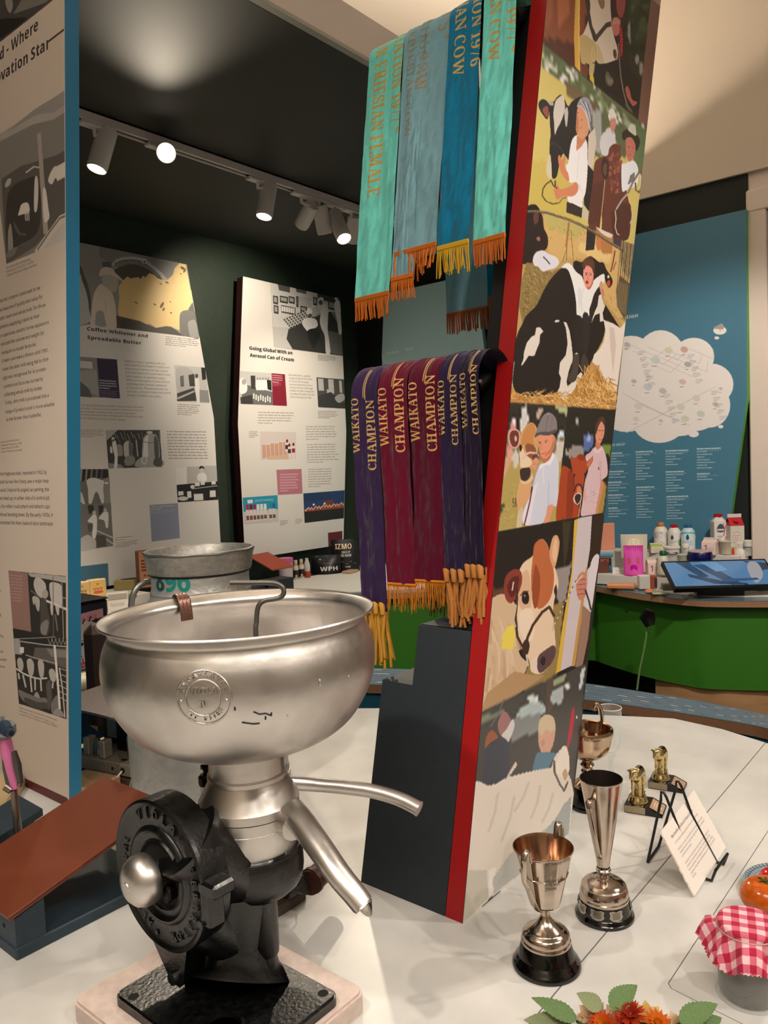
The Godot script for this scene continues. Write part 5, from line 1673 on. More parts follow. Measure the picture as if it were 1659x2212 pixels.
	var inr:=smooth_open(arc_points([[700,1476],[900,1482],[1080,1492],[1265,1512],[1400,1530],[1500,1545],[1600,1562],[1659,1574],[1800,1612]],hr),5)
	var rp:=outr.duplicate()
	for i in range(inr.size()-1,-1,-1):
		rp.append(inr[i])
	m=MB.new()
	m.extrude(rp,Vector3(0,hr-0.03,0),Vector3.RIGHT,Vector3.BACK,Vector3(0,0.0285,0))
	put("plywood_edge",m,ply,rl)
	var rc:=Cv.new(1400,128,Color(0.36,0.45,0.52),1)
	for j in 7:
		rc.lines(8+j*9,12+j*16,1380,16,1,2,Color(0.62,0.68,0.72),40+j,0.0,1.0)
		for k in 6:
			rc.rect(90+((j*173+k*229) % 1250),11+j*16,26,4,Color(0.85,0.88,0.9))
	m=MB.new()
	var first:=0
	var idx:=[]
	for i in outr.size():
		var u:=float(i)/(outr.size()-1)
		idx.append([m.vert(Vector3(outr[i].x,hr,outr[i].y),Vector3.UP,Vector2(u,0)),m.vert(Vector3(inr[i].x,hr,inr[i].y),Vector3.UP,Vector2(u,1))])
	for i in idx.size()-1:
		m.quad4(idx[i][0],idx[i+1][0],idx[i+1][1],idx[i][1])
	put("printed_top",m,printed("railprint",rc,0.35),rl)
	m=MB.new()
	for i in inr.size()-1:
		var mid:=(inr[i]-outr[i])*0.06
		var mid2:=(inr[i+1]-outr[i+1])*0.06
		var a:=Vector3(inr[i].x-mid.x,0.0,inr[i].y-mid.y)
		var b:=Vector3(inr[i+1].x-mid2.x,0.0,inr[i+1].y-mid2.y)
		var up:=Vector3(0,hr-0.03,0)
		var nn:=Vector3(mid.x,0,mid.y).normalized()
		m.quad(a+up,b+up,b,a,nn)
		m.quad(a+up-nn*0.02,b+up-nn*0.02,b-nn*0.02,a-nn*0.02,-nn)
	put("teal_front",m,mat("tealfront",Color(0.10,0.34,0.43),0.5),rl)
func birch()->StandardMaterial3D:
	if mats.has("birch"):
		return mats["birch"]
	var m:=mat("birch",Color.WHITE,0.5)
	var f:=FastNoiseLite.new()
	f.seed=5
	f.frequency=0.012
	f.fractal_octaves=5
	f.domain_warp_enabled=true
	f.domain_warp_amplitude=30.0
	var t:=NoiseTexture2D.new()
	t.width=512
	t.height=512
	t.seamless=true
	t.noise=f
	var g:=Gradient.new()
	g.set_color(0,Color(0.60,0.45,0.30))
	g.set_color(1,Color(0.72,0.57,0.41))
	t.color_ramp=g
	m.albedo_texture=t
	m.uv1_triplanar=true
	m.uv1_scale=Vector3(0.8,2.2,0.8)
	return m
func pix(p: Vector3)->Vector2:
	var q:=p-EYE
	var z:=q.dot(cf)
	return Vector2(829.5+FOC*q.dot(cr)/z,1106.0-FOC*q.dot(cu)/z)
func profile(A: Vector3,rows: Array)->Array:
	var r:=[]
	for q in rows:
		var y:=hgt(A,q[0])
		r.append(Vector2(q[1]*depth(Vector3(A.x,y,A.z))/FOC,y))
	return r
func smooth_profile(p: Array,k:=4)->Array:
	var r:=[]
	for i in p.size()-1:
		var a: Vector2=p[maxi(0,i-1)]
		var b: Vector2=p[i]
		var c: Vector2=p[i+1]
		var d: Vector2=p[mini(p.size()-1,i+2)]
		for j in k:
			r.append(b.cubic_interpolate(c,a,d,float(j)/k))
	r.append(p[p.size()-1])
	return r
func smooth_path(p: Array,k:=5)->Array:
	var r:=[]
	for i in p.size()-1:
		var a: Vector3=p[maxi(0,i-1)]
		var b: Vector3=p[i]
		var c: Vector3=p[i+1]
		var d: Vector3=p[mini(p.size()-1,i+2)]
		for j in k:
			r.append(b.cubic_interpolate(c,a,d,float(j)/k))
	r.append(p[p.size()-1])
	return r
func aluminium()->StandardMaterial3D:
	if mats.has("aluminium"):
		return mats["aluminium"]
	var m:=worn("aluminium",Color(0.74,0.72,0.70),Color(0.84,0.82,0.80),0.30,1.0,3.0,0.012,0.0,0.46)
	m.normal_enabled=true
	m.normal_texture=grain(0.02,0.0,1.0)
	m.normal_scale=0.10
	return m
func castiron()->StandardMaterial3D:
	if mats.has("castiron"):
		return mats["castiron"]
	var m:=worn("castiron",Color(0.012,0.013,0.015),Color(0.03,0.031,0.034),0.22,0.0,6.0,0.04,0.0,0.42)
	m.normal_enabled=true
	m.normal_texture=grain(0.05,0.0,1.0)
	m.normal_scale=0.10
	m.metallic_specular=0.6
	return m
func build_separator():
	var slab:=thing("stone_slab","pale pinkish white slab with rounded corners under the black iron base of the separator","slab",Vector3.ZERO)
	var m:=MB.new()
	var sp:=rounded_rect(0.432,-0.876,0.655,-0.601,0.016)
	m.extrude(sp,Vector3(0,TBL,0),Vector3.RIGHT,Vector3.BACK,Vector3(0,0.021,0))
	m.extrude(Geometry2D.offset_polygon(sp,-0.003)[0],Vector3(0,TBL+0.021,0),Vector3.RIGHT,Vector3.BACK,Vector3(0,0.003,0))
	put("slab",m,worn("slabstone",Color(0.78,0.69,0.66),Color(0.84,0.76,0.72),0.5,0.0,4.0,0.03),slab)
	var t:=thing("cream_separator","old hand cream separator with a big aluminium bowl, two spouts and a black iron body","cream separator",Vector3.ZERO)
	var alu:=aluminium()
	var iron:=castiron()
	var A:=Vector3(0.605,0,-0.738)
	var rows:=[[1613,60],[1612,88],[1607,112],[1598,142],[1585,176],[1570,206],[1550,232],[1530,249],[1505,265],[1480,277],[1450,286],[1418,289],[1388,286],[1366,279],[1352,273],[1343,271],[1336,274],[1328,283],[1323,291]]
	var pr:=smooth_profile(profile(A,rows),4)
	var inner:=[]
	for i in range(pr.size()-1,-1,-1):
		var d: Vector2=(pr[mini(i+1,pr.size()-1)]-pr[maxi(i-1,0)]).normalized()
		inner.append(pr[i]+Vector2(-d.y,d.x)*0.0016)
	var outl:=[Vector2(0.0,pr[0].y)]
	outl.append_array(pr)
	outl.append(pr[pr.size()-1]+Vector2(0.0004,0.0012))
	outl.append(inner[0]+Vector2(0.0,0.0014))
	outl.append_array(inner)
	outl.append(Vector2(0.0,inner[inner.size()-1].y))
	m=MB.new()
	m.lathe(outl,96,0.9,0,TAU,A)
	put("bowl",m,alu,t,"wide aluminium supply bowl with flared rim")
	emblem(t,A,pr,alu)
	m=MB.new()
	for q in [[688,1478,3.0,9.0],[620,1547,2.0,2.0],[752,1460,2.0,4.0]]:
		var s:=on_bowl(A,pr,q[0],q[1])
		var w:=surf(A,pr,s.x,s.y,0.0005)
		m.ball(w[0],Vector3(q[2],q[3],q[2])*0.0005,10,6)
	put("dent",m,alu,t)
	m=MB.new()
	for path in [[[553,1537],[562,1541],[572,1541],[583,1545]],[[571,1546],[578,1551]],[[588,1545],[590,1541]],[[528,1562],[545,1563],[560,1564]],[[502,1528],[503,1533]]]:
		var pts:=[]
		for q in path:
			var s:=on_bowl(A,pr,q[0],q[1])
			pts.append(surf(A,pr,s.x,s.y,0.0001)[0])
		m.tube(pts,[0.0009],6)
	put("scratch",m,mat("scratch",Color(0.08,0.08,0.085),0.6),t)
	var parts:=[
		["neck",[[1606,80],[1645,82],[1662,82]],alu],
		["neck_collar",[[1660,82],[1664,86],[1672,86],[1675,83]],alu],
		["cone",[[1674,83],[1690,91],[1716,105],[1721,108],[1738,108]],alu],
		["upper_band",[[1739,106],[1740,107.5],[1762,106],[1763,105]],alu],
		["lower_band",[[1763,105],[1764,106],[1800,103],[1806,101],[1822,99]],alu]]
	for q in parts:
		m=MB.new()
		m.lathe(profile(A,q[1]),64,0.5,0,TAU,A)
		put(q[0],m,q[2],t)
	m=MB.new()
	m.lathe(profile(A,[[1762,100],[1764,106.3],[1766,100]]),64,0.3,0,TAU,A)
	m.lathe(profile(A,[[1737,100],[1739,107.8],[1741,100]]),64,0.3,0,TAU,A)
	put("dark_seam",m,mat("seam",Color(0.05,0.045,0.04),0.6),t)
	var up:=smooth_path([at(596,1690,0.975),at(668,1694,0.995),at(730,1699,1.0),at(800,1708,1.0),at(860,1725,0.995),at(903,1746,0.985)],4)
	var rad:=[]
	for i in up.size():
		rad.append(lerpf(0.0085,0.0092,float(i)/up.size()))
	m=MB.new()
	m.tube(up,rad,20,false)
	var e: Vector3=up[up.size()-1]
	m.tube([e,e+(e-up[up.size()-2]).normalized()*0.002],[0.0098,0.0098],20,true)
	put("spout",m,alu,t,"upper thin spout")
	var low:=smooth_path([at(628,1752,0.93),at(650,1775,0.915),at(690,1830,0.89),at(732,1890,0.87),at(765,1930,0.86),at(784,1955,0.855)],4)
	rad=[]
	for i in low.size():
		rad.append(lerpf(0.0185,0.0130,pow(float(i)/low.size(),0.7)))
	m=MB.new()
	var keep:=low.duplicate()
	m.tube(low,rad,24,false,0.82,Vector3(0,1,0))
	e=keep[keep.size()-1]
	var dd: Vector3=(e-keep[keep.size()-2]).normalized()
	m.tube([e,e+dd*0.002,e+dd*0.0022,e-dd*0.006],[0.0138,0.0138,0.0118,0.0110],24,false,0.62,Vector3(0,1,0))
	put("spout",m,alu,t,"lower wide spout with flattened mouth")
	m=MB.new()
	m.tube([e+dd*0.0004,e+dd*0.0010],[0.0118,0.0118],24,true,0.62,Vector3(0,1,0))
	put("spout_mouth",m,mat("darkmouth",Color(0.03,0.028,0.025),0.7),t)
	m=MB.new()
	m.tube([at(626,1768,0.93),at(641,1782,0.918)],[0.0215,0.0195],24,true)
	put("spout_collar",m,alu,t)
	m=MB.new()
	m.lathe(profile(A,[[1800,60],[1812,94],[1816,100],[1822,105],[1838,110],[1868,111],[1888,108],[1900,102],[1912,88],[1914,40]]),64,0.8,0,TAU,A)
	put("gear_pan",m,iron,t,"black iron pan under the bands")
	m=MB.new()
	m.lathe(profile(A,[[1819,100],[1821,107],[1826,108],[1830,105]]),64,0.8,0,TAU,A)
	put("pan_lip",m,iron,t)
	var base:=TBL+0.024
	var cx:=A+Vector3(-0.022,0,0.0)
	var cy:=hgt(A,1905)
	m=MB.new()
	m.tube([Vector3(cx.x,cy+0.01,cx.z),Vector3(cx.x,cy-0.03,cx.z),Vector3(cx.x-0.002,base+0.05,cx.z),Vector3(cx.x-0.006,base+0.022,cx.z+0.003),Vector3(cx.x-0.012,base+0.010,cx.z+0.006)],[0.047,0.042,0.038,0.046,0.066],32,false)
	put("column",m,iron,t)
	m=MB.new()
	for sgn in [-1.0,1.0]:
		m.tube([Vector3(cx.x+0.012,cy-0.01,cx.z+sgn*0.030),Vector3(cx.x+0.004,base+0.01,cx.z+sgn*0.042)],[0.008,0.011],10)
	put("column_rib",m,iron,t)
	var dt:=at(567,1935,0.935)
	m=MB.new()
	var dy:=hgt(dt,1908)
	m.lathe([Vector2(0.0,hgt(dt,2140)),Vector2(0.007,hgt(dt,2138)),Vector2(0.007,hgt(dt,2118)),Vector2(0.0125,hgt(dt,2114)),Vector2(0.0125,hgt(dt,2062)),Vector2(0.0165,hgt(dt,2055)),Vector2(0.0172,hgt(dt,2040)),Vector2(0.0172,dy),Vector2(0.02,dy+0.012)],28,0.5,0,TAU,Vector3(dt.x,0,dt.z))
	put("spindle_tube",m,iron,t)
	m=MB.new()
	var bp:=rounded_rect(0.459,-0.826,0.618,-0.610,0.012)
	m.extrude(bp,Vector3(0,TBL+0.024,0),Vector3.RIGHT,Vector3.BACK,Vector3(0,0.010,0))
	m.extrude(Geometry2D.offset_polygon(bp,-0.0025)[0],Vector3(0,TBL+0.034,0),Vector3.RIGHT,Vector3.BACK,Vector3(0,0.0025,0))
	put("base_plate",m,iron,t,"flat black iron base plate")
	m=MB.new()
	m.lathe([Vector2(0.027,base+0.010),Vector2(0.025,base+0.017),Vector2(0.021,base+0.017),Vector2(0.020,base+0.0125),Vector2(0.0,base+0.0125)],30,0.4,0,TAU,Vector3(0.497,0,-0.672))
	put("bolt_boss",m,iron,t)
	m=MB.new()
	for q in [[0.470,-0.80],[0.605,-0.625],[0.60,-0.79]]:
		m.lathe([Vector2(0.0,base+0.0128),Vector2(0.006,base+0.0128),Vector2(0.0065,base+0.012)],16,0.3,0,TAU,Vector3(q[0],0,q[1]))
	put("bolt_hole",m,mat("holeblack",Color(0.004,0.004,0.004),0.9),t)
	var W:=Vector3(0.500,1.075,-0.780)
	var R:=0.088
	var ol:=PackedVector2Array()
	for i in 72:
		var a:=TAU*i/72
		ol.append(Vector2(cos(a)*R,sin(a)*R))
	var tail:=PackedVector2Array([Vector2(-0.045,-0.070),Vector2(0.005,-0.128),Vector2(0.022,-0.130),Vector2(0.030,-0.120),Vector2(0.040,-0.080),Vector2(0.075,-0.045)])
	var lug:=Geometry2D.merge_polygons(ol,tail)[0]
	m=MB.new()
	m.extrude(lug,W+Vector3(0.004,0,0),Vector3.BACK,Vector3.UP,Vector3(0.030,0,0))
	put("gear_housing",m,iron,t,"round black gear housing with raised lettering")
	m=MB.new()
	m.xf=Transform3D(Basis(Vector3.UP,Vector3.LEFT,Vector3.BACK),W)
	var hs:=-0.004
	m.lathe([Vector2(0.0885,hs),Vector2(0.088,0.001),Vector2(0.085,0.003),Vector2(0.082,0.001),Vector2(0.080,-0.001),Vector2(0.058,-0.001),Vector2(0.056,0.002),Vector2(0.052,0.003),Vector2(0.049,0.0),Vector2(0.047,-0.002),Vector2(0.042,-0.002),Vector2(0.040,0.0005),Vector2(0.037,-0.004),Vector2(0.036,-0.012)],72,0.8)
	put("housing_face",m,iron,t)
	m=MB.new()
	m.xf=Transform3D(Basis(Vector3.UP,Vector3.LEFT,Vector3.BACK),W)
	m.lathe([Vector2(0.0385,-0.0035),Vector2(0.0,-0.0033)],40,0.5)
	put("housing_opening",m,mat("holeblack",Color(0.004,0.004,0.004),0.9),t)
	var hub:=W+Vector3(0,0.002,-0.003)
	m=MB.new()
	m.xf=Transform3D(Basis(Vector3.UP,Vector3.LEFT,Vector3.BACK),hub)
	m.lathe([Vector2(0.012,-0.003),Vector2(0.012,0.010),Vector2(0.0285,0.012),Vector2(0.0295,0.016),Vector2(0.0290,0.024),Vector2(0.026,0.031),Vector2(0.020,0.0365),Vector2(0.012,0.0395),Vector2(0.006,0.0405),Vector2(0.0055,0.0415),Vector2(0.0,0.042)],48,0.9)
	put("hub_cap",m,alu,t,"domed silver hub cap")
	m=MB.new()
	m.box(W+Vector3(-0.002,-0.012,0.024),Vector3(0.012,0.014,0.014),0.002)
	m.tube([W+Vector3(-0.004,-0.022,0.022),W+Vector3(-0.004,-0.002,0.026)],[0.004,0.004],8)
	put("crank_catch",m,mat("brownsteel",Color(0.07,0.055,0.05),0.4,0.7),t)
	ring_text(t,W,"VIOLA",0.062,0.016,118.0,62.0,iron)
	ring_text(t,W,"SEPARATOR",0.062,0.013,22.0,-72.0,iron)
	ring_text(t,W,"ALFA-LAVAL",0.062,0.012,250.0,158.0,iron)
	ring_text(t,W,"* *",0.062,0.014,292.0,262.0,iron)
	m=MB.new()
	m.tube([W+Vector3(0.02,0.045,0.03),Vector3(A.x-0.03,hgt(A,1860),A.z+0.01),Vector3(A.x-0.01,hgt(A,1870),A.z)],[0.045,0.04,0.04],24,true)
	m.tube([W+Vector3(0.03,-0.045,0.03),Vector3(A.x-0.03,base+0.05,A.z)],[0.034,0.032],24,true)
	m.box(W+Vector3(0.045,0.0,0.03),Vector3(0.05,0.11,0.075),0.012)
	put("housing_arm",m,iron,t)
	m=MB.new()
	m.box(W+Vector3(0.012,0.012,0.092),Vector3(0.030,0.016,0.030),0.003)
	m.box(W+Vector3(0.010,-0.012,0.086),Vector3(0.022,0.044,0.018),0.003)
	put("housing_clamp",m,iron,t)
	var lb:=W+Vector3(0.0,-0.118,0.017)
	for q in [[lb+Vector3(0.006,0,0),0.0075,0.009],[W+Vector3(0.002,-0.03,0.080),0.004,0.006]]:
		m=MB.new()
		m.tube([q[0],q[0]-Vector3(q[2],0,0)],[q[1],q[1]],16)
		put("bolt",m,iron,t)
	var O:=at(447,1700,1.03)
	var ox:=Vector3(O.x,0,O.z)
	m=MB.new()
	m.lathe([Vector2(0.0,hgt(ox,1696)),Vector2(0.0095,hgt(ox,1695)),Vector2(0.0105,hgt(ox,1690)),Vector2(0.0105,hgt(ox,1677)),Vector2(0.008,hgt(ox,1672)),Vector2(0.004,hgt(ox,1670)),Vector2(0.004,hgt(ox,1660)),Vector2(0.007,hgt(ox,1659)),Vector2(0.007,hgt(ox,1653)),Vector2(0.0045,hgt(ox,1651)),Vector2(0.0045,hgt(ox,1646)),Vector2(0.009,hgt(ox,1645)),Vector2(0.009,hgt(ox,1640)),Vector2(0.0,hgt(ox,1639))],24,0.4,0,TAU,ox)
	m.lathe([Vector2(0.0,hgt(ox,1730)),Vector2(0.008,hgt(ox,1728)),Vector2(0.008,hgt(ox,1718)),Vector2(0.0,hgt(ox,1717))],20,0.4,0,TAU,ox)
	put("oil_cup_fitting",m,mat("oldbrass",Color(0.16,0.135,0.10),0.4,0.8),t)
	m=MB.new()
	m.lathe([Vector2(0.0085,hgt(ox,1719)),Vector2(0.0085,hgt(ox,1694))],24,0.4,0,TAU,ox)
	put("oil_glass",m,glass("oilglass",Color(0.85,0.85,0.8),0.25),t)
	m=MB.new()
	m.tube([Vector3(O.x,hgt(ox,1729),O.z),Vector3(O.x+0.01,hgt(ox,1745),O.z+0.006),Vector3(O.x+0.03,hgt(ox,1760),O.z+0.015)],[0.005,0.005,0.005],8)
	put("oil_pipe",m,mat("oldbrass",Color(0.16,0.135,0.10),0.4,0.8),t)
	var dp:=depth(Vector3(A.x,1.33,A.z))
	var rod:=[]
	for q in [[497,1259],[540,1259],[585,1259],[601,1262],[611,1270],[613,1281],[606,1290],[592,1294],[574,1297],[562,1304],[556,1318],[554,1345],[553,1380]]:
		rod.append(at(q[0],q[1],dp))
	rod.append(Vector3(rod[12].x,pr[0].y+0.004,rod[12].z))
	m=MB.new()
	m.tube(smooth_path(rod,4),[0.0031],12,true)
	put("tap_rod",m,mat("rodsteel",Color(0.42,0.41,0.39),0.45,0.9),t,"bent grey tap rod")
	var rim: Vector2=pr[pr.size()-1]
	var best:=0.0
	var bd:=1e9
	for i in 200:
		var a:=TAU*i/200
		var p:=A+Vector3(cos(a)*rim.x,rim.y,sin(a)*rim.x)
		if (p-EYE).dot(cf)>depth(A+Vector3(0,rim.y,0)):
			var d:=absf(pix(p).x-392)
			if d<bd:
				bd=d
				best=a
	m=MB.new()
	var er:=Vector3(cos(best),0,sin(best))
	var et:=Vector3(-sin(best),0,cos(best))
	var rp:=A+er*rim.x+Vector3(0,rim.y,0)
	var cl:=smooth_path([rp+er*0.006+Vector3(0,-0.014,0),rp+er*0.007+Vector3(0,0.0,0),rp+Vector3(0,0.006,0),rp-er*0.012+Vector3(0,0.001,0),rp-er*0.017+Vector3(0,-0.012,0),rp-er*0.019+Vector3(0,-0.028,0)],4)
	for off in [-0.0058,-0.0005,0.0048]:
		var pp:=[]
		for q in cl:
			pp.append(q+et*off)
		m.tube(pp,[0.0036],10,true,0.35,er)
	put("clip",m,worn("copperclip",Color(0.42,0.30,0.26),Color(0.62,0.46,0.41),0.35,0.9,30.0,0.05),t,"coppery clip hooked over the rim")
	var g:=thing("wooden_handle_tool","old tool with a rusty brown cylinder and timber base lying behind the separator","tool",Vector3.ZERO)
	m=MB.new()
	m.tube([at(668,1908,1.10),at(722,1860,1.17)],[0.017,0.0155],24,true)
	m.tube([at(672,1904,1.105),at(678,1899,1.11)],[0.0185,0.0185],24,true)
	put("rusty_cylinder",m,worn("rust",Color(0.20,0.085,0.05),Color(0.30,0.13,0.08),0.5,0.2,12.0,0.05),g)
	m=MB.new()
	var b0:=on_y(604,1982,TBL)
	var b1:=on_y(658,1948,TBL)
	var dv:=(b1-b0)
	var yaw:=atan2(-dv.z,dv.x)
	m.box((b0+b1)/2+Vector3(-0.01,0.008,-0.035),Vector3(dv.length()+0.03,0.016,0.07),0.002,Basis(Vector3.UP,yaw))
	put("timber_base",m,worn("oldtimber",Color(0.24,0.20,0.15),Color(0.36,0.31,0.24),0.7,0.0,14.0,0.06),g)
	m=MB.new()
	var pc:=(b0+b1)/2+Vector3(0.0,0.03,-0.03)
	m.tube([pc+Vector3(-0.03,0.0,0),pc+Vector3(0.0,0.004,-0.004),at(664,1910,1.10)],[0.012,0.016,0.014],16)
	m.box(pc+Vector3(-0.01,-0.008,0.0),Vector3(0.05,0.016,0.03),0.003)
	put("iron_bracket",m,iron,g)
	m=MB.new()
	m.tube([pc+Vector3(0.022,-0.01,0.02),pc+Vector3(0.026,0.01,0.022),pc+Vector3(0.020,0.022,0.016)],[0.0014],6)
	put("white_string",m,mat("stringwhite",Color(0.8,0.78,0.74),0.8),g)
func rounded_rect(x0: float,y0: float,x1: float,y1: float,r: float,k:=6)->PackedVector2Array:
	var p:=PackedVector2Array()
	for c in [[x1-r,y1-r,0.0],[x0+r,y1-r,90.0],[x0+r,y0+r,180.0],[x1-r,y0+r,270.0]]:
		for i in k+1:
			var a:=deg_to_rad(c[2]+90.0*i/k)
			p.append(Vector2(c[0]+cos(a)*r,c[1]+sin(a)*r))
	return p
func surf(A: Vector3,pr: Array,a: float,s: float,d: float)->Array:
	var i:=0
	var run:=s
	while i<pr.size()-2 and run>(pr[i+1]-pr[i]).length():
		run -= (pr[i+1]-pr[i]).length()
		i += 1
	var l: float=(pr[i+1]-pr[i]).length()
	var q: Vector2=pr[i].lerp(pr[i+1],clampf(run/l,0,1))
	var t0: Vector2=(pr[mini(i+1,pr.size()-1)]-pr[maxi(i-1,0)]).normalized()
	var t1: Vector2=(pr[mini(i+2,pr.size()-1)]-pr[i]).normalized()
	var t:=t0.lerp(t1,run/l).normalized()
	var nr:=Vector2(t.y,-t.x)
	q += nr*d
	var e:=Vector3(cos(a),0,sin(a))
	return [A+e*q.x+Vector3(0,q.y,0),e*nr.x+Vector3(0,nr.y,0)]
func on_bowl(A: Vector3,pr: Array,px: float,py: float)->Vector2:
	var total:=0.0
	for i in pr.size()-1:
		total += (pr[i+1]-pr[i]).length()
	var best:=Vector2.ZERO
	var bd:=1e18
	var a0:=atan2(EYE.z-A.z,EYE.x-A.x)
	for i in 80:
		for j in 60:
			var a:=a0-1.5+3.0*i/79
			var s:=total*(0.1+0.85*j/59)
			var d:=pix(surf(A,pr,a,s,0.0)[0]).distance_squared_to(Vector2(px,py))
			if d<bd:
				bd=d
				best=Vector2(a,s)
	return best
func emblem(t: Node3D,A: Vector3,pr: Array,m_: Material):
	var c:=on_bowl(A,pr,434,1512)
	var rr: float=Vector2(surf(A,pr,c.x,c.y,0)[0].x-A.x,surf(A,pr,c.x,c.y,0)[0].z-A.z).length()
	var k:=depth(surf(A,pr,c.x,c.y,0)[0])/FOC
	var put_:=func(x: float,y: float,d: float)->Array:
		return surf(A,pr,c.x-x/rr,c.y+y,d)
	var m:=MB.new()
	for spec in [[60.0*k,0.0011],[40.0*k,0.0011]]:
		var pts:=[]
		for i in 64:
			var a:=TAU*i/64
			pts.append(put_.call(cos(a)*spec[0],sin(a)*spec[0],0.0002)[0])
		m.tube(pts,[spec[1]],8,false,1.0,Vector3.ZERO,true)
	put("emblem_ring",m,m_,t)
	m=MB.new()
	var word:=func(s: String,x: float,y: float,size: float):
		var tm:=text_mesh(s,"sans bold",32,0.05)
		var bb:=tm.get_aabb()
		m.letters(tm,func(v: Vector3)->Vector3:
			var q: Array=put_.call(x+(v.x-bb.get_center().x)*size,y+v.y*size,0.0003+(v.z+0.025)*0.045)
			return q[0])
	word.call("VIOLA",0.0,2.0*k,22.0*k)
	word.call("IV",0.0,-26.0*k,22.0*k)
	var ring:=func(s: String,r: float,size: float,from: float,to: float,outward: bool):
		for i in s.length():
			if s[i]==" ":
				continue
			var a:=deg_to_rad(lerpf(from,to,float(i)/(s.length()-1)))
			var tm:=text_mesh(s[i],"sans bold",32,0.05)
			var bb:=tm.get_aabb()
			m.letters(tm,func(v: Vector3)->Vector3:
				var lx:=(v.x-bb.get_center().x)*size
				var ly:=v.y*size
				var o:=Vector2(cos(a),sin(a))
				var al:=Vector2(sin(a),-cos(a)) if outward else Vector2(-sin(a),cos(a))
				var upv:=o if outward else -o
				var p:=o*(r if outward else r+size*0.7)+al*lx+upv*ly
				return put_.call(p.x,p.y,0.0003+(v.z+0.025)*0.045)[0])
	ring.call("ALFA-LAVAL",44.0*k,16.0*k,158.0,22.0,true)
	ring.call("100 LITER",43.0*k,16.0*k,218.0,322.0,false)
	for sx in [-1.0,1.0]:
		m.ball(put_.call(sx*50.0*k,-6.0*k,0.0004)[0],Vector3.ONE*0.0018,10,6)
	put("emblem_lettering",m,m_,t,"raised lettering in the round emblem")
func ring_text(t: Node3D,W: Vector3,s: String,r: float,size: float,from: float,to: float,m_: Material):
	var m:=MB.new()
	for i in s.length():
		if s[i]==" ":
			continue
		var a:=deg_to_rad(lerpf(from,to,float(i)/(s.length()-1)))
		var tm:=text_mesh(s[i],"sans bold",32,0.06)
		var bb:=tm.get_aabb()
		m.letters(tm,func(v: Vector3)->Vector3:
			var lx:=(v.x-bb.get_center().x)*size
			var ly:=v.y*size
			var o:=Vector2(cos(a),sin(a))
			var al:=Vector2(sin(a),-cos(a))
			var p:=o*(r+ly)+al*lx
			return W+Vector3(-0.001-(v.z+0.03)*0.035+0.002,p.y,p.x))
	put("raised_lettering",m,m_,t)
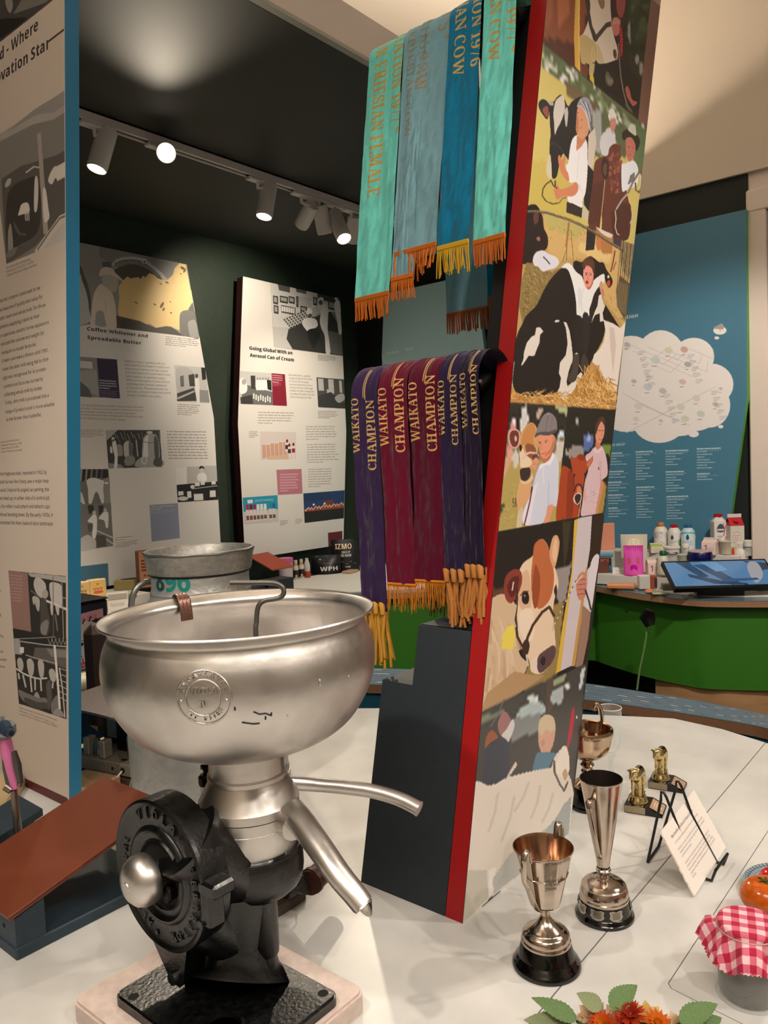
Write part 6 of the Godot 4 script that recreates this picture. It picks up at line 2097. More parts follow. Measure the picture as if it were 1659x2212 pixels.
func build_milk_can():
	var t:=thing("milk_can","dented galvanised milk can with teal painted number 896 behind the separator bowl","milk can",Vector3.ZERO)
	var B:=Vector3(0.974,0,-1.303)
	var galv:=worn("galvanised",Color(0.62,0.63,0.61),Color(0.76,0.765,0.75),0.42,0.65,2.5,0.03,0.25,0.5)
	var body:=profile(B,[[1700,160],[1694,164],[1688,165],[1560,168],[1430,169],[1385,168],[1350,160],[1318,138],[1292,113],[1276,104]])
	body[0].y=TBL
	body[1].y=TBL+0.012
	body[2].y=TBL+0.018
	var m:=MB.new()
	m.lathe(smooth_profile(body,3),72,0.7,0,TAU,B)
	put("body",m,galv,t)
	m=MB.new()
	m.lathe(profile(B,[[1278,103],[1272,107],[1266,104],[1250,103],[1226,104]]),72,0.6,0,TAU,B)
	put("neck",m,galv,t)
	m=MB.new()
	var d:=func(p: Vector2)->Vector2: return p
	m.lathe(profile(B,[[1232,103],[1231,108],[1227,110],[1196,115],[1190,117],[1186,116],[1184,113],[1188,109],[1230,100],[1290,98],[1300,60],[1300,0]]),72,0.7,0,TAU,B)
	put("mouth",m,worn("canmouth",Color(0.52,0.51,0.48),Color(0.70,0.69,0.66),0.45,0.6,5.0,0.05,0.2),t)
	m=MB.new()
	var ring:=[]
	var rr:=profile(B,[[1188,115]])
	for i in 64:
		var a:=TAU*i/64
		ring.append(B+Vector3(cos(a)*rr[0].x,rr[0].y+sin(a*9.0)*0.0006,sin(a)*rr[0].x))
	m.tube(ring,[0.0034],8,false,1.0,Vector3.ZERO,true)
	put("rolled_rim",m,worn("canrim",Color(0.30,0.28,0.25),Color(0.75,0.74,0.72),0.4,0.8,20.0,0.08),t)
	m=MB.new()
	m.lathe(profile(B,[[1236,104.6],[1233,107.5],[1230,108]]),72,0.6,0,TAU,B)
	put("dark_seam",m,mat("seam",Color(0.05,0.045,0.04),0.6),t)
	var nk:=profile(B,[[1274,103.4],[1238,104]])
	var digits:=[["8",347,0.55],["9",370,1.0],["6",399,1.0]]
	for q in digits:
		var a0:=0.0
		var bd:=1e9
		for i in 300:
			var a:=atan2(EYE.z-B.z,EYE.x-B.x)-1.6+3.2*i/299
			var p:=B+Vector3(cos(a)*nk[0].x,nk[0].y,sin(a)*nk[0].x)
			var e:=absf(pix(p).x-q[1])
			if e<bd:
				bd=e
				a0=a
		var tm:=text_mesh(q[0],"sans bold",64,0.01)
		var bb:=tm.get_aabb()
		m=MB.new()
		var size: float=(nk[1].y-nk[0].y)/0.70*1.16
		m.letters(tm,func(v: Vector3)->Vector3:
			var a: float=a0-(v.x-bb.get_center().x)*size*0.92/nk[0].x
			var r: float=nk[0].x+0.0007+v.z*0.01
			return B+Vector3(cos(a)*r,nk[0].y-0.002+v.y*size,sin(a)*r))
		put("painted_digit",m,mat("tealpaint",Color(0.0,0.50,0.47),0.45) if q[2]>0.9 else mat("tealpaint_faded",Color(0.07,0.27,0.25),0.5),t,"teal painted digit")
	m=MB.new()
	var hp:=smooth_path([at(330,1256,1.585),at(312,1258,1.57),at(296,1270,1.56),at(286,1290,1.555),at(283,1318,1.56),at(284,1345,1.57)],4)
	m.tube(hp,[0.0062],14,true)
	put("handle",m,worn("canrim",Color(0.30,0.28,0.25),Color(0.75,0.74,0.72),0.4,0.8,20.0,0.08),t)
	m=MB.new()
	m.lathe([Vector2(0.157,TBL+0.004),Vector2(0.162,TBL+0.004),Vector2(0.1625,TBL+0.02),Vector2(0.1595,TBL+0.021)],72,0.4,0,TAU,B)
	put("foot_ring",m,galv,t)
func build_lecterns():
	var blue:=worn("standblue",Color(0.13,0.20,0.25),Color(0.155,0.23,0.28),0.5,0.0,4.0,0.05)
	var brown:=worn("standbrown",Color(0.42,0.21,0.135),Color(0.50,0.26,0.17),0.38,0.15,9.0,0.15)
	var t:=thing("lift_flap_stand","slate blue stand with a large sloping brown flap, front left beside the iron wheel","stand",Vector3.ZERO)
	var z0:=-1.039
	var m:=MB.new()
	m.box(Vector3(0.56,0.9085,z0-0.09),Vector3(0.232,0.017,0.18),0.002)
	put("base",m,blue,t)
	m=MB.new()
	m.extrude(PackedVector2Array([Vector2(0.4455,0.917),Vector2(0.4865,0.917),Vector2(0.4865,0.968),Vector2(0.4455,0.957)]),Vector3(0,0,z0-0.0015),Vector3.RIGHT,Vector3.UP,Vector3(0,0,-0.177))
	put("end_block",m,blue,t)
	m=MB.new()
	m.disc(Vector3(0.4452,0.937,z0-0.035),Vector3.LEFT,0.0035,16)
	put("screw_hole",m,mat("holeblack",Color(0.004,0.004,0.004),0.9),t)
	var d:=Vector3(0.689-0.436,1.029-0.965,0)
	var up:=Vector3(-d.y,d.x,0).normalized()
	var bas:=Basis(d.normalized(),up,Vector3.BACK)
	m=MB.new()
	var mid:=Vector3(0.436,0.965,z0)+d/2+Vector3(0,0,-0.09)
	m.box(mid-up*0.0018,Vector3(d.length(),0.0036,0.183),0.0008,bas)
	m.box(mid-up*0.0062,Vector3(d.length()-0.002,0.0036,0.181),0.0008,bas)
	put("flap",m,brown,t,"brown sloping flap of two thin sheets")
	var s:=thing("lift_flap_stand","slate blue stand with bare flat top at the left edge, behind the brown flap","stand",Vector3.ZERO)
	m=MB.new()
	var a:=on_y(0,1741,0.98)
	var b:=on_y(39,1717,0.98)
	var c:=on_y(92,1747,0.98)
	var e:=on_y(0,1806,0.98)
	var pl:=PackedVector2Array()
	var ext:=(a-b).normalized()*0.1
	for q in [a+ext,b,c,e,e+ext]:
		pl.append(Vector2(q.x,q.z))
	m.extrude(pl,Vector3(0,0.968,0),Vector3.RIGHT,Vector3.BACK,Vector3(0,0.012,0))
	put("top",m,blue,s)
	m=MB.new()
	m.extrude(Geometry2D.offset_polygon(pl,-0.012)[0],Vector3(0,TBL,0),Vector3.RIGHT,Vector3.BACK,Vector3(0,0.068,0))
	put("body",m,blue,s)
	var k:=thing("teat_cup","grey and pink milking teat cup with a blue nozzle at the left edge","teat cup",Vector3.ZERO)
	m=MB.new()
	m.tube([at(12,1596,1.25),at(15,1618,1.25),at(24,1660,1.25),at(36,1702,1.25)],[0.0085,0.0100,0.0105,0.0090],20,true)
	put("liner",m,mat("pinkliner",Color(0.78,0.42,0.60),0.35),k)
	m=MB.new()
	m.tube([at(30,1622,1.238),at(37,1652,1.236),at(44,1690,1.238)],[0.004,0.0065,0.0045],12,true)
	m.tube([at(8,1618,1.246),at(14,1660,1.246),at(24,1704,1.248)],[0.0035,0.006,0.0065],12,true)
	put("shell",m,mat("cuppewter",Color(0.36,0.34,0.34),0.3,0.7),k)
	m=MB.new()
	m.tube([at(44,1690,1.236),at(42,1697,1.236)],[0.005,0.0045],10,true)
	m.tube([at(12,1698,1.244),at(25,1707,1.244)],[0.007,0.0065],12,true)
	put("ferrule",m,mat("ferrule",Color(0.55,0.50,0.47),0.3,0.9),k)
	m=MB.new()
	m.box(at(12,1577,1.25),Vector3(0.030,0.026,0.026),0.006,Basis(Vector3.UP,0.7))
	m.tube([at(4,1562,1.25),at(4,1548,1.25)],[0.004,0.004],10)
	put("claw_head",m,mat("clawmetal",Color(0.62,0.64,0.66),0.3,0.8),k)
	m=MB.new()
	m.tube([at(8,1570,1.235),at(17,1580,1.215)],[0.011,0.0085],18,true)
	m.tube([at(16,1579,1.217),at(24,1584,1.203)],[0.0065,0.0060],16,true)
	put("nozzle",m,mat("bluegrey_rubber",Color(0.16,0.22,0.29),0.45),k)
	m=MB.new()
	m.disc(at(24.3,1584.2,1.2018),(at(24,1584,1.203)-at(16,1579,1.217)).normalized(),0.0035,14)
	put("bore",m,mat("holeblack",Color(0.004,0.004,0.004),0.9),k)
	m=MB.new()
	var ft:=at(30,1706,1.25)
	m.tube([ft,Vector3(ft.x+0.004,TBL,ft.z)],[0.005,0.008],10,true)
	put("prop",m,mat("ferrule",Color(0.55,0.50,0.47),0.3,0.9),k)
	var w:=thing("cream_tray","cream painted wooden tray edge at the far left behind the teat cup","tray",Vector3.ZERO)
	m=MB.new()
	var p0:=on_y(6,1738,0.93)
	var p1:=on_y(30,1700,0.93)
	var dv:=p1-p0
	m.box((p0+p1)/2+Vector3(-0.06,-0.012,-0.03),Vector3(0.14,0.036,dv.length()+0.16),0.003,Basis(Vector3.UP,atan2(dv.x,dv.z)))
	put("tray",m,mat("creamwood",Color(0.72,0.62,0.46),0.55),w)
func build_radio():
	var t:=thing("valve_radio","old valve radio with its back off, chassis and silver cans showing, behind the milk can","radio",Vector3.ZERO)
	var fl:=on_y(150,1672,TBL)
	var fr:=on_y(284,1699,TBL)
	var dx:=fr-fl
	dx.y=0
	var ex:=dx.normalized()
	var nrm:=Vector3(-ex.z,0,ex.x)
	if nrm.dot(EYE-fl)<0:
		nrm=-nrm
	var bas:=Basis(ex,Vector3.UP,nrm)
	var o:=fl-nrm*0.0
	var L:=dx.length()
	var P:=func(x: float,y: float,z: float)->Vector3: return o+ex*x+Vector3(0,y,0)+nrm*z
	var px:=mpp(fl)
	var beige:=worn("chassis",Color(0.40,0.36,0.30),Color(0.54,0.49,0.42),0.6,0.3,12.0,0.06)
	var dark:=mat("radioinside",Color(0.02,0.018,0.016),0.8)
	var y0:=0.018
	var ch:=0.026
	var m:=MB.new()
	m.box(P.call(L/2-0.02,0.008,-0.075),Vector3(L+0.06,0.016,0.16),0.003,bas)
	put("cabinet_floor",m,worn("cabwood",Color(0.16,0.09,0.055),Color(0.22,0.13,0.08),0.4,0.0,8.0,0.05),t)
	m=MB.new()
	m.box(P.call(L/2-0.02,0.09,-0.15),Vector3(L+0.06,0.15,0.008),0.001,bas)
	m.box(P.call(L+0.006,0.085,-0.075),Vector3(0.008,0.14,0.15),0.001,bas)
	put("cabinet_inside",m,dark,t)
	m=MB.new()
	var lid:=[]
	for i in 9:
		var u:=i/8.0
		lid.append(Vector2(lerpf(-0.06,L+0.014,u),0.158-0.022*u*u-0.010*(1-u)))
	var lp:=PackedVector2Array(lid)
	for i in range(8,-1,-1):
		lp.append(lid[i]+Vector2(0,-0.005))
	m.extrude(lp,o+nrm*0.004,ex,Vector3.UP,-nrm*0.165)
	put("lid",m,worn("radiolid",Color(0.30,0.25,0.24),Color(0.42,0.36,0.35),0.45,0.0,9.0,0.06),t)
	m=MB.new()
	m.box(P.call(L/2,y0+ch/2,-0.045),Vector3(L,ch,0.09),0.0015,bas)
	put("chassis",m,beige,t)
	m=MB.new()
	for q in [[0.72,0.004],[0.88,0.0062],[0.2,0.002]]:
		m.disc(P.call(L*q[0],y0+ch*0.5,0.0004),nrm,q[1],16)
	m.disc(P.call(L*0.80,y0+ch+0.0004,-0.02),Vector3.UP,0.009,18,0.006)
	put("chassis_hole",m,mat("holeblack",Color(0.004,0.004,0.004),0.9),t)
	var top:=y0+ch
	var can:=worn("cangrey",Color(0.50,0.47,0.42),Color(0.62,0.58,0.52),0.5,0.4,14.0,0.05)
	for q in [[0.24,-0.022],[0.52,-0.018]]:
		m=MB.new()
		m.box(P.call(L*q[0],top+0.019,q[1]),Vector3(0.017,0.038,0.024),0.002,bas)
		put("transformer_can",m,can,t)
	m=MB.new()
	m.lathe([Vector2(0.0085,0),Vector2(0.0085,0.012),Vector2(0.008,0.028),Vector2(0.005,0.034),Vector2(0.0048,0.039),Vector2(0.0,0.040)],20,0.5,0,TAU,P.call(L*0.39,top,-0.020))
	put("valve",m,mat("valvesilver",Color(0.55,0.54,0.5),0.2,0.9),t)
	m=MB.new()
	m.lathe([Vector2(0.0125,0),Vector2(0.0125,0.003),Vector2(0.0115,0.004),Vector2(0.0115,0.041),Vector2(0.0105,0.043),Vector2(0.0,0.043)],24,0.5,0,TAU,P.call(L*0.80,top,-0.045))
	put("capacitor_can",m,mat("capsilver",Color(0.6,0.58,0.54),0.28,0.9),t)
	m=MB.new()
	m.box(P.call(L*0.38,top+0.045,-0.062),Vector3(0.026,0.040,0.002),0.0006,bas)
	put("mounting_plate",m,can,t)
	m=MB.new()
	m.box(P.call(L*0.62,top+0.034,-0.075),Vector3(0.055,0.068,0.04),0.004,bas)
	m.box(P.call(L*0.30,top+0.05,-0.095),Vector3(0.05,0.07,0.03),0.004,bas)
	put("black_transformer",m,mat("blackplastic",Color(0.012,0.012,0.013),0.4),t)
	m=MB.new()
	m.box(P.call(L*0.93,top+0.078,-0.05),Vector3(0.03,0.022,0.003),0.0006,bas)
	put("paper_tag",m,mat("tagpaper",Color(0.55,0.5,0.42),0.8),t)
	m=MB.new()
	m.tube(smooth_path([P.call(L*0.88,y0+0.012,0.002),P.call(L*0.85,y0+0.002,0.012),P.call(L*0.80,0.012,0.02),P.call(L*0.74,0.004,0.03)],4),[0.0018],8)
	put("lead",m,mat("stringwhite",Color(0.8,0.78,0.74),0.8),t)
	var g:=thing("leather_bag","brown leather case with black strap handle behind the old radio","case",Vector3.ZERO)
	var gp:=at(248,1500,2.0)
	var gb:=Basis(Vector3.UP,face_cam(gp))
	m=MB.new()
	m.box(Vector3(gp.x,TBL+0.135,gp.z),Vector3(0.13,0.27,0.08),0.02,gb)
	put("case",m,worn("leather",Color(0.20,0.12,0.10),Color(0.28,0.17,0.14),0.45,0.0,10.0,0.06),g)
	m=MB.new()
	m.tube(smooth_path([at(207,1513,1.97),at(214,1500,1.95),at(226,1493,1.945),at(250,1491,1.945),at(268,1500,1.95)],4),[0.006],10,true)
	put("strap",m,mat("strapblack",Color(0.03,0.022,0.02),0.5),g)
	m=MB.new()
	m.ball(Vector3(gp.x,hgt(gp,1508),gp.z)+gb*Vector3(0.01,0,0.042),Vector3(0.018,0.010,0.006),16,8,gb)
	put("catch",m,mat("catchbrown",Color(0.09,0.04,0.035),0.35),g)
	var bx:=thing("timber_box","low pale timber box beside the blue-edged panel below the old radio","box",Vector3.ZERO)
	var bp:=on_y(188,1708,TBL)
	m=MB.new()
	m.box(bp+Vector3(0,0.011,0),Vector3(0.10,0.022,0.09),0.002,bas)
	put("box",m,worn("palewood",Color(0.58,0.44,0.30),Color(0.70,0.56,0.40),0.6,0.0,10.0,0.06),bx)
func label_quad(t: Node3D,c: Vector3,w: float,h: float,yaw: float,cv: Cv,key: String,tilt:=0.0,named:="label"):
	var b:=Basis(Vector3.UP,yaw)*Basis(Vector3.RIGHT,tilt)
	var m:=MB.new()
	m.xf=Transform3D(b,c)
	m.quad(Vector3(-w/2,h/2,0),Vector3(w/2,h/2,0),Vector3(w/2,-h/2,0),Vector3(-w/2,-h/2,0),Vector3.BACK)
	m.quad(Vector3(-w/2,h/2,-0.0006),Vector3(w/2,h/2,-0.0006),Vector3(w/2,-h/2,-0.0006),Vector3(-w/2,-h/2,-0.0006),Vector3.FORWARD)
	return put(named,m,printed(key,cv,0.5),t)
func plain_box(called: String,label: String,cat: String,p: Vector3,s: Vector3,yaw: float,m_: Material,grp:="",named:="carton",bev:=0.003)->Node3D:
	var t:=thing(called,label,cat,p,grp)
	t.rotation.y=yaw
	var m:=MB.new()
	m.box(Vector3(0,s.y/2,0),s,bev)
	put(named,m,m_,t)
	return t
func bottle_profile(p: Vector3,rows: Array)->Array:
	var r:=[]
	for q in rows:
		r.append(Vector2(q[1]*mpp(p),hgt(p,q[0])-p.y))
	r[0].y=0.0
	return r
func riser(called: String,label: String,x0: float,x1: float,z0: float,z1: float,top: float,bottom:=0.904):
	var t:=thing(called,label,"display step",Vector3((x0+x1)/2,bottom,(z0+z1)/2))
	var m:=MB.new()
	m.box(Vector3(0,(top-bottom)/2,0),Vector3(x1-x0,top-bottom,z1-z0),0.002)
	put("step",m,mat("riserwhite",Color(0.80,0.79,0.77),0.5),t)
func build_left_goods():
	var t:=thing("enamel_cabinet","cream enamelled cabinet with rounded white edge and blue base under the baby food tin","cabinet",Vector3.ZERO)
	var zf:=-2.385
	var m:=MB.new()
	var cream:=mat("creamenamel",Color(0.80,0.77,0.70),0.3)
	m.box(Vector3(1.3,0.86,(zf-3.36)/2),Vector3(1.42,0.05,3.36+zf),0.004)
	m.tube([Vector3(0.6,0.872,zf),Vector3(2.0,0.872,zf)],[0.024,0.024],20,true)
	m.box(Vector3(1.3,0.888,(zf-3.36)/2),Vector3(1.40,0.018,3.36+zf),0.006)
	put("top",m,cream,t)
	m=MB.new()
	m.box(Vector3(1.3,0.80,(zf-3.34)/2-0.012),Vector3(1.38,0.07,3.32+zf),0.003)
	put("apron",m,mat("creamapron",Color(0.66,0.62,0.47),0.45),t)
	m=MB.new()
	m.box(Vector3(1.3,0.385,(zf-3.34)/2-0.03),Vector3(1.34,0.76,3.28+zf),0.003)
	put("blue_base",m,mat("cabinetblue",Color(0.03,0.20,0.34),0.4),t)
	var kd:=thing("cream_box","plain cream box on the floor in front of the blue cabinet base","box",Vector3(1.10,0,-2.10))
	m=MB.new()
	m.box(Vector3(0,0.36,0),Vector3(0.5,0.72,0.32),0.004)
	put("box",m,mat("creamapron",Color(0.66,0.62,0.47),0.45),kd)
	var tz:=-2.44
	var r0:=on_z(241,1434,tz)
	var w:=0.17
	var h:=hgt(Vector3(r0.x,0,tz),1290)-TBL
	t=thing("baby_food_tin","square dark blue baby food tin with smiling baby head and hole in its lid","tin",Vector3(r0.x-w/2,0.897,tz-w/2))
	m=MB.new()
	m.box(Vector3(0,h/2,0),Vector3(w,h,w),0.006)
	put("tin_body",m,worn("tinbody",Color(0.05,0.055,0.06),Color(0.12,0.12,0.115),0.35,0.6,12.0,0.05),t)
	m=MB.new()
	m.box(Vector3(0,h+0.001,0),Vector3(w+0.004,0.006,w+0.004),0.002)
	put("lid",m,mat("tinlid",Color(0.13,0.12,0.11),0.4,0.6),t)
	m=MB.new()
	m.disc(Vector3(-0.035,h+0.0045,0.0),Vector3.UP,0.036,28)
	put("lid_hole",m,mat("holeblack",Color(0.004,0.004,0.004),0.9),t)
	var c:=Cv.new(400,500,K8(16,24,50),2)
	c.blob([120,80,200,60,330,90,380,300,340,420,200,440,110,300],K8(12,16,34))
	c.poly([0,200,90,180,120,360,60,400,0,380],K8(22,84,160))
	c.blob([30,92,40,72,340,50,366,62,366,104,350,118,50,150,30,140],K8(206,150,162))
	c.text("GLAXO",Vector2(70,138),Vector2(74,-4),Vector2(0,-44),K8(176,110,126),"sans bold")
	c.blob([90,160,130,130,240,130,300,170,322,250,310,340,270,410,210,438,150,400,110,330,88,250],K8(188,182,178))
	c.blob([300,200,320,190,336,220,330,270,308,280],K8(176,168,164))
	c.blob([92,290,80,300,92,330,108,330],K8(172,164,160))
	for q in [[92,170,120,130],[115,150,122,120],[140,140,136,104],[170,140,190,112],[230,132,252,96],[270,140,300,118],[100,190,70,160]]:
		c.line(q,12,K8(16,18,30))
	c.oval(150,300,20,13,K8(60,54,54),-0.2)
	c.oval(248,256,20,13,K8(60,54,54),-0.2)
	c.oval(152,300,9,10,K8(20,18,20))
	c.oval(250,256,9,10,K8(20,18,20))
	c.line([122,282,150,272,180,280],7,K8(120,110,108))
	c.line([222,240,250,228,276,238],7,K8(120,110,108))
	c.oval(206,322,16,10,K8(150,140,136))
	c.blob([182,368,220,366,262,336,250,374,220,392,196,388],K8(84,70,70))
	c.line([196,372,222,370,250,350],6,K8(226,222,216))
	c.blob([232,410,270,390,250,428,214,440],K8(160,152,150))
	c.blob([24,424,36,410,360,384,386,396,388,468,372,482,44,500,24,490],K8(206,196,200))
	c.blob([30,428,42,416,356,390,380,400,382,464,368,476,46,494,30,486],K8(170,66,84))
	c.text("BABY FOOD",Vector2(40,464),Vector2(47,-4),Vector2(0,-58),K8(206,196,206),"sans bold",320)
	c.text("FULLY VITAMINISED",Vector2(48,488),Vector2(24,-2),Vector2(0,-22),K8(206,150,160),"sans bold",300)
	label_quad(t,Vector3(0,h/2-0.004,w/2+0.0006),w-0.014,h-0.014,0.0,c,"p_tin")
	riser("display_step","white step at the back of the left counter under the margarine tubs",1.50,2.02,-3.36,-3.08,1.01,0.897)
	riser("display_step","low white step in front of the golden tin on the left counter",1.62,2.0,-3.07,-2.92,0.965,0.897)
	var specs:=[[176,1262,34,38,Color(0.80,0.62,0.30),"cream and yellow margarine tub partly hidden by the blue-edged panel",K8(214,184,120),K8(150,96,60),"marg_a"],
		[210,1262,38,38,Color(0.88,0.76,0.52),"cream margarine tub with yellow lid print standing above the brown one",K8(226,190,110),K8(206,96,84),"marg_b"],
		[216,1287,40,30,Color(0.85,0.74,0.58),"brown margarine tub with cream rim leaning below the cream ones",K8(86,58,48),K8(206,190,170),"marg_c"]]
	for i in 3:
		var q: Array=specs[i]
		var zz: float=-3.16 if i<2 else -3.02
		var p:=on_z(q[0],q[1],zz)
		p.y=1.01 if i<2 else 0.965
		var k:=mpp(p)
		var o:=thing("margarine_tub",q[5],"tub",p,"margarine tubs on the left counter")
		o.rotation.y=face_cam(p)+(0.35 if i != 2 else 0.25)
		m=MB.new()
		var bw: float=q[2]*k
		var bh: float=q[3]*k*(1.0 if i==2 else 1.05)
		m.box(Vector3(0,bh/2+0.004,-0.03),Vector3(bw*0.9,bh*0.9,0.055),0.008)
		put("tub",m,mat("tub_%d" % i,Color(0.78,0.68,0.45) if i<2 else Color(0.17,0.10,0.08),0.4),o)
		m=MB.new()
		m.box(Vector3(0,bh/2+0.004,0.0),Vector3(bw,bh,0.012),0.005)
		put("lid",m,mat("tublid",Color(0.86,0.74,0.54),0.4),o)
		var cc:=Cv.new(128,128,q[6],2)
		cc.oval(64,26,14,12,K8(190,150,80))
		for j in 3:
			cc.line([22+j*30,62,34+j*30,78,44+j*28,60],9,q[7])
		cc.blob([26,92,50,84,100,88,108,104,70,112,30,108],q[7])
		label_quad(o,Vector3(0,bh/2+0.004,0.0064),bw*0.82,bh*0.78,0.0,cc,"p_"+q[8])
	var p:=on_z(266,1286,-3.02)
	p.y=0.965
	var k:=mpp(p)
	t=thing("golden_tin","round glassy tin with wide pale gold lid lettered GOLDEN CO","tin",p)
	m=MB.new()
	m.lathe([Vector2(0,0),Vector2(22*k,0),Vector2(22*k,24*k),Vector2(0,24*k)],36,0.3)
	put("tin",m,worn("goldtin",Color(0.52,0.46,0.36),Color(0.66,0.60,0.49),0.35,0.4,20.0,0.06),t)
	m=MB.new()
	m.lathe([Vector2(21*k,24*k),Vector2(28*k,25*k),Vector2(29*k,27*k),Vector2(28*k,29*k),Vector2(20*k,30.5*k),Vector2(0,31*k)],40,0.6)
	put("lid",m,mat("goldlid",Color(0.62,0.57,0.42),0.3,0.5),t)
	m=MB.new()
	var tm:=text_mesh("GOLDEN CO","sans bold",32,0.02)
	var bb:=tm.get_aabb()
	var fa:=PI/2-face_cam(p)+0.1
	m.letters(tm,func(v: Vector3)->Vector3:
		var a:=fa-(v.x-bb.get_center().x)*9.0*k/(22*k)
		var r:=22*k+0.0006+v.z*0.01
		return Vector3(cos(a)*r,11*k+v.y*9.0*k,sin(a)*r))
	put("lettering",m,mat("palegold",Color(0.80,0.76,0.66),0.4),t)
	p=on_z(271,1252,-3.27)
	p.y=1.01
	k=mpp(p)
	t=plain_box("folded_carton","small khaki carton with dark printed leaf behind the golden tin","carton",p,Vector3(44,22,26)*k,face_cam(p)-0.3,mat("khaki",Color(0.60,0.54,0.34),0.6))
	m=MB.new()
	m.box(Vector3(6*k,22.6*k,0),Vector3(30,1.2,20)*k,0.0003,Basis(Vector3.BACK,0.06))
	put("flap",m,mat("khakidark",Color(0.14,0.12,0.08),0.6),t)
	p=on_z(316,1240,-3.24)
	p.y=1.01
	k=mpp(p)
	t=plain_box("cardboard_box","upright brown cardboard box with dark printed lines behind the milk can mouth","box",p,Vector3(36*k,hgt(p,1189)-1.01,30*k),face_cam(p)+0.25,mat("cardboard",Color(0.60,0.38,0.24),0.7))
	c=Cv.new(128,180,K8(196,140,102),2)
	for j in 4:
		c.lines(14,40+j*16,96,12,1,9,K8(110,50,40),j+3,0.0,1.0)
	c.oval(40,120,8,6,K8(110,60,44))
	c.oval(66,122,8,6,K8(110,60,44))
	label_quad(t,Vector3(0,(hgt(p,1189)-1.01)/2,15.2*k),35*k,(hgt(p,1189)-1.01)*0.96,0.0,c,"p_cardboard")
	p=on_z(257,1325,-2.78)
	p.y=0.897
	k=mpp(p)
	t=thing("notice_card","white notice card with a crossed-out hand in a circle beside the baby food tin","sign",p)
	t.rotation.y=face_cam(p)+0.15
	var ch:=hgt(p,1279)-p.y
	m=MB.new()
	m.box(Vector3(0,ch/2,0),Vector3(44*k,ch,0.002),0.0004,Basis(Vector3.RIGHT,-0.2))
	m.box(Vector3(0,ch/2,-0.03),Vector3(40*k,ch*0.96,0.002),0.0004,Basis(Vector3.RIGHT,0.25))
	put("card",m,mat("cardwhite",Color(0.86,0.85,0.83),0.6),t)
	c=Cv.new(220,220,K8(226,222,218),2)
	c.text("Please do not touch",Vector2(26,70),Vector2(20,0),Vector2(0,-24),K8(150,146,146),"sans",150)
	c.text("the objects",Vector2(30,104),Vector2(20,0),Vector2(0,-24),K8(150,146,146),"sans",84)
	c.oval(166,150,34,34,K8(190,150,150))
	c.oval(166,150,29,29,K8(226,222,218))
	c.blob([150,164,154,140,164,128,178,134,182,156,170,172],K8(60,54,54))
	c.line([145,130,188,172],5,K8(190,150,150))
	label_quad(t,Vector3(0,ch/2,0.0018),42*k,ch*0.96,0.0,c,"p_notice",-0.2)
	var yt2:=0.904
	p=Vector3(2.93,yt2,-3.12)
	t=thing("flip_stand","small slate box with tilted orange lid on the wall counter right of the can mouth","stand",p)
	m=MB.new()
	var q0:=on_z(579,1252,-3.02)
	var q1:=on_z(634,1246,-3.02)
	m.box(Vector3((q0.x+q1.x)/2-p.x,0.032,-3.07-p.z),Vector3(q1.x-q0.x,0.064,0.10),0.002)
	m.box(Vector3(q0.x-0.07-p.x,0.02,-3.10-p.z),Vector3(0.16,0.04,0.12),0.002)
	put("box",m,mat("flipslate",Color(0.10,0.13,0.17),0.5),t)
	m=MB.new()
	var c0:=on_z(588,1231,-3.02)-p
	var c1:=on_z(636,1223,-3.03)-p
	var c2:=on_z(578,1192,-3.20)-p
	var c3:=on_z(535,1200,-3.20)-p
	var nn:=(c1-c0).cross(c2-c1).normalized()
	if nn.y<0:
		nn=-nn
	m.face([c0,c1,c2,c3],nn)
	m.face([c0-nn*0.006,c1-nn*0.006,c2-nn*0.006,c3-nn*0.006],-nn)
	for e in [[c0,c1],[c1,c2],[c2,c3],[c3,c0]]:
		m.quad(e[0],e[1],e[1]-nn*0.006,e[0]-nn*0.006,((e[0]+e[1])/2-(c0+c2)/2).normalized())
	put("lid",m,mat("fliporange",Color(0.62,0.22,0.08),0.4),t,"orange tilted lid")
	p=on_y(620,1240,yt2)
	p.z=-3.27
	p.x=on_z(618,1240,-3.27).x
	k=mpp(p)
	t=thing("pink_tub","round tub with pink lid behind the orange lid","tub",p)
	m=MB.new()
	var ty:=hgt(p,1214)-yt2
	m.lathe([Vector2(0,0),Vector2(14*k,0),Vector2(16*k,ty),Vector2(0,ty)],30,0.3)
	put("tub",m,mat("tubwhite",Color(0.80,0.74,0.78),0.4),t)
	m=MB.new()
	m.lathe([Vector2(16*k,ty-2*k),Vector2(17*k,ty-1*k),Vector2(17*k,ty+7*k),Vector2(16*k,ty+9*k),Vector2(0,ty+9.4*k)],30,0.6)
	put("lid",m,mat("pinklid",Color(0.76,0.36,0.58),0.4),t)
	var bl:=[[640,"first small drink bottle with brown label and yellow collar next to the orange lid",0],[652,"small brown-labelled drink bottle with yellow collar between its twin and the orange drink",0],[664,"small drink bottle half filled with orange drink",1]]
	for q in bl:
		p=on_z(q[0],1242,-3.26)
		p.y=yt2
		k=mpp(p)
		t=thing("drink_bottle",q[1],"bottle",p,"small drink bottles on the wall counter")
		var sc:=1.0 if q[2]==0 else 1.22
		m=MB.new()
		m.lathe([Vector2(0,0),Vector2(5.4*k,0),Vector2(5.8*k,1.5*k),Vector2(5.8*k*sc,24*k),Vector2(5.0*k*sc,30*k),Vector2(3.0*k,34*k*sc*0.95),Vector2(3.0*k,36*k)],22,0.6)
		put("body",m,mat("bottlewhite",Color(0.82,0.80,0.78),0.3),t)
		m=MB.new()
		m.lathe([Vector2(3.6*k,35*k),Vector2(3.6*k,42*k),Vector2(0,42.4*k)],20,0.4)
		put("cap",m,mat("capwhite",Color(0.84,0.80,0.74),0.4),t)
		m=MB.new()
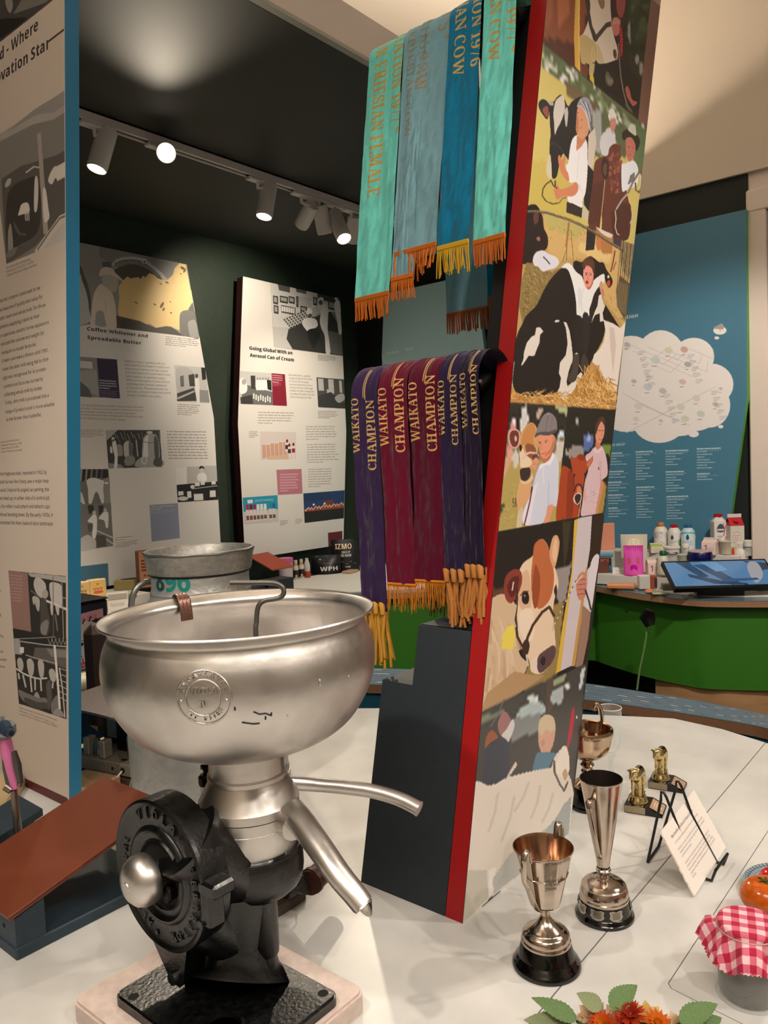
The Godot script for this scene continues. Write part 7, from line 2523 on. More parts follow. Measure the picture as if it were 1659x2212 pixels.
		if q[2]==0:
			m.lathe([Vector2(5.95*k,5*k),Vector2(5.95*k,21*k)],22)
			put("label",m,mat("brownlabel",Color(0.20,0.10,0.11),0.5),t)
			m=MB.new()
			m.lathe([Vector2(5.0*k,29.5*k),Vector2(4.2*k,33*k)],22)
			put("yellow_collar",m,mat("collaryellow",Color(0.78,0.60,0.16),0.5),t)
			m=MB.new()
			m.ball(Vector3(sin(face_cam(p))*5.6*k,8*k,cos(face_cam(p))*5.6*k),Vector3(2.4,3.0,1.0)*k,12,8,Basis(Vector3.UP,face_cam(p)))
			put("white_spot",m,mat("capwhite",Color(0.84,0.80,0.74),0.4),t)
		else:
			m.lathe([Vector2(5.9*k,0.5*k),Vector2(7.0*k,1.5*k),Vector2(7.15*k,14*k)],22)
			put("orange_drink",m,mat("orangedrink",Color(0.70,0.25,0.12),0.35),t)
	pouch("protein_pouch","black stand-up pouch lettered WPH lying low on the wall counter",706,1240,66,41,-3.26,yt2,mat("pouchblack",Color(0.012,0.012,0.014),0.3),[["WPH",0.26,0.08,0.30,K8(222,222,222)],["",0,0,0,Color.BLACK]],"wph",K8(14,14,16),0)
	pouch("protein_pouch","tall black pouch lettered IZMO BULK UP MASS GAIN beside the purple ribbon",748,1237,62,72,-3.22,yt2,mat("pouchblack",Color(0.012,0.012,0.014),0.3),[["IZMO",0.10,0.66,0.22,K8(236,214,170)],["BULK UP",0.36,0.56,0.09,K8(222,214,200)],["MASS GAIN",0.2,0.44,0.11,K8(230,230,230)],["500 g",0.48,0.10,0.06,K8(200,200,210)]],"izmo",K8(20,20,24),1)
	p=on_y(757,1238,yt2)
	p.z=-3.17
	plain_box("tan_box","flat tan box in front of the tall black pouch","box",Vector3(on_z(757,1238,-3.15).x,yt2,-3.15),Vector3(0.10,0.016,0.06),0.2,mat("tanbox",Color(0.70,0.56,0.44),0.6))
func pouch(called: String,label: String,pxc: float,pyb: float,wpx: float,hpx: float,z: float,y: float,m_: Material,words: Array,key: String,bg: Color,style: int,on_right:=0.0):
	var p: Vector3
	if on_right>0.0:
		p=on_x(pxc,pyb,on_right)
	else:
		p=on_z(pxc,pyb,z)
	p.y=y
	var k:=mpp(p)
	var t:=thing(called,label,"pouch",p,"")
	t.rotation.y=face_cam(p)
	var w:=wpx*k
	var h:=hgt(p,pyb-hpx)-y
	var shape:=func(u: float,v: float,side: float)->Vector3:
		var belly:=sin(PI*u)*(1.0-pow(v,1.6))*0.20*w
		return Vector3((u-0.5)*w*(0.93+0.07*absf(v-0.45)),v*h,side*(belly+0.0012))
	var m:=MB.new()
	m.grid(func(u: float,v: float)->Vector3: return shape.call(u,v,1.0),12,12)
	m.grid(func(u: float,v: float)->Vector3: return shape.call(u,v,-1.0),12,12,true)
	m.grid(func(u: float,v: float)->Vector3: return shape.call(u,0.0,v*2.0-1.0),12,4)
	put("bag",m,m_,t)
	var c:=Cv.new(256,256,bg,2)
	if style==1:
		for i in 5:
			c.rect(40+i*42,190-(i % 2)*16,26,8,K8(90,90,104))
		c.rect(150,214,24,10,K8(150,150,160))
	if style==0 and key=="wph":
		c.oval(80,80,40,50,K8(40,42,44))
		c.oval(70,50,8,8,K8(200,200,200))
		c.rect(96,100,60,10,K8(110,40,40))
	if style==2:
		c.oval(128,60,70,40,K8(236,230,200))
		c.text("HERB",Vector2(40,82),Vector2(70,0),Vector2(0,-70),K8(214,208,184),"sans bold",180)
	if style==3:
		for i in 9:
			c.poly([10+i*27,0,40+i*27,0,26+i*27,40+(i % 3)*10],K8(190,60,150))
		c.blob([60,70,200,70,210,180,130,230,50,180],K8(226,90,190))
		c.blob([90,170,170,170,180,215,130,200,84,215],K8(190,20,150))
		c.blob([40,110,80,100,90,140,50,160],K8(206,90,110))
		c.blob([170,100,215,112,205,160,168,140],K8(206,90,110))
	for q in words:
		if q[0]=="":
			continue
		c.text(q[0],Vector2(q[1]*256,(1.0-q[2])*256),Vector2(q[3]*256,0),Vector2(0,-q[3]*256*1.1),q[4],"sans bold",(1.0-q[1]*1.6)*200 if q[0].length()>3 else 0.0)
	m=MB.new()
	m.grid(func(u: float,v: float)->Vector3:
		var q: Vector3=shape.call(0.04+0.92*u,0.97-0.94*v,1.0)
		return q+Vector3(0,0,0.0008),12,12,true)
	var mm:=printed("p_pouch_"+key,c,0.3)
	put("printed_front",m,mm,t)
func gable(called: String,label: String,pxc: float,pyb: float,wpx: float,hpx: float,x: float,y: float,body: Color,roof: Color,cv: Cv,key: String,turn:=0.3,cap:=Color.BLACK,grp:="milk cartons on the right counter")->Node3D:
	var p:=on_x(pxc,pyb,x)
	p.y=y
	var k:=mpp(p)
	var t:=thing(called,label,"carton",p,grp)
	t.rotation.y=face_cam(p)+turn
	var w:=wpx*k/(cos(turn)+absf(sin(turn)))
	var h:=hgt(p,pyb-hpx)-y
	var bh:=h*0.72
	var m:=MB.new()
	m.box(Vector3(0,bh/2,0),Vector3(w,bh,w),0.0012)
	put("carton",m,mat(key+"_body",body,0.45),t)
	m=MB.new()
	var hw:=w/2
	var fin:=h*0.09
	var a:=[Vector3(-hw,bh,hw),Vector3(hw,bh,hw),Vector3(hw,bh,-hw),Vector3(-hw,bh,-hw)]
	var r0:=Vector3(-hw,h-fin,0)
	var r1:=Vector3(hw,h-fin,0)
	m.face([a[0],a[1],r1,r0],Vector3(0,0.6,0.8))
	m.face([a[3],a[2],r1,r0],Vector3(0,0.6,-0.8))
	m.face([a[1],a[2],r1+Vector3(-w*0.18,0,0)],Vector3(1,0.4,0).normalized())
	m.face([a[0],a[3],r0+Vector3(w*0.18,0,0)],Vector3(-1,0.4,0).normalized())
	put("roof",m,mat(key+"_roof",roof,0.45),t)
	m=MB.new()
	m.box(Vector3(0,h-fin/2,0),Vector3(w,fin,0.004),0.0006)
	put("top_fin",m,mat("finwhite",Color(0.82,0.78,0.76),0.5),t)
	if cap != Color.BLACK:
		m=MB.new()
		m.xf=Transform3D(Basis(Vector3.RIGHT,0.65),Vector3(0,bh+(h-fin-bh)*0.5,hw*0.5))
		m.lathe([Vector2(w*0.2,0),Vector2(w*0.2,w*0.12),Vector2(0,w*0.13)],20,0.4)
		put("cap",m,mat(key+"_cap",cap,0.4),t)
	if cv:
		label_quad(t,Vector3(0,bh/2,hw+0.0006),w*0.97,bh*0.97,0.0,cv,"p_"+key)
	return t
func lathe_pack(called: String,label: String,cat: String,pxc: float,pyb: float,x: float,y: float,rows: Array,m_: Material,grp:="")->Node3D:
	var p:=on_x(pxc,pyb,x)
	p.y=y
	var t:=thing(called,label,cat,p,grp)
	var m:=MB.new()
	m.lathe(bottle_profile(p,rows),28,0.7)
	put("body",m,m_,t)
	return t
func add_lathe(t: Node3D,named: String,rows: Array,m_: Material):
	var m:=MB.new()
	var p:=t.position
	var r:=[]
	for q in rows:
		r.append(Vector2(q[1]*mpp(p),hgt(p,q[0])-p.y))
	m.lathe(r,28,0.7)
	put(named,m,m_,t)
func wrap_label(t: Node3D,cv: Cv,key: String,r: float,y0: float,y1: float,arc: float):
	var m:=MB.new()
	var a0:=PI/2-face_cam(t.position)+t.rotation.y
	m.grid(func(u: float,v: float)->Vector3:
		var a:=a0+arc/2-u*arc
		return Vector3(cos(a)*r,lerpf(y1,y0,v),sin(a)*r),16,1,false)
	put("label",m,printed(key,cv,0.5),t)
func build_right_goods():
	var y1:=0.955
	var y2:=1.055
	riser("display_step","upper white step at the back of the right counter carrying the tall milk bottles",3.78,3.92,-1.80,-1.03,y2)
	riser("display_step","lower white step on the right counter in front of the tall milk bottles",3.645,3.779,-1.78,-1.05,y1)
	var white:=mat("packwhite",Color(0.82,0.80,0.77),0.4)
	var x2:=3.84
	var x1:=3.70
	var p:=on_x(1312,1184,x2)
	p.y=y2
	var k:=mpp(p)
	plain_box("peach_carton","tall flat peach carton at the back beside the red-edged panel","carton",p,Vector3(32*k,hgt(p,1130)-y2,9*k),face_cam(p)+0.4,mat("peach",Color(0.84,0.56,0.45),0.5))
	p=on_x(1306,1224,3.70)
	p.y=y1
	k=mpp(p)
	var t:=plain_box("ice_cream_pack","stack of navy and blue ice cream packs with orange letters beside the red-edged panel","pack",p,Vector3(30*k,16*k,14*k),face_cam(p)+0.1,mat("cyanpack",Color(0.10,0.55,0.66),0.4),"","cyan_pack")
	var m:=MB.new()
	m.box(Vector3(0,24*k,0),Vector3(28,16,14)*k,0.002)
	put("navy_pack",m,mat("navypack",Color(0.07,0.07,0.12),0.4),t)
	m=MB.new()
	m.box(Vector3(1*k,38*k,0),Vector3(34,8,13)*k,0.004)
	put("blue_wrapper",m,mat("bluewrap",Color(0.35,0.58,0.68),0.3),t)
	m=MB.new()
	m.box(Vector3(-4*k,12*k,8*k),Vector3(26,26,1)*k,0.0006,Basis(Vector3.BACK,0.3))
	put("brown_flap",m,mat("brownflap",Color(0.40,0.22,0.17),0.6),t)
	var c:=Cv.new(128,64,K8(34,34,50),2)
	c.text("NOE",Vector2(22,50),Vector2(46,0),Vector2(0,-50),K8(222,110,70),"sans bold",84)
	label_quad(t,Vector3(0,24*k,7.1*k),27*k,15*k,0.0,c,"p_noe")
	pouch("snack_pouch","tall cream stand-up pouch with faint embossed letters behind the pink cup pouch",1371,1238,57,84,0,y1,mat("creampouch",Color(0.80,0.78,0.70),0.3),[],"herb",K8(206,200,186),2,3.74)
	pouch("pink_pouch","bright pink cup-shaped pouch standing before the cream pouch",1369,1236,42,58,0,y1,mat("pinkpouch",Color(0.84,0.24,0.60),0.3),[],"pink",K8(232,90,190),3,3.665)
	var moo:=Cv.new(256,160,K8(222,218,214),2)
	moo.text("MOO",Vector2(30,92),Vector2(76,-8),Vector2(0,-84),K8(60,64,76),"sans bold",196)
	moo.text("MOO",Vector2(38,87),Vector2(70,-8),Vector2(0,-72),K8(226,226,226),"sans bold",180)
	moo.line([60,150,130,112,170,128,200,150],5,K8(150,130,100))
	t=lathe_pack("milk_bottle","white milk bottle with tan cap lettered MOO, first of the three tall bottles","bottle",1428,1185,x2,y2,[[1188,0],[1188,13],[1185,14.5],[1160,14.5],[1148,14.5],[1142,12.5],[1137,8],[1136,7.5]],white,"tall milk bottles on the right counter")
	add_lathe(t,"cap",[[1137,8],[1130,8],[1128.5,7],[1128,0]],mat("tancap",Color(0.66,0.44,0.24),0.4))
	wrap_label(t,moo,"p_moo",14.8*mpp(t.position),hgt(t.position,1178)-y2,hgt(t.position,1149)-y2,2.3)
	var dr:=Cv.new(256,256,K8(220,216,213),2)
	dr.blob([96,30,118,70,108,104,80,104,74,70],K8(46,62,84))
	dr.lines(50,124,130,18,3,8,K8(150,150,156),4)
	dr.blob([190,130,256,90,256,230,210,230],K8(110,160,80))
	dr.line([60,200,110,220,160,210,190,226],8,K8(60,70,88))
	t=lathe_pack("milk_bottle","white milk bottle with red cap and dark drop, second of the three tall bottles","bottle",1457,1188,x2,y2,[[1190,0],[1190,12],[1184,14],[1168,13],[1158,15],[1148,14],[1142,10],[1139,7]],white,"tall milk bottles on the right counter")
	add_lathe(t,"cap",[[1141,7.6],[1134,7.6],[1133,6.5],[1132.6,0]],mat("redcap",Color(0.66,0.02,0.08),0.4))
	wrap_label(t,dr,"p_drop",15.1*mpp(t.position),hgt(t.position,1184)-y2,hgt(t.position,1150)-y2,2.3)
	var db:=Cv.new(256,256,K8(206,218,226),2)
	db.blob([120,30,142,70,132,104,104,104,98,70],K8(30,76,110))
	db.blob([0,0,256,0,256,40,200,26,130,20,60,30,0,50],K8(90,190,190))
	db.lines(40,124,170,22,4,10,K8(150,170,186),5)
	t=lathe_pack("milk_bottle","pale blue milk bottle with blue cap, third of the three tall bottles","bottle",1487,1195,x2,y2,[[1196,0],[1196,13],[1190,14.5],[1172,13.5],[1160,15.5],[1148,14],[1142,10],[1139,7]],mat("packpaleblue",Color(0.72,0.78,0.82),0.4),"tall milk bottles on the right counter")
	add_lathe(t,"cap",[[1141,7.8],[1134,7.8],[1133,6.5],[1132.6,0]],mat("bluecap",Color(0.12,0.36,0.54),0.4))
	wrap_label(t,db,"p_dropblue",15.6*mpp(t.position),hgt(t.position,1188)-y2,hgt(t.position,1148)-y2,2.3)
	var gb:=Cv.new(200,280,K8(214,208,204),2)
	gb.blob([50,40,100,14,156,36,166,80,100,92,40,80],K8(70,72,84))
	gb.rect(44,60,118,16,K8(206,204,204))
	gb.lines(50,120,90,26,2,18,K8(150,156,170),3)
	gb.rect(30,176,130,8,K8(170,60,70))
	for i in 14:
		gb.oval(150+(i*37) % 44,20+i*16,8,8,K8(170,70,80))
	t=thing("milk_bottle","square white milk bottle with red cap next to the red-topped carton","bottle",on_x(1552,1175,x2))
	t.position.y=y2
	k=mpp(t.position)
	t.rotation.y=face_cam(t.position)+0.35
	m=MB.new()
	var bh:=hgt(t.position,1125)-y2
	m.box(Vector3(0,bh/2,0),Vector3(26*k,bh,26*k),0.004)
	m.xf=Transform3D(Basis(Vector3.UP,PI/4),Vector3.ZERO)
	m.lathe([Vector2(18*k,bh-1*k),Vector2(8.5*k,bh+9*k),Vector2(8*k,bh+11*k)],4,0.1)
	put("body",m,white,t)
	m=MB.new()
	m.lathe([Vector2(8.6*k,bh+9*k),Vector2(8.6*k,bh+15*k),Vector2(0,bh+15.6*k)],22,0.4)
	put("cap",m,mat("redcap",Color(0.66,0.02,0.08),0.4),t)
	label_quad(t,Vector3(0,bh/2,13.1*k),25*k,bh*0.94,0.0,gb,"p_sq")
	var rc:=Cv.new(200,280,K8(206,200,190),2)
	rc.oval(90,120,60,66,K8(150,110,110))
	rc.oval(90,120,56,62,K8(214,206,196))
	rc.lines(50,90,80,22,4,9,K8(186,140,130),6)
	rc.poly([0,200,90,196,90,280,0,280],K8(176,178,140))
	rc.blob([10,230,40,210,50,280,10,280],K8(196,50,40))
	rc.blob([110,250,140,206,160,210,130,270],K8(206,80,60))
	gable("milk_carton","tall gable-top carton with red roof and round label beside the doorway",1587,1178,39,68,x2,y2,Color(0.78,0.75,0.70),Color(0.66,0.02,0.09),rc,"redtop",0.4,Color(0.66,0.03,0.1))
	var gl:=Cv.new(128,128,K8(216,208,190),2)
	gl.oval(60,70,44,40,K8(206,160,140))
	gl.oval(60,72,40,37,K8(216,208,194))
	gl.lines(34,60,56,16,3,7,K8(206,160,130),8)
	gable("milk_carton","small carton with lime green roof in front of the MOO bottle",1417,1205,30,32,3.80,y2,Color(0.80,0.76,0.66),Color(0.55,0.66,0.22),gl,"greentop",0.2)
	var one:=Cv.new(128,128,K8(226,208,204),2)
	one.text("1",Vector2(26,100),Vector2(84,0),Vector2(0,-84),K8(170,80,90),"sans bold")
	one.lines(66,40,50,15,4,7,K8(206,176,170),9)
	gable("milk_carton","small pale pink carton printed with a red 1, low and left of the green-capped bottle",1409,1238,28,34,3.68,y1,Color(0.84,0.73,0.71),Color(0.84,0.73,0.71),one,"pinkone",0.25)
	var one2:=Cv.new(128,128,K8(226,210,206),2)
	one2.text("1",Vector2(20,100),Vector2(84,0),Vector2(0,-84),K8(180,100,110),"sans bold")
	one2.lines(62,44,56,15,4,8,K8(206,180,176),10)
	gable("milk_carton","larger pale pink carton printed with a red 1 behind the blue ring tub",1536,1196,38,35,3.80,y2,Color(0.85,0.75,0.72),Color(0.85,0.75,0.72),one2,"pinkone2",-0.35)
	t=lathe_pack("cream_bottle","small squat bottle with green cap beside the pink carton","bottle",1433,1240,3.66,y1,[[1240,0],[1240,12],[1237,12.5],[1212,12],[1205,10],[1199,6.5]],mat("creambottle",Color(0.78,0.78,0.70),0.4))
	add_lathe(t,"cap",[[1200,7.2],[1191,7.2],[1189.5,6],[1189,0]],mat("greencap",Color(0.0,0.32,0.18),0.4))
	t=lathe_pack("yoghurt_tub","white tub with black label band below the red-capped bottle","tub",1452,1213,3.745,y1+0.0,[[1214,0],[1214,13],[1185,16],[1184,17.5],[1181,17.5],[1180,16],[1180,0]],white)
	var tl:=Cv.new(256,80,K8(206,204,202),2)
	tl.blob([20,40,70,14,120,30,180,14,240,44,180,64,60,64],K8(60,60,66))
	tl.text("ISLAND",Vector2(70,54),Vector2(26,0),Vector2(0,-28),K8(220,220,220),"sans bold",110)
	wrap_label(t,tl,"p_yog",15.6*mpp(t.position),hgt(t.position,1200)-y1,hgt(t.position,1189)-y1,2.4)
	t=lathe_pack("sample_jar","small clear jar with white lid in front of the pale blue bottle","jar",1482,1205,3.77,y1,[[1213,0],[1213,9],[1190,9],[1186,6.5],[1184,6]],glass("jarclear",Color(0.9,0.9,0.9),0.35))
	add_lathe(t,"lid",[[1184,7.8],[1176,7.8],[1174,6.5],[1173.6,0]],white)
	p=on_x(1454,1214,3.68)
	p.y=y1
	k=mpp(p)
	plain_box("sample_carton","plain white cube carton between the green-capped bottle and the screen","carton",p,Vector3(19,17,16)*k,face_cam(p)+0.2,white)
	t=lathe_pack("small_tub","small white tub with green lid print beside the white cube carton","tub",1474,1214,3.67,y1,[[1216,0],[1216,9],[1200,10.5],[1199,11.5],[1197,11.5],[1196.6,0]],mat("greenishtub",Color(0.72,0.73,0.66),0.4))
	t=lathe_pack("blue_tub","round blue ring-sided tub with pale lid behind the screen","tub",1512,1214,3.70,y1,[[1217,0],[1217,23],[1211,25.5],[1204,26],[1196,25.5],[1192,24],[1190,23]],mat("ringblue",Color(0.03,0.06,0.30),0.25))
	add_lathe(t,"lid",[[1191,24],[1189,23.5],[1189,0]],mat("palelid",Color(0.72,0.62,0.60),0.5))
	t=lathe_pack("small_cup","paper cup with faint leaf print beside the larger pink carton","cup",1569,1196,3.81,y2,[[1197,0],[1197,11],[1171,13.5],[1170,14.5],[1168,14.5],[1167.6,0]],mat("papercup",Color(0.76,0.72,0.65),0.5))
	t=lathe_pack("round_bottle","plain white round-shouldered bottle with white cap near the doorway","bottle",1600,1212,3.83,y2,[[1222,0],[1222,14],[1216,15.5],[1196,15],[1188,12],[1184,8],[1183,7]],mat("softwhite",Color(0.80,0.77,0.74),0.45))
	add_lathe(t,"cap",[[1184,8],[1173,8],[1172,7],[1171.6,0]],white)
	t=lathe_pack("dropper_bottle","narrow clear bottle with white cap, nearest the doorway","bottle",1616,1208,3.82,y2,[[1200,0],[1200,7],[1184,7],[1180,5],[1178,5]],glass("jarclear",Color(0.9,0.9,0.9),0.35))
	add_lathe(t,"cap",[[1180,8.4],[1168,8.4],[1166.5,7],[1166,0]],white)
	var yb:=0.904
	p=on_y(1352,1262,yb)
	k=mpp(p)
	t=thing("text_card","white text card leaning on the right counter before the pink pouch","sign",p)
	t.rotation.y=face_cam(p)
	var ch:=36*k
	m=MB.new()
	m.box(Vector3(0,ch/2,-0.01),Vector3(54*k,ch,0.002),0.0004,Basis(Vector3.RIGHT,-0.25))
	m.box(Vector3(0,ch/2-0.004,-0.045),Vector3(50*k,ch*0.94,0.002),0.0004,Basis(Vector3.RIGHT,0.25))
	put("card",m,mat("cardwhite",Color(0.86,0.85,0.83),0.6),t)
	c=Cv.new(260,180,K8(222,214,210),2)
	c.text("The packaging shows",Vector2(30,52),Vector2(22,0),Vector2(0,-24),K8(140,136,136),"sans",170)
	c.text("Waikato's new dairy",Vector2(30,82),Vector2(22,0),Vector2(0,-24),K8(140,136,136),"sans",180)
	c.text("goods now",Vector2(30,112),Vector2(22,0),Vector2(0,-24),K8(140,136,136),"sans",96)
	label_quad(t,Vector3(0,ch/2,-0.0086),53*k,ch*0.97,0.0,c,"p_textcard",-0.25)
	p=on_y(1342,1271,yb)
	k=mpp(p)
	plain_box("cheese_slab","flat peach-orange vacuum packed slab lying before the text card","pack",p,Vector3(58*k,11*k,0.07),face_cam(p)-0.1,mat("slabpeach",Color(0.80,0.54,0.38),0.35),"","pack",0.006)
	p=on_y(1391,1272,yb)
	k=mpp(p)
	t=plain_box("soap_box","small white carton with printed orange side standing at the counter front","carton",p,Vector3(24,30,16)*k,face_cam(p)+0.35,white)
	m=MB.new()
	m.box(Vector3(12.2*k,15*k,0),Vector3(0.4,29,15.4)*k,0.0001)
	put("orange_side",m,mat("orangeside",Color(0.62,0.30,0.17),0.5),t)
	p=on_y(1410,1274,yb)
	k=mpp(p)
	t=plain_box("soap_box","second small carton with orange and grey faces behind the white one","carton",p+Vector3(0.03,0,-0.01),Vector3(14,30,14)*k,face_cam(p)+0.3,mat("orangeside",Color(0.62,0.30,0.17),0.5))
	m=MB.new()
	m.box(Vector3(4*k,14*k,7.2*k),Vector3(6,20,0.4)*k,0.0001)
	put("grey_window",m,mat("greywin",Color(0.22,0.22,0.24),0.4),t)
	p=on_y(1384,1250,yb)
	k=mpp(p)
	t=thing("red_bow","tiny red ribbon bow on the counter before the pink pouch","bow",p)
	m=MB.new()
	for q in [[-3,9],[3,9],[-2,4],[3,5],[0,7]]:
		m.ball(Vector3(q[0]*k,q[1]*k,0),Vector3(3.2,2.6,2.0)*k,10,6)
	m.ball(Vector3(0,2*k,0),Vector3(3,2.4,3)*k,10,6)
	put("bow",m,mat("bowred",Color(0.75,0.05,0.06),0.5),t)
	var flats:=[[1309,1254,34,9,Color(0.36,0.52,0.70),"crumpled blue packet lying flat beside the red-edged panel"],[1294,1240,11,12,Color(0.82,0.26,0.42),"small pink packet lying by the red-edged panel"],[1436,1259,30,12,Color(0.72,0.54,0.42),"flat tan box under the left edge of the screen"],[1444,1274,28,14,Color(0.44,0.44,0.40),"grey-green printed box under the lower left corner of the screen"],[1402,1280,16,5,Color(0.80,0.46,0.26),"orange sliver of packaging at the counter edge"],[1424,1284,30,5,Color(0.60,0.62,0.46),"pale green flat packet at the counter edge"],[1648,1275,26,6,Color(0.80,0.70,0.36),"yellow card lying on the counter right of the screen base"]]
	for q in flats:
		p=on_y(q[0],q[1],yb)
		k=mpp(p)
		plain_box("flat_packet",q[5],"packet",p,Vector3(q[2]*k,q[3]*k,0.05),face_cam(p)+0.15,mat("flat_%d" % int(q[0]),q[4],0.45),"","packet",0.004)
	t=thing("touch_screen","black-framed touch screen tilted back on the right counter with pale blue reflections put into its glowing face","screen",Vector3.ZERO)
	var TL:=at(1429,1213,3.52)
	var TR:=at(1652,1207,3.54)
	var BL:=at(1458,1272,3.36)
	var BR:=at(1690,1266,3.38)
	var ex:=(TR-TL).normalized()
	var nn:=(BL-TL).cross(TR-TL).normalized()
	if nn.dot(EYE-TL)<0:
		nn=-nn
	m=MB.new()
	var tk:=nn*0.022
	m.face([TL,TR,BR,BL],nn)
	m.face([TL-tk,TR-tk,BR-tk,BL-tk],-nn)
	for e in [[TL,TR],[TR,BR],[BR,BL],[BL,TL]]:
		m.quad(e[0],e[1],e[1]-tk,e[0]-tk,((e[0]+e[1])/2-(TL+BR)/2).normalized())
	put("frame",m,mat("blackplastic",Color(0.012,0.012,0.013),0.4),t)
	c=Cv.new(512,160,K8(92,134,176),2)  # reflections on the glass are painted here and made to glow
	c.sheet()
	c.rect(0,0,512,160,K8(96,140,182))
	c.poly([60,0,120,0,190,100,150,110],K8(52,74,102))
	c.poly([140,20,220,20,330,150,280,160],K8(62,88,120))
	c.poly([90,80,240,130,360,150,360,160,200,150,90,100],K8(54,78,108))
	c.poly([110,0,130,0,150,90,136,96],K8(58,84,116))
	c.poly([400,0,512,20,512,60,460,70],K8(70,80,96))
	c.blob([430,10,470,20,460,100,400,150,400,60],K8(178,176,180))
	c.poly([250,120,420,116,430,130,260,140],K8(70,98,132))
	c.poly([180,0,260,0,300,60,240,70],K8(118,164,206))
	c.lay(5)
	m=MB.new()
	var ins:=func(u: float,v: float)->Vector3: return TL.lerp(TR,u).lerp(BL.lerp(BR,u),v)+nn*0.0006
	m.quad(ins.call(0.015,0.05),ins.call(0.985,0.05),ins.call(0.985,0.92),ins.call(0.015,0.92),nn)
	var sm:=printed("p_screen_reflection",c,0.12)
	sm.albedo_color=Color(0.35,0.35,0.35)
	sm.emission_enabled=true
	sm.emission_texture=sm.albedo_texture
	sm.emission_operator=BaseMaterial3D.EMISSION_OP_MULTIPLY
	sm.emission=Color.WHITE
	sm.emission_energy_multiplier=0.65
	put("display",m,sm,t)
	m=MB.new()
	var b0:=on_y(1516,1281,yb)
	var b1:=on_y(1618,1281,yb)
	var mid:=(b0+b1)/2
	var yw:=atan2(-(b1-b0).z,(b1-b0).x)
	m.box(mid+Vector3(-0.05,0.035,-0.01),Vector3((b1-b0).length(),0.07,0.06),0.004,Basis(Vector3.UP,yw))
	put("stand",m,mat("blackplastic",Color(0.012,0.012,0.013),0.4),t)
	m=MB.new()
	var f0:=on_y(1505,1281,yb)
	m.tube([f0+Vector3(0,0.0,0),f0+Vector3(0.004,0.035,0.0)],[0.012,0.012],14,true)
	put("foot",m,mat("footgrey",Color(0.16,0.155,0.14),0.5),t)
func silver()->StandardMaterial3D:
	if mats.has("silver"):
		return mats["silver"]
	var m:=worn("silver",Color(0.66,0.60,0.55),Color(0.80,0.74,0.68),0.10,1.0,8.0,0.02,0.0,0.2)
	return m
func ebony()->StandardMaterial3D:
	return mat("ebony",Color(0.008,0.008,0.009),0.12,0.0,0.6)
func turned(t: Node3D,named: String,p: Vector3,rows: Array,m_: Material,seg:=56,label:=""):
	var m:=MB.new()
	m.lathe(profile(p,rows),seg,0.55,0,TAU,Vector3(p.x,0,p.z))
	return put(named,m,m_,t,label)
func skin(bones: Array,cell: float,blend: float)->MB:
	var lo:=Vector3.ONE*1e9
	var hi:=-lo
	for b in bones:
		for q in [[b[0],b[2]],[b[1],b[3]]]:
			lo=lo.min(q[0]-Vector3.ONE*(q[1]+cell*2))
			hi=hi.max(q[0]+Vector3.ONE*(q[1]+cell*2))
	var n:=Vector3i((hi-lo)/cell)+Vector3i.ONE
	var f:=func(p: Vector3)->float:
		var s:=0.0
		for b in bones:
			var ab: Vector3=b[1]-b[0]
			var h:=clampf((p-b[0]).dot(ab)/maxf(ab.length_squared(),1e-12),0.0,1.0)
			var d: float=(p-b[0]-ab*h).length()-lerpf(b[2],b[3],h)
			s += exp(-d/blend)
		return -log(maxf(s,1e-30))*blend
	var val:=PackedFloat32Array()
	val.resize(n.x*n.y*n.z)
	for k in n.z:
		for j in n.y:
			for i in n.x:
				val[(k*n.y+j)*n.x+i]=f.call(lo+Vector3(i,j,k)*cell)
	var m:=MB.new()
	var id:={}
	for k in n.z-1:
		for j in n.y-1:
			for i in n.x-1:
				var sum:=Vector3.ZERO
				var cnt:=0
				var c:=[]
				for q in 8:
					c.append(val[((k+(q >> 2))*n.y+j+((q >> 1) & 1))*n.x+i+(q & 1)])
				for e in [[0,1],[2,3],[4,5],[6,7],[0,2],[1,3],[4,6],[5,7],[0,4],[1,5],[2,6],[3,7]]:
					var a: float=c[e[0]]
					var b: float=c[e[1]]
					if (a<0) != (b<0):
						var t:=a/(a-b)
						var pa:=Vector3(e[0] & 1,(e[0] >> 1) & 1,e[0] >> 2)
						var pb:=Vector3(e[1] & 1,(e[1] >> 1) & 1,e[1] >> 2)
						sum += pa.lerp(pb,t)
						cnt += 1
				if cnt>0:
					var p:=lo+(Vector3(i,j,k)+sum/cnt)*cell
					var h:=cell*0.5
					var g:=Vector3(f.call(p+Vector3(h,0,0))-f.call(p-Vector3(h,0,0)),f.call(p+Vector3(0,h,0))-f.call(p-Vector3(0,h,0)),f.call(p+Vector3(0,0,h))-f.call(p-Vector3(0,0,h)))
					id[Vector3i(i,j,k)]=m.vert(p,g.normalized())
	for k in range(1,n.z-1):
		for j in range(1,n.y-1):
			for i in range(1,n.x-1):
				var a:=val[(k*n.y+j)*n.x+i]<0
				if (val[(k*n.y+j)*n.x+i+1]<0) != a:
					m.quad4(id[Vector3i(i,j-1,k-1)],id[Vector3i(i,j,k-1)],id[Vector3i(i,j,k)],id[Vector3i(i,j-1,k)])
				if (val[(k*n.y+j+1)*n.x+i]<0) != a:
					m.quad4(id[Vector3i(i-1,j,k-1)],id[Vector3i(i,j,k-1)],id[Vector3i(i,j,k)],id[Vector3i(i-1,j,k)])
				if (val[((k+1)*n.y+j)*n.x+i]<0) != a:
					m.quad4(id[Vector3i(i-1,j-1,k)],id[Vector3i(i,j-1,k)],id[Vector3i(i,j,k)],id[Vector3i(i-1,j,k)])
	return m
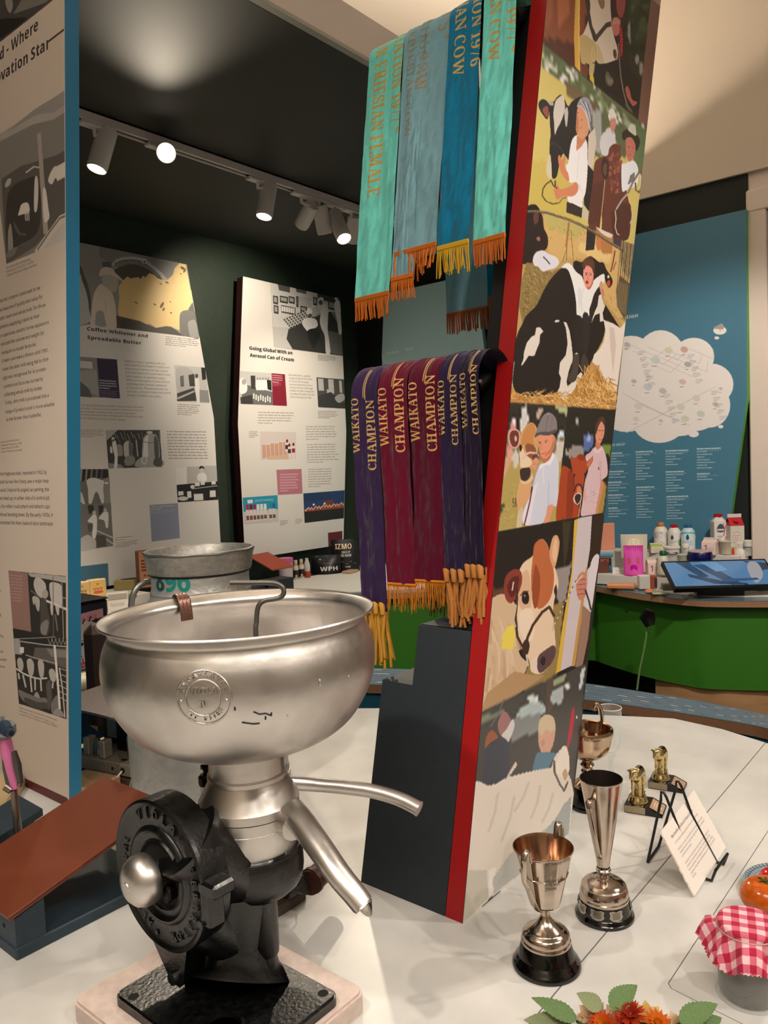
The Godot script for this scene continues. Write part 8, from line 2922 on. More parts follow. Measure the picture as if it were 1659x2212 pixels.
func build_trophies():
	var p:=on_y(1181,2084,TBL)
	var t:=thing("trophy_cup","two-handled silver trophy cup with panelled sides on a plain black base, nearest of the trophies","trophy",Vector3.ZERO,"trophies on the white table")
	turned(t,"black_base",p,[[2085,0],[2085,71],[2082,73],[2076,73],[2071,70],[2067,66],[2064,65],[2061,61.5],[2058,60],[2036,54],[2033,52],[2033,0]],ebony())
	turned(t,"silver_foot",p,[[2034,51],[2032,53.5],[2028,53.5],[2024,51],[2021,51.5],[2014,50],[2009,46],[2006,40],[2004.5,38],[2002,37],[1998,30],[1992,22],[1985,15],[1978,11],[1972,9.3],[1967,9.5],[1965,11.5],[1960,11.5],[1957,10]],silver())
	var rows:=[[1962,9],[1959,12],[1955,24],[1951,31],[1946,34],[1890,48.5],[1884.5,50],[1884,52],[1881,52],[1880,51],[1862,55.5],[1834,63],[1830,65],[1828.5,64.8]]
	var pr:=profile(p,rows)
	var sh:=func(u: float,v: float,inset: float)->Vector3:
		var x:=v*(pr.size()-1)
		var i:=mini(int(x),pr.size()-2)
		var q: Vector2=pr[i].lerp(pr[i+1],x-i)
		var a:=u*TAU+0.2
		var s:=TAU/12.0
		var fl:=cos(s/2)/cos(fposmod(a,s)-s/2)
		var k:=lerpf(1.0,fl*1.008,clampf(minf(x-2.0,(pr.size()-2.0-x)*0.6),0.0,1.0))
		return Vector3(p.x+cos(a)*(q.x*k-inset),q.y,p.z+sin(a)*(q.x*k-inset))
	var m:=MB.new()
	m.grid(func(u: float,v: float)->Vector3: return sh.call(u,v,0.0),96,52,true)
	put("cup",m,silver(),t)
	m=MB.new()
	m.lathe([pr[13],pr[13]+Vector2(-0.0012,0.0004),pr[11]+Vector2(-0.0014,0),pr[8]+Vector2(-0.0014,0),pr[6]+Vector2(-0.002,0),Vector2(pr[5].x*0.82,pr[5].y-0.004),Vector2(0.0,pr[5].y-0.006)],64,0.7,0,TAU,Vector3(p.x,0,p.z))
	put("cup_lining",m,mat("coppersilver",Color(0.74,0.60,0.50),0.16,1.0),t)
	var vr:=cr
	vr.y=0
	vr=vr.normalized()
	var vt:=Vector3(EYE.x-p.x,0,EYE.z-p.z).normalized()
	for s in [1.0,-1.0]:
		var o: Vector3=(vr*-0.50+vt*0.86).normalized()*s
		var R: float=pr[12].x
		var yr: float=pr[12].y
		var yb: float=pr[1].y
		var path:=smooth_path([p+o*(R*0.96)+Vector3(0,yr-TBL-0.004,0),p+o*(R*1.05)+Vector3(0,yr-TBL+0.010,0),p+o*(R*1.20)+Vector3(0,yr-TBL+0.014,0),p+o*(R*1.36)+Vector3(0,yr-TBL+0.004,0),p+o*(R*1.34)+Vector3(0,yr-TBL-0.020,0),p+o*(R*1.05)+Vector3(0,lerpf(yr,yb,0.5)-TBL,0),p+o*(R*0.62)+Vector3(0,yb-TBL+0.010,0),p+o*(R*0.36)+Vector3(0,yb-TBL+0.001,0)],6)
		m=MB.new()
		m.tube(path,[0.0042],12,true,0.40,o)
		put("handle",m,silver(),t)
	m=MB.new()
	for q in [["MORRINSVILLE",0.64,0.90,0.0052],["CALF CLUB",0.67,0.57,0.0050],["WILSON",0.67,0.50,0.0052],["Junior",0.66,0.43,0.0052]]:
		var tm:=text_mesh(q[0],"serif",32,0.01)
		var bb:=tm.get_aabb()
		var a0:=atan2(EYE.z-p.z,EYE.x-p.x)
		m.letters(tm,func(v: Vector3)->Vector3:
			var xx:=0.0
			var yy: float=lerpf(pr[2].y,pr[13].y,q[2])+v.y*q[3]
			for i in pr.size()-1:
				if pr[i].y<=yy and pr[i+1].y>=yy and pr[i+1].y>pr[i].y:
					xx=lerpf(pr[i].x,pr[i+1].x,(yy-pr[i].y)/(pr[i+1].y-pr[i].y))
			var a: float=a0-0.05-(v.x*q[3]*0.92)/xx
			return Vector3(p.x+cos(a)*(xx+0.00035+v.z*0.01),yy,p.z+sin(a)*(xx+0.00035+v.z*0.01)))
	put("engraving",m,mat("engraving",Color(0.32,0.27,0.23),0.5,0.6),t)
	p=on_y(1306,1976,TBL)
	t=thing("trophy_cup","tall slender silver trophy vase with angular handle on a black base with silver shields","trophy",Vector3.ZERO,"trophies on the white table")
	turned(t,"black_base",p,[[1977,0],[1977,60],[1975,62],[1969,62],[1966,59],[1963,58],[1961,56],[1938,52],[1938,0]],ebony())
	turned(t,"silver_foot",p,[[1939,50],[1937,52],[1932,52],[1930,50.5],[1926,51.5],[1922,51],[1916,49],[1911,46.5],[1909,47],[1904,42],[1900,34],[1898,24],[1896,19],[1894,18],[1892,14],[1886,12.5],[1882,15],[1880,16],[1877,16],[1875,14],[1872,14]],silver())
	turned(t,"vase",p,[[1873,12],[1868,13.5],[1850,16],[1800,25],[1750,33.5],[1700,42],[1686,44.5],[1682,45.6],[1680.5,45.2]],silver())
	var vi:=profile(p,[[1680.5,45.2],[1680,44.4],[1700,41],[1740,34],[1780,26],[1780,0]])
	m=MB.new()
	m.lathe(vi,56,0.6,0,TAU,Vector3(p.x,0,p.z))
	put("vase_lining",m,mat("darklining",Color(0.22,0.19,0.17),0.42,0.8),t)  # lining darker than the outside of the vase
	for s in [1.0,-1.0]:
		var o: Vector3=(vr*-0.55+vt*0.83).normalized()*s
		var e:=func(y: float,r: float)->Vector3: return Vector3(p.x,hgt(p,y),p.z)+o*(r*mpp(p))
		var path:=[e.call(1712,39),e.call(1709,52),e.call(1712,63),e.call(1735,57),e.call(1790,39),e.call(1838,23),e.call(1846,18),e.call(1842,15)]
		m=MB.new()
		m.tube(path,[0.0044],10,true,0.32,o)
		put("handle",m,silver(),t)
	var b0:=profile(p,[[1960,56],[1939,52.2]])
	var a0:=atan2(EYE.z-p.z,EYE.x-p.x)
	var engr:=mat("engraving",Color(0.32,0.27,0.23),0.5,0.6)
	for i in 8:
		var ac:=a0+0.28+(i-1)*TAU/8.6
		m=MB.new()
		var outline:=[[-0.5,0.92],[-0.25,1.0],[0.0,0.9],[0.25,1.0],[0.5,0.92],[0.44,0.6],[0.5,0.35],[0.3,0.1],[0.0,0.0],[-0.3,0.1],[-0.5,0.35],[-0.44,0.6]]
		var sp:=func(x: float,y: float,d: float)->Vector3:
			var r:=lerpf(b0[0].x,b0[1].x,y)+d
			var a:=ac-x*0.55
			return Vector3(p.x+cos(a)*r,lerpf(b0[0].y,b0[1].y,y),p.z+sin(a)*r)
		var nr:=Vector3(cos(ac),0.15,sin(ac)).normalized()
		var cc:=m.vert(sp.call(0.0,0.5,0.0012),nr)
		var ids:=[]
		for q in outline:
			var x2: float=q[0]
			ids.append(m.vert(sp.call(x2,q[1],0.0010),Vector3(cos(ac-x2*0.55),0.15,sin(ac-x2*0.55)).normalized()))
		for k in ids.size():
			m.tri(cc,ids[k],ids[(k+1) % ids.size()])
		put("shield",m,mat("shieldsilver",Color(0.72,0.69,0.64),0.28,0.9),t)
		m=MB.new()
		for k in 4:
			var xa:=-0.3+0.05*(k % 2)
			m.tube([sp.call(xa,0.75-k*0.15,0.0013),sp.call(0.0,0.75-k*0.15,0.0015),sp.call(-xa,0.75-k*0.15,0.0013)],[0.0003],4,false)
		put("shield_engraving",m,engr,t)
	p=on_y(1271,1742,TBL)
	t=thing("trophy_bowl","wide silver trophy bowl with scroll handle, half hidden behind the red-edged panel","trophy",Vector3.ZERO,"trophies on the white table")
	turned(t,"black_base",p,[[1744,0],[1744,38],[1741,39],[1736,38.5],[1733,36],[1700,32],[1698,31],[1698,0]],ebony())
	turned(t,"bowl",p,[[1698,30],[1696,31],[1690,30],[1684,22],[1678,13],[1672,10],[1668,13],[1664,14],[1660,11],[1655,12],[1651,15],[1647,12],[1643,9],[1640,10],[1637,22],[1632,32],[1624,42],[1612,49],[1600,52.5],[1590,54],[1584,56.5],[1578,57.5],[1573,56],[1571,53],[1573,50],[1580,48.5],[1590,47],[1604,43],[1618,34],[1626,20],[1627,0]],mat("oldgoldsilver",Color(0.76,0.66,0.56),0.13,1.0),64)
	m=MB.new()
	var k:=mpp(p)
	var hq:=p+Vector3(0,hgt(p,1575)-TBL,0)+vr*34*k-vt*30*k
	m.tube(smooth_path([hq+Vector3(0,-0.012,0),hq+Vector3(0,0.010,0)+vr*3*k,hq+Vector3(0,0.030,0),hq+Vector3(0,0.038,0)-vr*8*k,hq+Vector3(0,0.030,0)-vr*15*k,hq+Vector3(0,0.026,0)-vr*11*k],5),[0.0034,0.0036,0.0034],12,true)
	var hl:=p+Vector3(0,hgt(p,1610)-TBL,0)-vr*52*k
	m.tube(smooth_path([hl,hl-vr*10*k+Vector3(0,0.010,0),hl-vr*12*k+Vector3(0,-0.010,0),hl-vr*4*k+Vector3(0,-0.022,0)],5),[0.003],10,true)
	put("scroll_handle",m,mat("oldgoldsilver",Color(0.76,0.66,0.56),0.13,1.0),t)
	p=on_y(1322,1712,TBL)
	var yaw:=face_cam(p)+0.5
	t=thing("acrylic_block","clear acrylic display block carrying the glass goblet behind the tall vase trophy","block",p)
	t.rotation.y=yaw
	k=mpp(p)
	m=MB.new()
	var bt:=hgt(p,1684)-TBL
	m.box(Vector3(0,bt/2,0),Vector3(52*k,bt,52*k),0.0015)
	put("block",m,glass("acrylic",Color(0.92,0.93,0.93),0.14),t)
	t=thing("glass_goblet","tall clear glass goblet trophy standing on a clear block behind the silver bowl","goblet",Vector3.ZERO,"")
	var g:=glass("goblet",Color(0.9,0.93,0.94),0.16)
	p=p+vt*-0.002
	turned(t,"foot_and_stem",p,[[1684,0],[1684,20],[1682,20],[1679,10],[1674,6.5],[1650,5],[1638,5.5],[1632,9],[1628,10],[1626,0]],g,40)
	turned(t,"glass_bowl",p,[[1628,4],[1622,12],[1612,19],[1600,22],[1560,23.5],[1528,24.8]],g,48)
	m=MB.new()
	var rp:=profile(p,[[1528,24.8]])
	var ring:=[]
	for i in 48:
		ring.append(Vector3(p.x+cos(TAU*i/48)*rp[0].x,rp[0].y,p.z+sin(TAU*i/48)*rp[0].x))
	m.tube(ring,[0.0009],6,false,1.0,Vector3.ZERO,true)
	put("rim",m,glass("gobletrim",Color(0.95,0.97,0.97),0.5),t)
	cow_trophies()
	card_easel()
func cow_trophies():
	var gilt:=mat("gilt",Color(0.80,0.72,0.52),0.16,1.0)
	var marble:=worn("plinthblack",Color(0.012,0.012,0.012),Color(0.03,0.03,0.03),0.2,0.0,20.0,0.1)
	var p:=on_y(1391,1750,TBL)
	var t:=thing("cattle_trophy","small gilt cow trophy on a black plinth, nearer of the two beside the wire easel","trophy",p,"gilt cattle trophies")
	var turn:=face_cam(p)-0.18
	t.rotation.y=turn
	var k:=mpp(p)
	var m:=MB.new()
	var bh:=17.0*k
	m.extrude(PackedVector2Array([Vector2(-36*k,0),Vector2(42*k,0),Vector2(42*k,4*k),Vector2(14*k,bh),Vector2(-36*k,bh)]),Vector3(0,0,26*k),Vector3.RIGHT,Vector3.UP,Vector3(0,0,-60*k))
	put("plinth",m,marble,t)
	m=MB.new()
	m.box(Vector3(-14*k,bh*0.52,26.2*k),Vector3(42*k,bh*0.84,0.0008),0.0002)
	put("blank_plate",m,mat("plateplain",Color(0.60,0.54,0.45),0.35,0.5),t)
	var sl:=Vector2(28*k,bh-4*k).length()
	var slope:=atan2(bh-4*k,28*k)
	var c:=Cv.new(128,96,K8(170,142,116),2)
	c.lines(30,22,70,16,3,7,K8(214,196,176),3)
	c.oval(64,70,12,10,K8(220,202,180))
	m=MB.new()
	m.xf=Transform3D(Basis(Vector3.BACK,-slope),Vector3(28*k,(bh+4*k)/2+0.0006,-4*k))
	m.quad(Vector3(-sl*0.46,0,-24*k),Vector3(-sl*0.46,0,24*k),Vector3(sl*0.46,0,24*k),Vector3(sl*0.46,0,-24*k),Vector3.UP)
	put("engraved_plate",m,printed("p_plate",c,0.35),t)
	m=MB.new()
	var cx:=Vector3(-12*k,0,-2*k)
	m.lathe([Vector2(21*k,bh),Vector2(21*k,bh+3*k),Vector2(19*k,bh+7*k),Vector2(16*k,bh+13*k),Vector2(17*k,bh+15*k),Vector2(0,bh+16*k)],32,0.6,0,TAU,cx)
	put("gilt_foot",m,gilt,t)
	var b:=bh+15*k
	var u:=k
	var V:=func(x: float,y: float,z: float)->Vector3: return cx+Vector3(x*u,b+y*u,z*u)
	var bones:=[
		[V.call(1,44,-16),V.call(-1,45,12),12.5*u,11.5*u],[V.call(2,52,-14),V.call(0,54,4),8.0*u,8.0*u],
		[V.call(-2,50,12),V.call(-6,55,22),9.0*u,7.0*u],[V.call(-6,56,23),V.call(-8,46,30),6.6*u,4.2*u],
		[V.call(-10,60,22),V.call(-18,58,21),2.2*u,1.4*u],[V.call(-2,60,22),V.call(5,59,21),2.2*u,1.4*u],
		[V.call(-7,34,11),V.call(-8,16,11),5.6*u,3.4*u],[V.call(-8,16,11),V.call(-8,1,12),3.2*u,3.4*u],
		[V.call(5,34,10),V.call(6,16,10),5.6*u,3.4*u],[V.call(6,16,10),V.call(6,1,11),3.2*u,3.4*u],
		[V.call(-7,36,-16),V.call(-7,18,-19),6.6*u,3.6*u],[V.call(-7,18,-19),V.call(-7,1,-17),3.2*u,3.4*u],
		[V.call(8,36,-16),V.call(8,18,-19),6.6*u,3.6*u],[V.call(8,18,-19),V.call(8,1,-17),3.2*u,3.4*u],
		[V.call(0,32,-10),V.call(0,31,-6),6.0*u,5.0*u]]
	put("cow",skin(bones,1.9*u,1.5*u),gilt,t,"gilt standing cow")
	m=MB.new()
	m.box(V.call(-1,0.2,-3),Vector3(26,2.0,42)*u,0.0012)
	put("turf_plate",m,gilt,t)
	var q:=on_y(1439,1699,TBL)
	var t2:=copy(t,"small gilt cow trophy on a black plinth, farther of the two beside the wire easel",q,face_cam(q)-0.18)
	t2.scale=Vector3.ONE*0.97
func card_easel():
	var BL:=on_y(1500.7,1935,TBL+0.004)
	var BR:=on_y(1568,1830,TBL+0.004)
	var TL:=on_x(1428.4,1796.8,BL.x)
	var TR:=on_x(1500,1707,BR.x)
	var t:=thing("text_card","cream deckle-edged card about the Agricultural and Pastoral Society leaning on the black wire easel","card",Vector3.ZERO)
	var c:=Cv.new(640,620,K8(233,224,216),2)
	var ink:=K8(120,112,110)
	c.text("Morrinsville Agricultural & Pastoral Society",Vector2(80,132),Vector2(30,0),Vector2(0,-38),K8(96,88,88),"sans bold",400)
	var tx:=[["In 1913 the Morrinsville Agricultural & Pastoral Society was formed.",190,440],["Holding an annual fair, the event had over the first newborns Morrinsville",250,470],["celebrates the district's strong dairy and agricultural roots with competition",284,480],["and family entertainment.",318,180],["A mainstay from the past were mouse trotting and strawberry walks, and",384,460],["included in a home industry section where competitors enter cakes,",418,450],["floral arrangements, fruit & vegetables, hand-sewing, quilting, knitting,",452,470],["preserves, scones, pikelets and photographs and crafts plus decorating for",486,480],["quilting.",520,60]]
	for q in tx:
		c.text(q[0],Vector2(80,q[1]),Vector2(22,0),Vector2(0,-27),ink,"sans",q[2])
	var nr:=(BL-TL).cross(TR-TL).normalized()
	if nr.y<0:
		nr=-nr
	var m:=MB.new()
	var r:=RandomNumberGenerator.new()
	r.seed=12
	var N:=28
	var pts:=[]
	var uvs:=[]
	for i in N:
		var v:=float(i)/N
		pts.append(TL.lerp(BL,v)+(TR-TL).normalized()*r.randf_range(-0.0012,0.0008))
		uvs.append(Vector2(0,v))
	for i in N:
		var v:=float(i)/N
		pts.append(BL.lerp(BR,v))
		uvs.append(Vector2(v,1))
	for i in N:
		var v:=1.0-float(i)/N
		pts.append(TR.lerp(BR,v)+(TR-TL).normalized()*r.randf_range(-0.0008,0.0012))
		uvs.append(Vector2(1,v))
	for i in N:
		var v:=1.0-float(i)/N
		pts.append(TL.lerp(TR,v))
		uvs.append(Vector2(v,0))
	var cc:=(TL+BR)/2
	for side in 2:
		var nn:=nr if side==0 else -nr
		var off:=Vector3.ZERO if side==0 else -nr*0.0024
		var ci:=m.vert(cc+off,nn,Vector2(0.5,0.5))
		var ids:=[]
		for i in pts.size():
			ids.append(m.vert(pts[i]+off,nn,uvs[i]))
		for i in ids.size():
			m.tri(ci,ids[i],ids[(i+1) % ids.size()])
		if side==1:
			for i in pts.size():
				var a: Vector3=pts[i]
				var b: Vector3=pts[(i+1) % pts.size()]
				var e:=(b-a).cross(nr).normalized()
				m.quad4(m.vert(a,e,Vector2(0.01,0.01)),m.vert(b,e,Vector2(0.01,0.01)),m.vert(b-nr*0.0024,e,Vector2(0.01,0.01)),m.vert(a-nr*0.0024,e,Vector2(0.01,0.01)))
	put("card",m,printed("p_card",c,0.6),t)
	var z:=thing("wire_easel","black bent-wire easel holding the cream text card","easel",Vector3.ZERO)
	var wire:=mat("wireblack",Color(0.02,0.02,0.021),0.4)
	var F1:=on_y(1399,1862,TBL+0.002)
	var F2:=on_y(1423,1828,TBL+0.002)
	var back:=-nr*0.0044
	for i in 2:
		var F: Vector3=F1 if i==0 else F2
		var A: Vector3=on_x(1431 if i==0 else 1464,1713 if i==0 else 1690,F.x)
		var lean:=(TL-BL).normalized()
		var foot:=Vector3(F.x,BL.y+0.001,BL.z)+back
		var up:=foot+lean*0.075
		up.x=F.x
		var path:=[F,F.lerp(A,0.90),A+Vector3(0,0.0012,-0.002),A+Vector3(0,0.0012,0.002),A.lerp(up,0.12)+Vector3(0,0.001,0.003),up,foot,foot+Vector3(0,0.0,0.010),foot+Vector3(0,0.018,0.016)]
		m=MB.new()
		m.tube(path,[0.0022],8,true)
		put("wire_leg",m,wire,z)
	m=MB.new()
	m.tube([F1,F2],[0.0022],8,true)
	put("rear_bar",m,wire,z)
	m=MB.new()
	var g0:=Vector3(F1.x,BL.y+0.019,BL.z+0.016)+back
	var g1:=Vector3(F2.x,BL.y+0.019,BL.z+0.016)+back
	m.tube([g0,g1],[0.0022],8,true)
	put("front_lip",m,wire,z)
func gingham()->StandardMaterial3D:
	if mats.has("gingham"):
		return mats["gingham"]
	var c:=Cv.new(256,256,K8(232,190,196),1)
	for j in 4:
		for i in 4:
			if i % 2==0 and j % 2==0:
				c.rect(i*64,j*64,64,64,K8(170,6,48))
			elif i % 2==0 or j % 2==0:
				c.rect(i*64,j*64,64,64,K8(206,98,124))
	for i in 64:
		c.rect(0,i*4,256,1,Color(1,1,1))
	var im:=c.im.duplicate()
	for j in 4:
		for i in 4:
			var base:=K8(226,184,188)
			if i % 2==0 and j % 2==0:
				base=K8(166,4,44)
			elif i % 2==0 or j % 2==0:
				base=K8(200,92,118)
			for y in 16:
				im.fill_rect(Rect2i(i*64,j*64+y*4,64,3),base)
				im.fill_rect(Rect2i(i*64,j*64+y*4+3,64,1),base.lightened(0.07))
	var m:=mat("gingham",Color.WHITE,0.85)
	m.albedo_texture=ImageTexture.create_from_image(im)
	m.rim_enabled=true
	m.rim=0.2
	return m
func build_produce():
	var p:=on_y(1617,2148,TBL)
	var t:=thing("preserve_jar","glass preserve jar of dark jam wearing a red gingham cloth cover, right edge","jar",Vector3.ZERO)
	var k:=mpp(p)
	turned(t,"glass",p,[[2149,0],[2149,62],[2146,66],[2140,67],[2136,65],[2132,66],[2120,70],[2030,71],[2016,68],[2008,62],[2000,60]],glass("jarglass",Color(0.88,0.88,0.84),0.16),56)
	turned(t,"jam",p,[[2140,0],[2140,58],[2134,61],[2040,62],[2038,0]],mat("jam",Color(0.045,0.032,0.026),0.25),48)
	var yl:=hgt(p,1987)
	var R:=62.0*k
	var cloth:=gingham()
	var n:=FastNoiseLite.new()
	n.seed=4
	n.frequency=1.0
	var m:=MB.new()
	var q:=0.0088
	var first:=m.v.size()
	var rings:=[[0.0,0.0,0.0],[R*0.5,0.0005,0.0],[R*0.86,0.0,0.0],[R*0.96,-0.0012,0.0],[R*1.0,-0.0045,0.0],[R*0.985,-0.0085,0.1],[R*1.02,-0.0095,0.35],[R*1.15,-0.013,0.7],[R*1.30,-0.019,1.0],[R*1.42,-0.027,1.0],[R*1.50,-0.035,1.0]]
	var seg:=144
	var flat:=0.0
	for j in rings.size():
		if j>0:
			flat += Vector2(rings[j][0]-rings[j-1][0],rings[j][1]-rings[j-1][1]).length()
		for i in seg+1:
			var a:=TAU*i/seg
			var fold: float=(sin(a*7.0+0.6)*0.55+sin(a*4.0+2.0)*0.6+n.get_noise_2d(cos(a)*3.0,sin(a)*3.0)*0.8)*rings[j][2]
			var last:=j==rings.size()-1
			var pink:=(0.0014 if i % 2==0 else -0.0014) if last else 0.0
			var rr: float=rings[j][0]+fold*0.0052+pink
			var yy: float=yl+rings[j][1]+fold*0.0060*rings[j][2]-(0.006*maxf(0.0,sin(a*2.0+1.0))*rings[j][2])
			m.vert(Vector3(p.x+cos(a)*rr,yy,p.z+sin(a)*rr),Vector3(cos(a)*0.6,0.8,sin(a)*0.6),Vector2(cos(a+0.3)*flat,sin(a+0.3)*flat)/(q*4.0))
	for j in rings.size()-1:
		for i in seg:
			var a:=first+j*(seg+1)+i
			m.quad4(a,a+1,a+seg+2,a+seg+1)
	var acc:=PackedVector3Array()
	acc.resize(m.v.size())
	for i in range(0,m.ix.size(),3):
		var fn:=(m.v[m.ix[i+2]]-m.v[m.ix[i]]).cross(m.v[m.ix[i+1]]-m.v[m.ix[i]])
		for j in 3:
			acc[m.ix[i+j]] += fn
	for i in m.v.size():
		if acc[i].length_squared()>0.0:
			m.n[i]=acc[i].normalized()
	put("cloth_cover",m,cloth,t)
	m=MB.new()
	var ring:=[]
	for i in 64:
		var a:=TAU*i/64
		ring.append(Vector3(p.x+cos(a)*R*1.0,yl-0.0088,p.z+sin(a)*R*1.0))
	m.tube(ring,[0.0008],6,false,1.0,Vector3.ZERO,true)
	put("elastic_band",m,mat("bandpink",Color(0.78,0.60,0.60),0.5),t)
	var pc:=on_y(1715,1935,TBL)
	var kp:=mpp(pc)
	t=thing("plate","pale blue plate with scalloped printed rim at the right edge under the tomatoes","plate",Vector3(pc.x,TBL,pc.z))
	m=MB.new()
	m.lathe([Vector2(0,0.002),Vector2(50*kp,0.002),Vector2(62*kp,0.006),Vector2(98*kp,0.013),Vector2(100*kp,0.0145),Vector2(97*kp,0.0155),Vector2(62*kp,0.009),Vector2(50*kp,0.005),Vector2(0,0.005)],64,0.5)
	put("plate",m,mat("plateblue",Color(0.52,0.58,0.62),0.2),t)
	m=MB.new()
	for i in 60:
		var a:=TAU*i/60
		var e:=Vector3(cos(a),0,sin(a))
		m.tube([e*84*kp+Vector3(0,0.0128,0),e*96*kp+Vector3(0,0.0158,0)],[0.0006],4,false)
	for rr in [82.0,90.0]:
		var rg:=[]
		for i in 60:
			var a:=TAU*i/60
			rg.append(Vector3(cos(a)*rr*kp,0.0125+(rr-82)*0.0002,sin(a)*rr*kp))
		m.tube(rg,[0.0005],4,false,1.0,Vector3.ZERO,true)
	put("rim_pattern",m,mat("patternblue",Color(0.10,0.16,0.22),0.4),t)
	var f:=thing("orange_tomato","shiny orange tomato on the blue plate above the gingham jar","tomato",Vector3.ZERO)
	var c:=at(1652,1934,depth(on_y(1655,1975,TBL))*0.985)
	var kk:=mpp(c)
	m=MB.new()
	m.grid(func(u: float,v: float)->Vector3:
		var a:=u*TAU
		var th:=v*PI
		var lob:=1.0+0.035*sin(th)*cos(a*3.0+0.5)
		var sq:=pow(absf(sin(th)),0.85)
		return c+Vector3(cos(a)*sq*50*kk*lob,(cos(th)-0.14*exp(-th*th*14.0))*36*kk,sin(a)*sq*50*kk*lob),40,24,true)
	put("fruit",m,worn("orangeskin",Color(0.62,0.22,0.015),Color(0.80,0.36,0.03),0.16,0.0,14.0,0.02),f)
	m=MB.new()
	for i in 5:
		var a:=TAU*i/5
		m.tube([c+Vector3(0,31*kk,0),c+Vector3(cos(a)*8*kk,35*kk,sin(a)*8*kk),c+Vector3(cos(a)*16*kk,33*kk,sin(a)*16*kk)],[0.0016,0.0014,0.0005],5)
	put("calyx",m,mat("calyx",Color(0.16,0.28,0.07),0.6),f)
	f=thing("red_tomato","bright red tomato just showing behind the orange one at the right edge","tomato",Vector3.ZERO)
	var c2:=at(1678,1905,depth(on_y(1690,1930,TBL)))
	m=MB.new()
	m.ball(c2,Vector3(40,32,40)*kk,32,18)
	put("fruit",m,mat("redskin",Color(0.72,0.05,0.02),0.15),f)
	m=MB.new()
	m.tube([c2+Vector3(0,30*kk,0),c2+Vector3(0.002,40*kk,0)],[0.002,0.0012],6)
	put("stalk",m,mat("calyx",Color(0.16,0.28,0.07),0.6),f)
	f=thing("yellow_pepper","yellow squash tip showing between the orange tomato and the jar cover","vegetable",Vector3.ZERO)
	var c3:=on_y(1676,2008,TBL)
	m=MB.new()
	m.ball(c3+Vector3(0,0.016,0),Vector3(0.018,0.016,0.018),24,14)
	put("fruit",m,mat("squash",Color(0.72,0.58,0.15),0.4),f)
	m=MB.new()
	m.tube([c3+Vector3(0,0.030,0),c3+Vector3(0.002,0.038,0.001)],[0.003,0.002],7)
	put("stalk",m,mat("calyx",Color(0.16,0.28,0.07),0.6),f)
func leaf_mesh(L: float,W: float,teeth: int,curl: float,seed_: int)->MB:
	var r:=RandomNumberGenerator.new()
	r.seed=seed_
	var m:=MB.new()
	var nu:=teeth*2
	for side in 2:
		var rows:=[]
		for i in nu+1:
			var u:=float(i)/nu
			var w:=W*pow(sin(PI*pow(u,0.75)),0.8)*(1.0-0.25*u)
			var tooth:=1.0+(0.10 if i % 2==1 else -0.03)
			var row:=[]
			for j in 7:
				var s:=(j-3)/3.0
				var edge:=tooth if absf(s)>0.99 else 1.0
				var y:=-curl*u*u*L+absf(s)*w*0.28+sin(u*14.0+s*3.0)*L*0.008
				row.append(m.vert(Vector3(s*w*edge,y-(0.0004 if side==1 else 0.0),u*L),Vector3(-s*0.25,1,0.2)*(1.0 if side==0 else -1.0),Vector2(0.5+s/2,u)))
			rows.append(row)
		for i in nu:
			for j in 6:
				m.quad4(rows[i][j],rows[i][j+1],rows[i+1][j+1],rows[i+1][j])
	return m
func petal_bloom(t: Node3D,named: String,c: Vector3,bas: Basis,layers: Array,cols: Array,key: String,notch:=false):
	var li:=0
	for L in layers:
		var m:=MB.new()
		for i in L[0]:
			var a: float=TAU*i/L[0]+li*0.4
			var b:=bas*Basis(Vector3.UP,a)*Basis(Vector3.RIGHT,-L[3])
			for side in 2:
				var rows:=[]
				for u in 7:
					var v:=u/6.0
					var w: float=L[2]*(sin(PI*pow(v,0.6)) if not notch else (0.25+0.75*v)*(1.0 if u<6 else 0.8))
					if u==0:
						w=L[2]*0.2
					var row:=[]
					for j in 5:
						var s:=(j-2)/2.0
						var zz: float=v*L[1]+(0.12*L[1]*(1.0 if j % 2==0 else -1.0) if notch and u==6 else 0.0)
						row.append(m.vert(c+b*Vector3(s*w,(absf(s)*0.2*w)-v*v*L[1]*0.22,zz),b*Vector3(-s*0.3,1,0)*(1.0 if side==0 else -1.0),Vector2(0.5+s/2,v)))
					rows.append(row)
				for u in 6:
					for j in 4:
						m.quad4(rows[u][j],rows[u][j+1],rows[u+1][j+1],rows[u+1][j])
		var mk:="%s_%d" % [key,li]
		var mm:=mat(mk,Color.WHITE,0.6)
		if mm.albedo_texture==null:
			var g:=Gradient.new()
			g.set_color(0,cols[li % cols.size()][0])
			g.set_color(1,cols[li % cols.size()][1])
			var gt:=GradientTexture2D.new()
			gt.gradient=g
			gt.width=16
			gt.height=64
			gt.fill_from=Vector2(0,0)
			gt.fill_to=Vector2(0,1)
			mm.albedo_texture=gt
			mm.backlight_enabled=true
			mm.backlight=Color(0.15,0.10,0.05)
		put(named,m,mm,t)
		li += 1
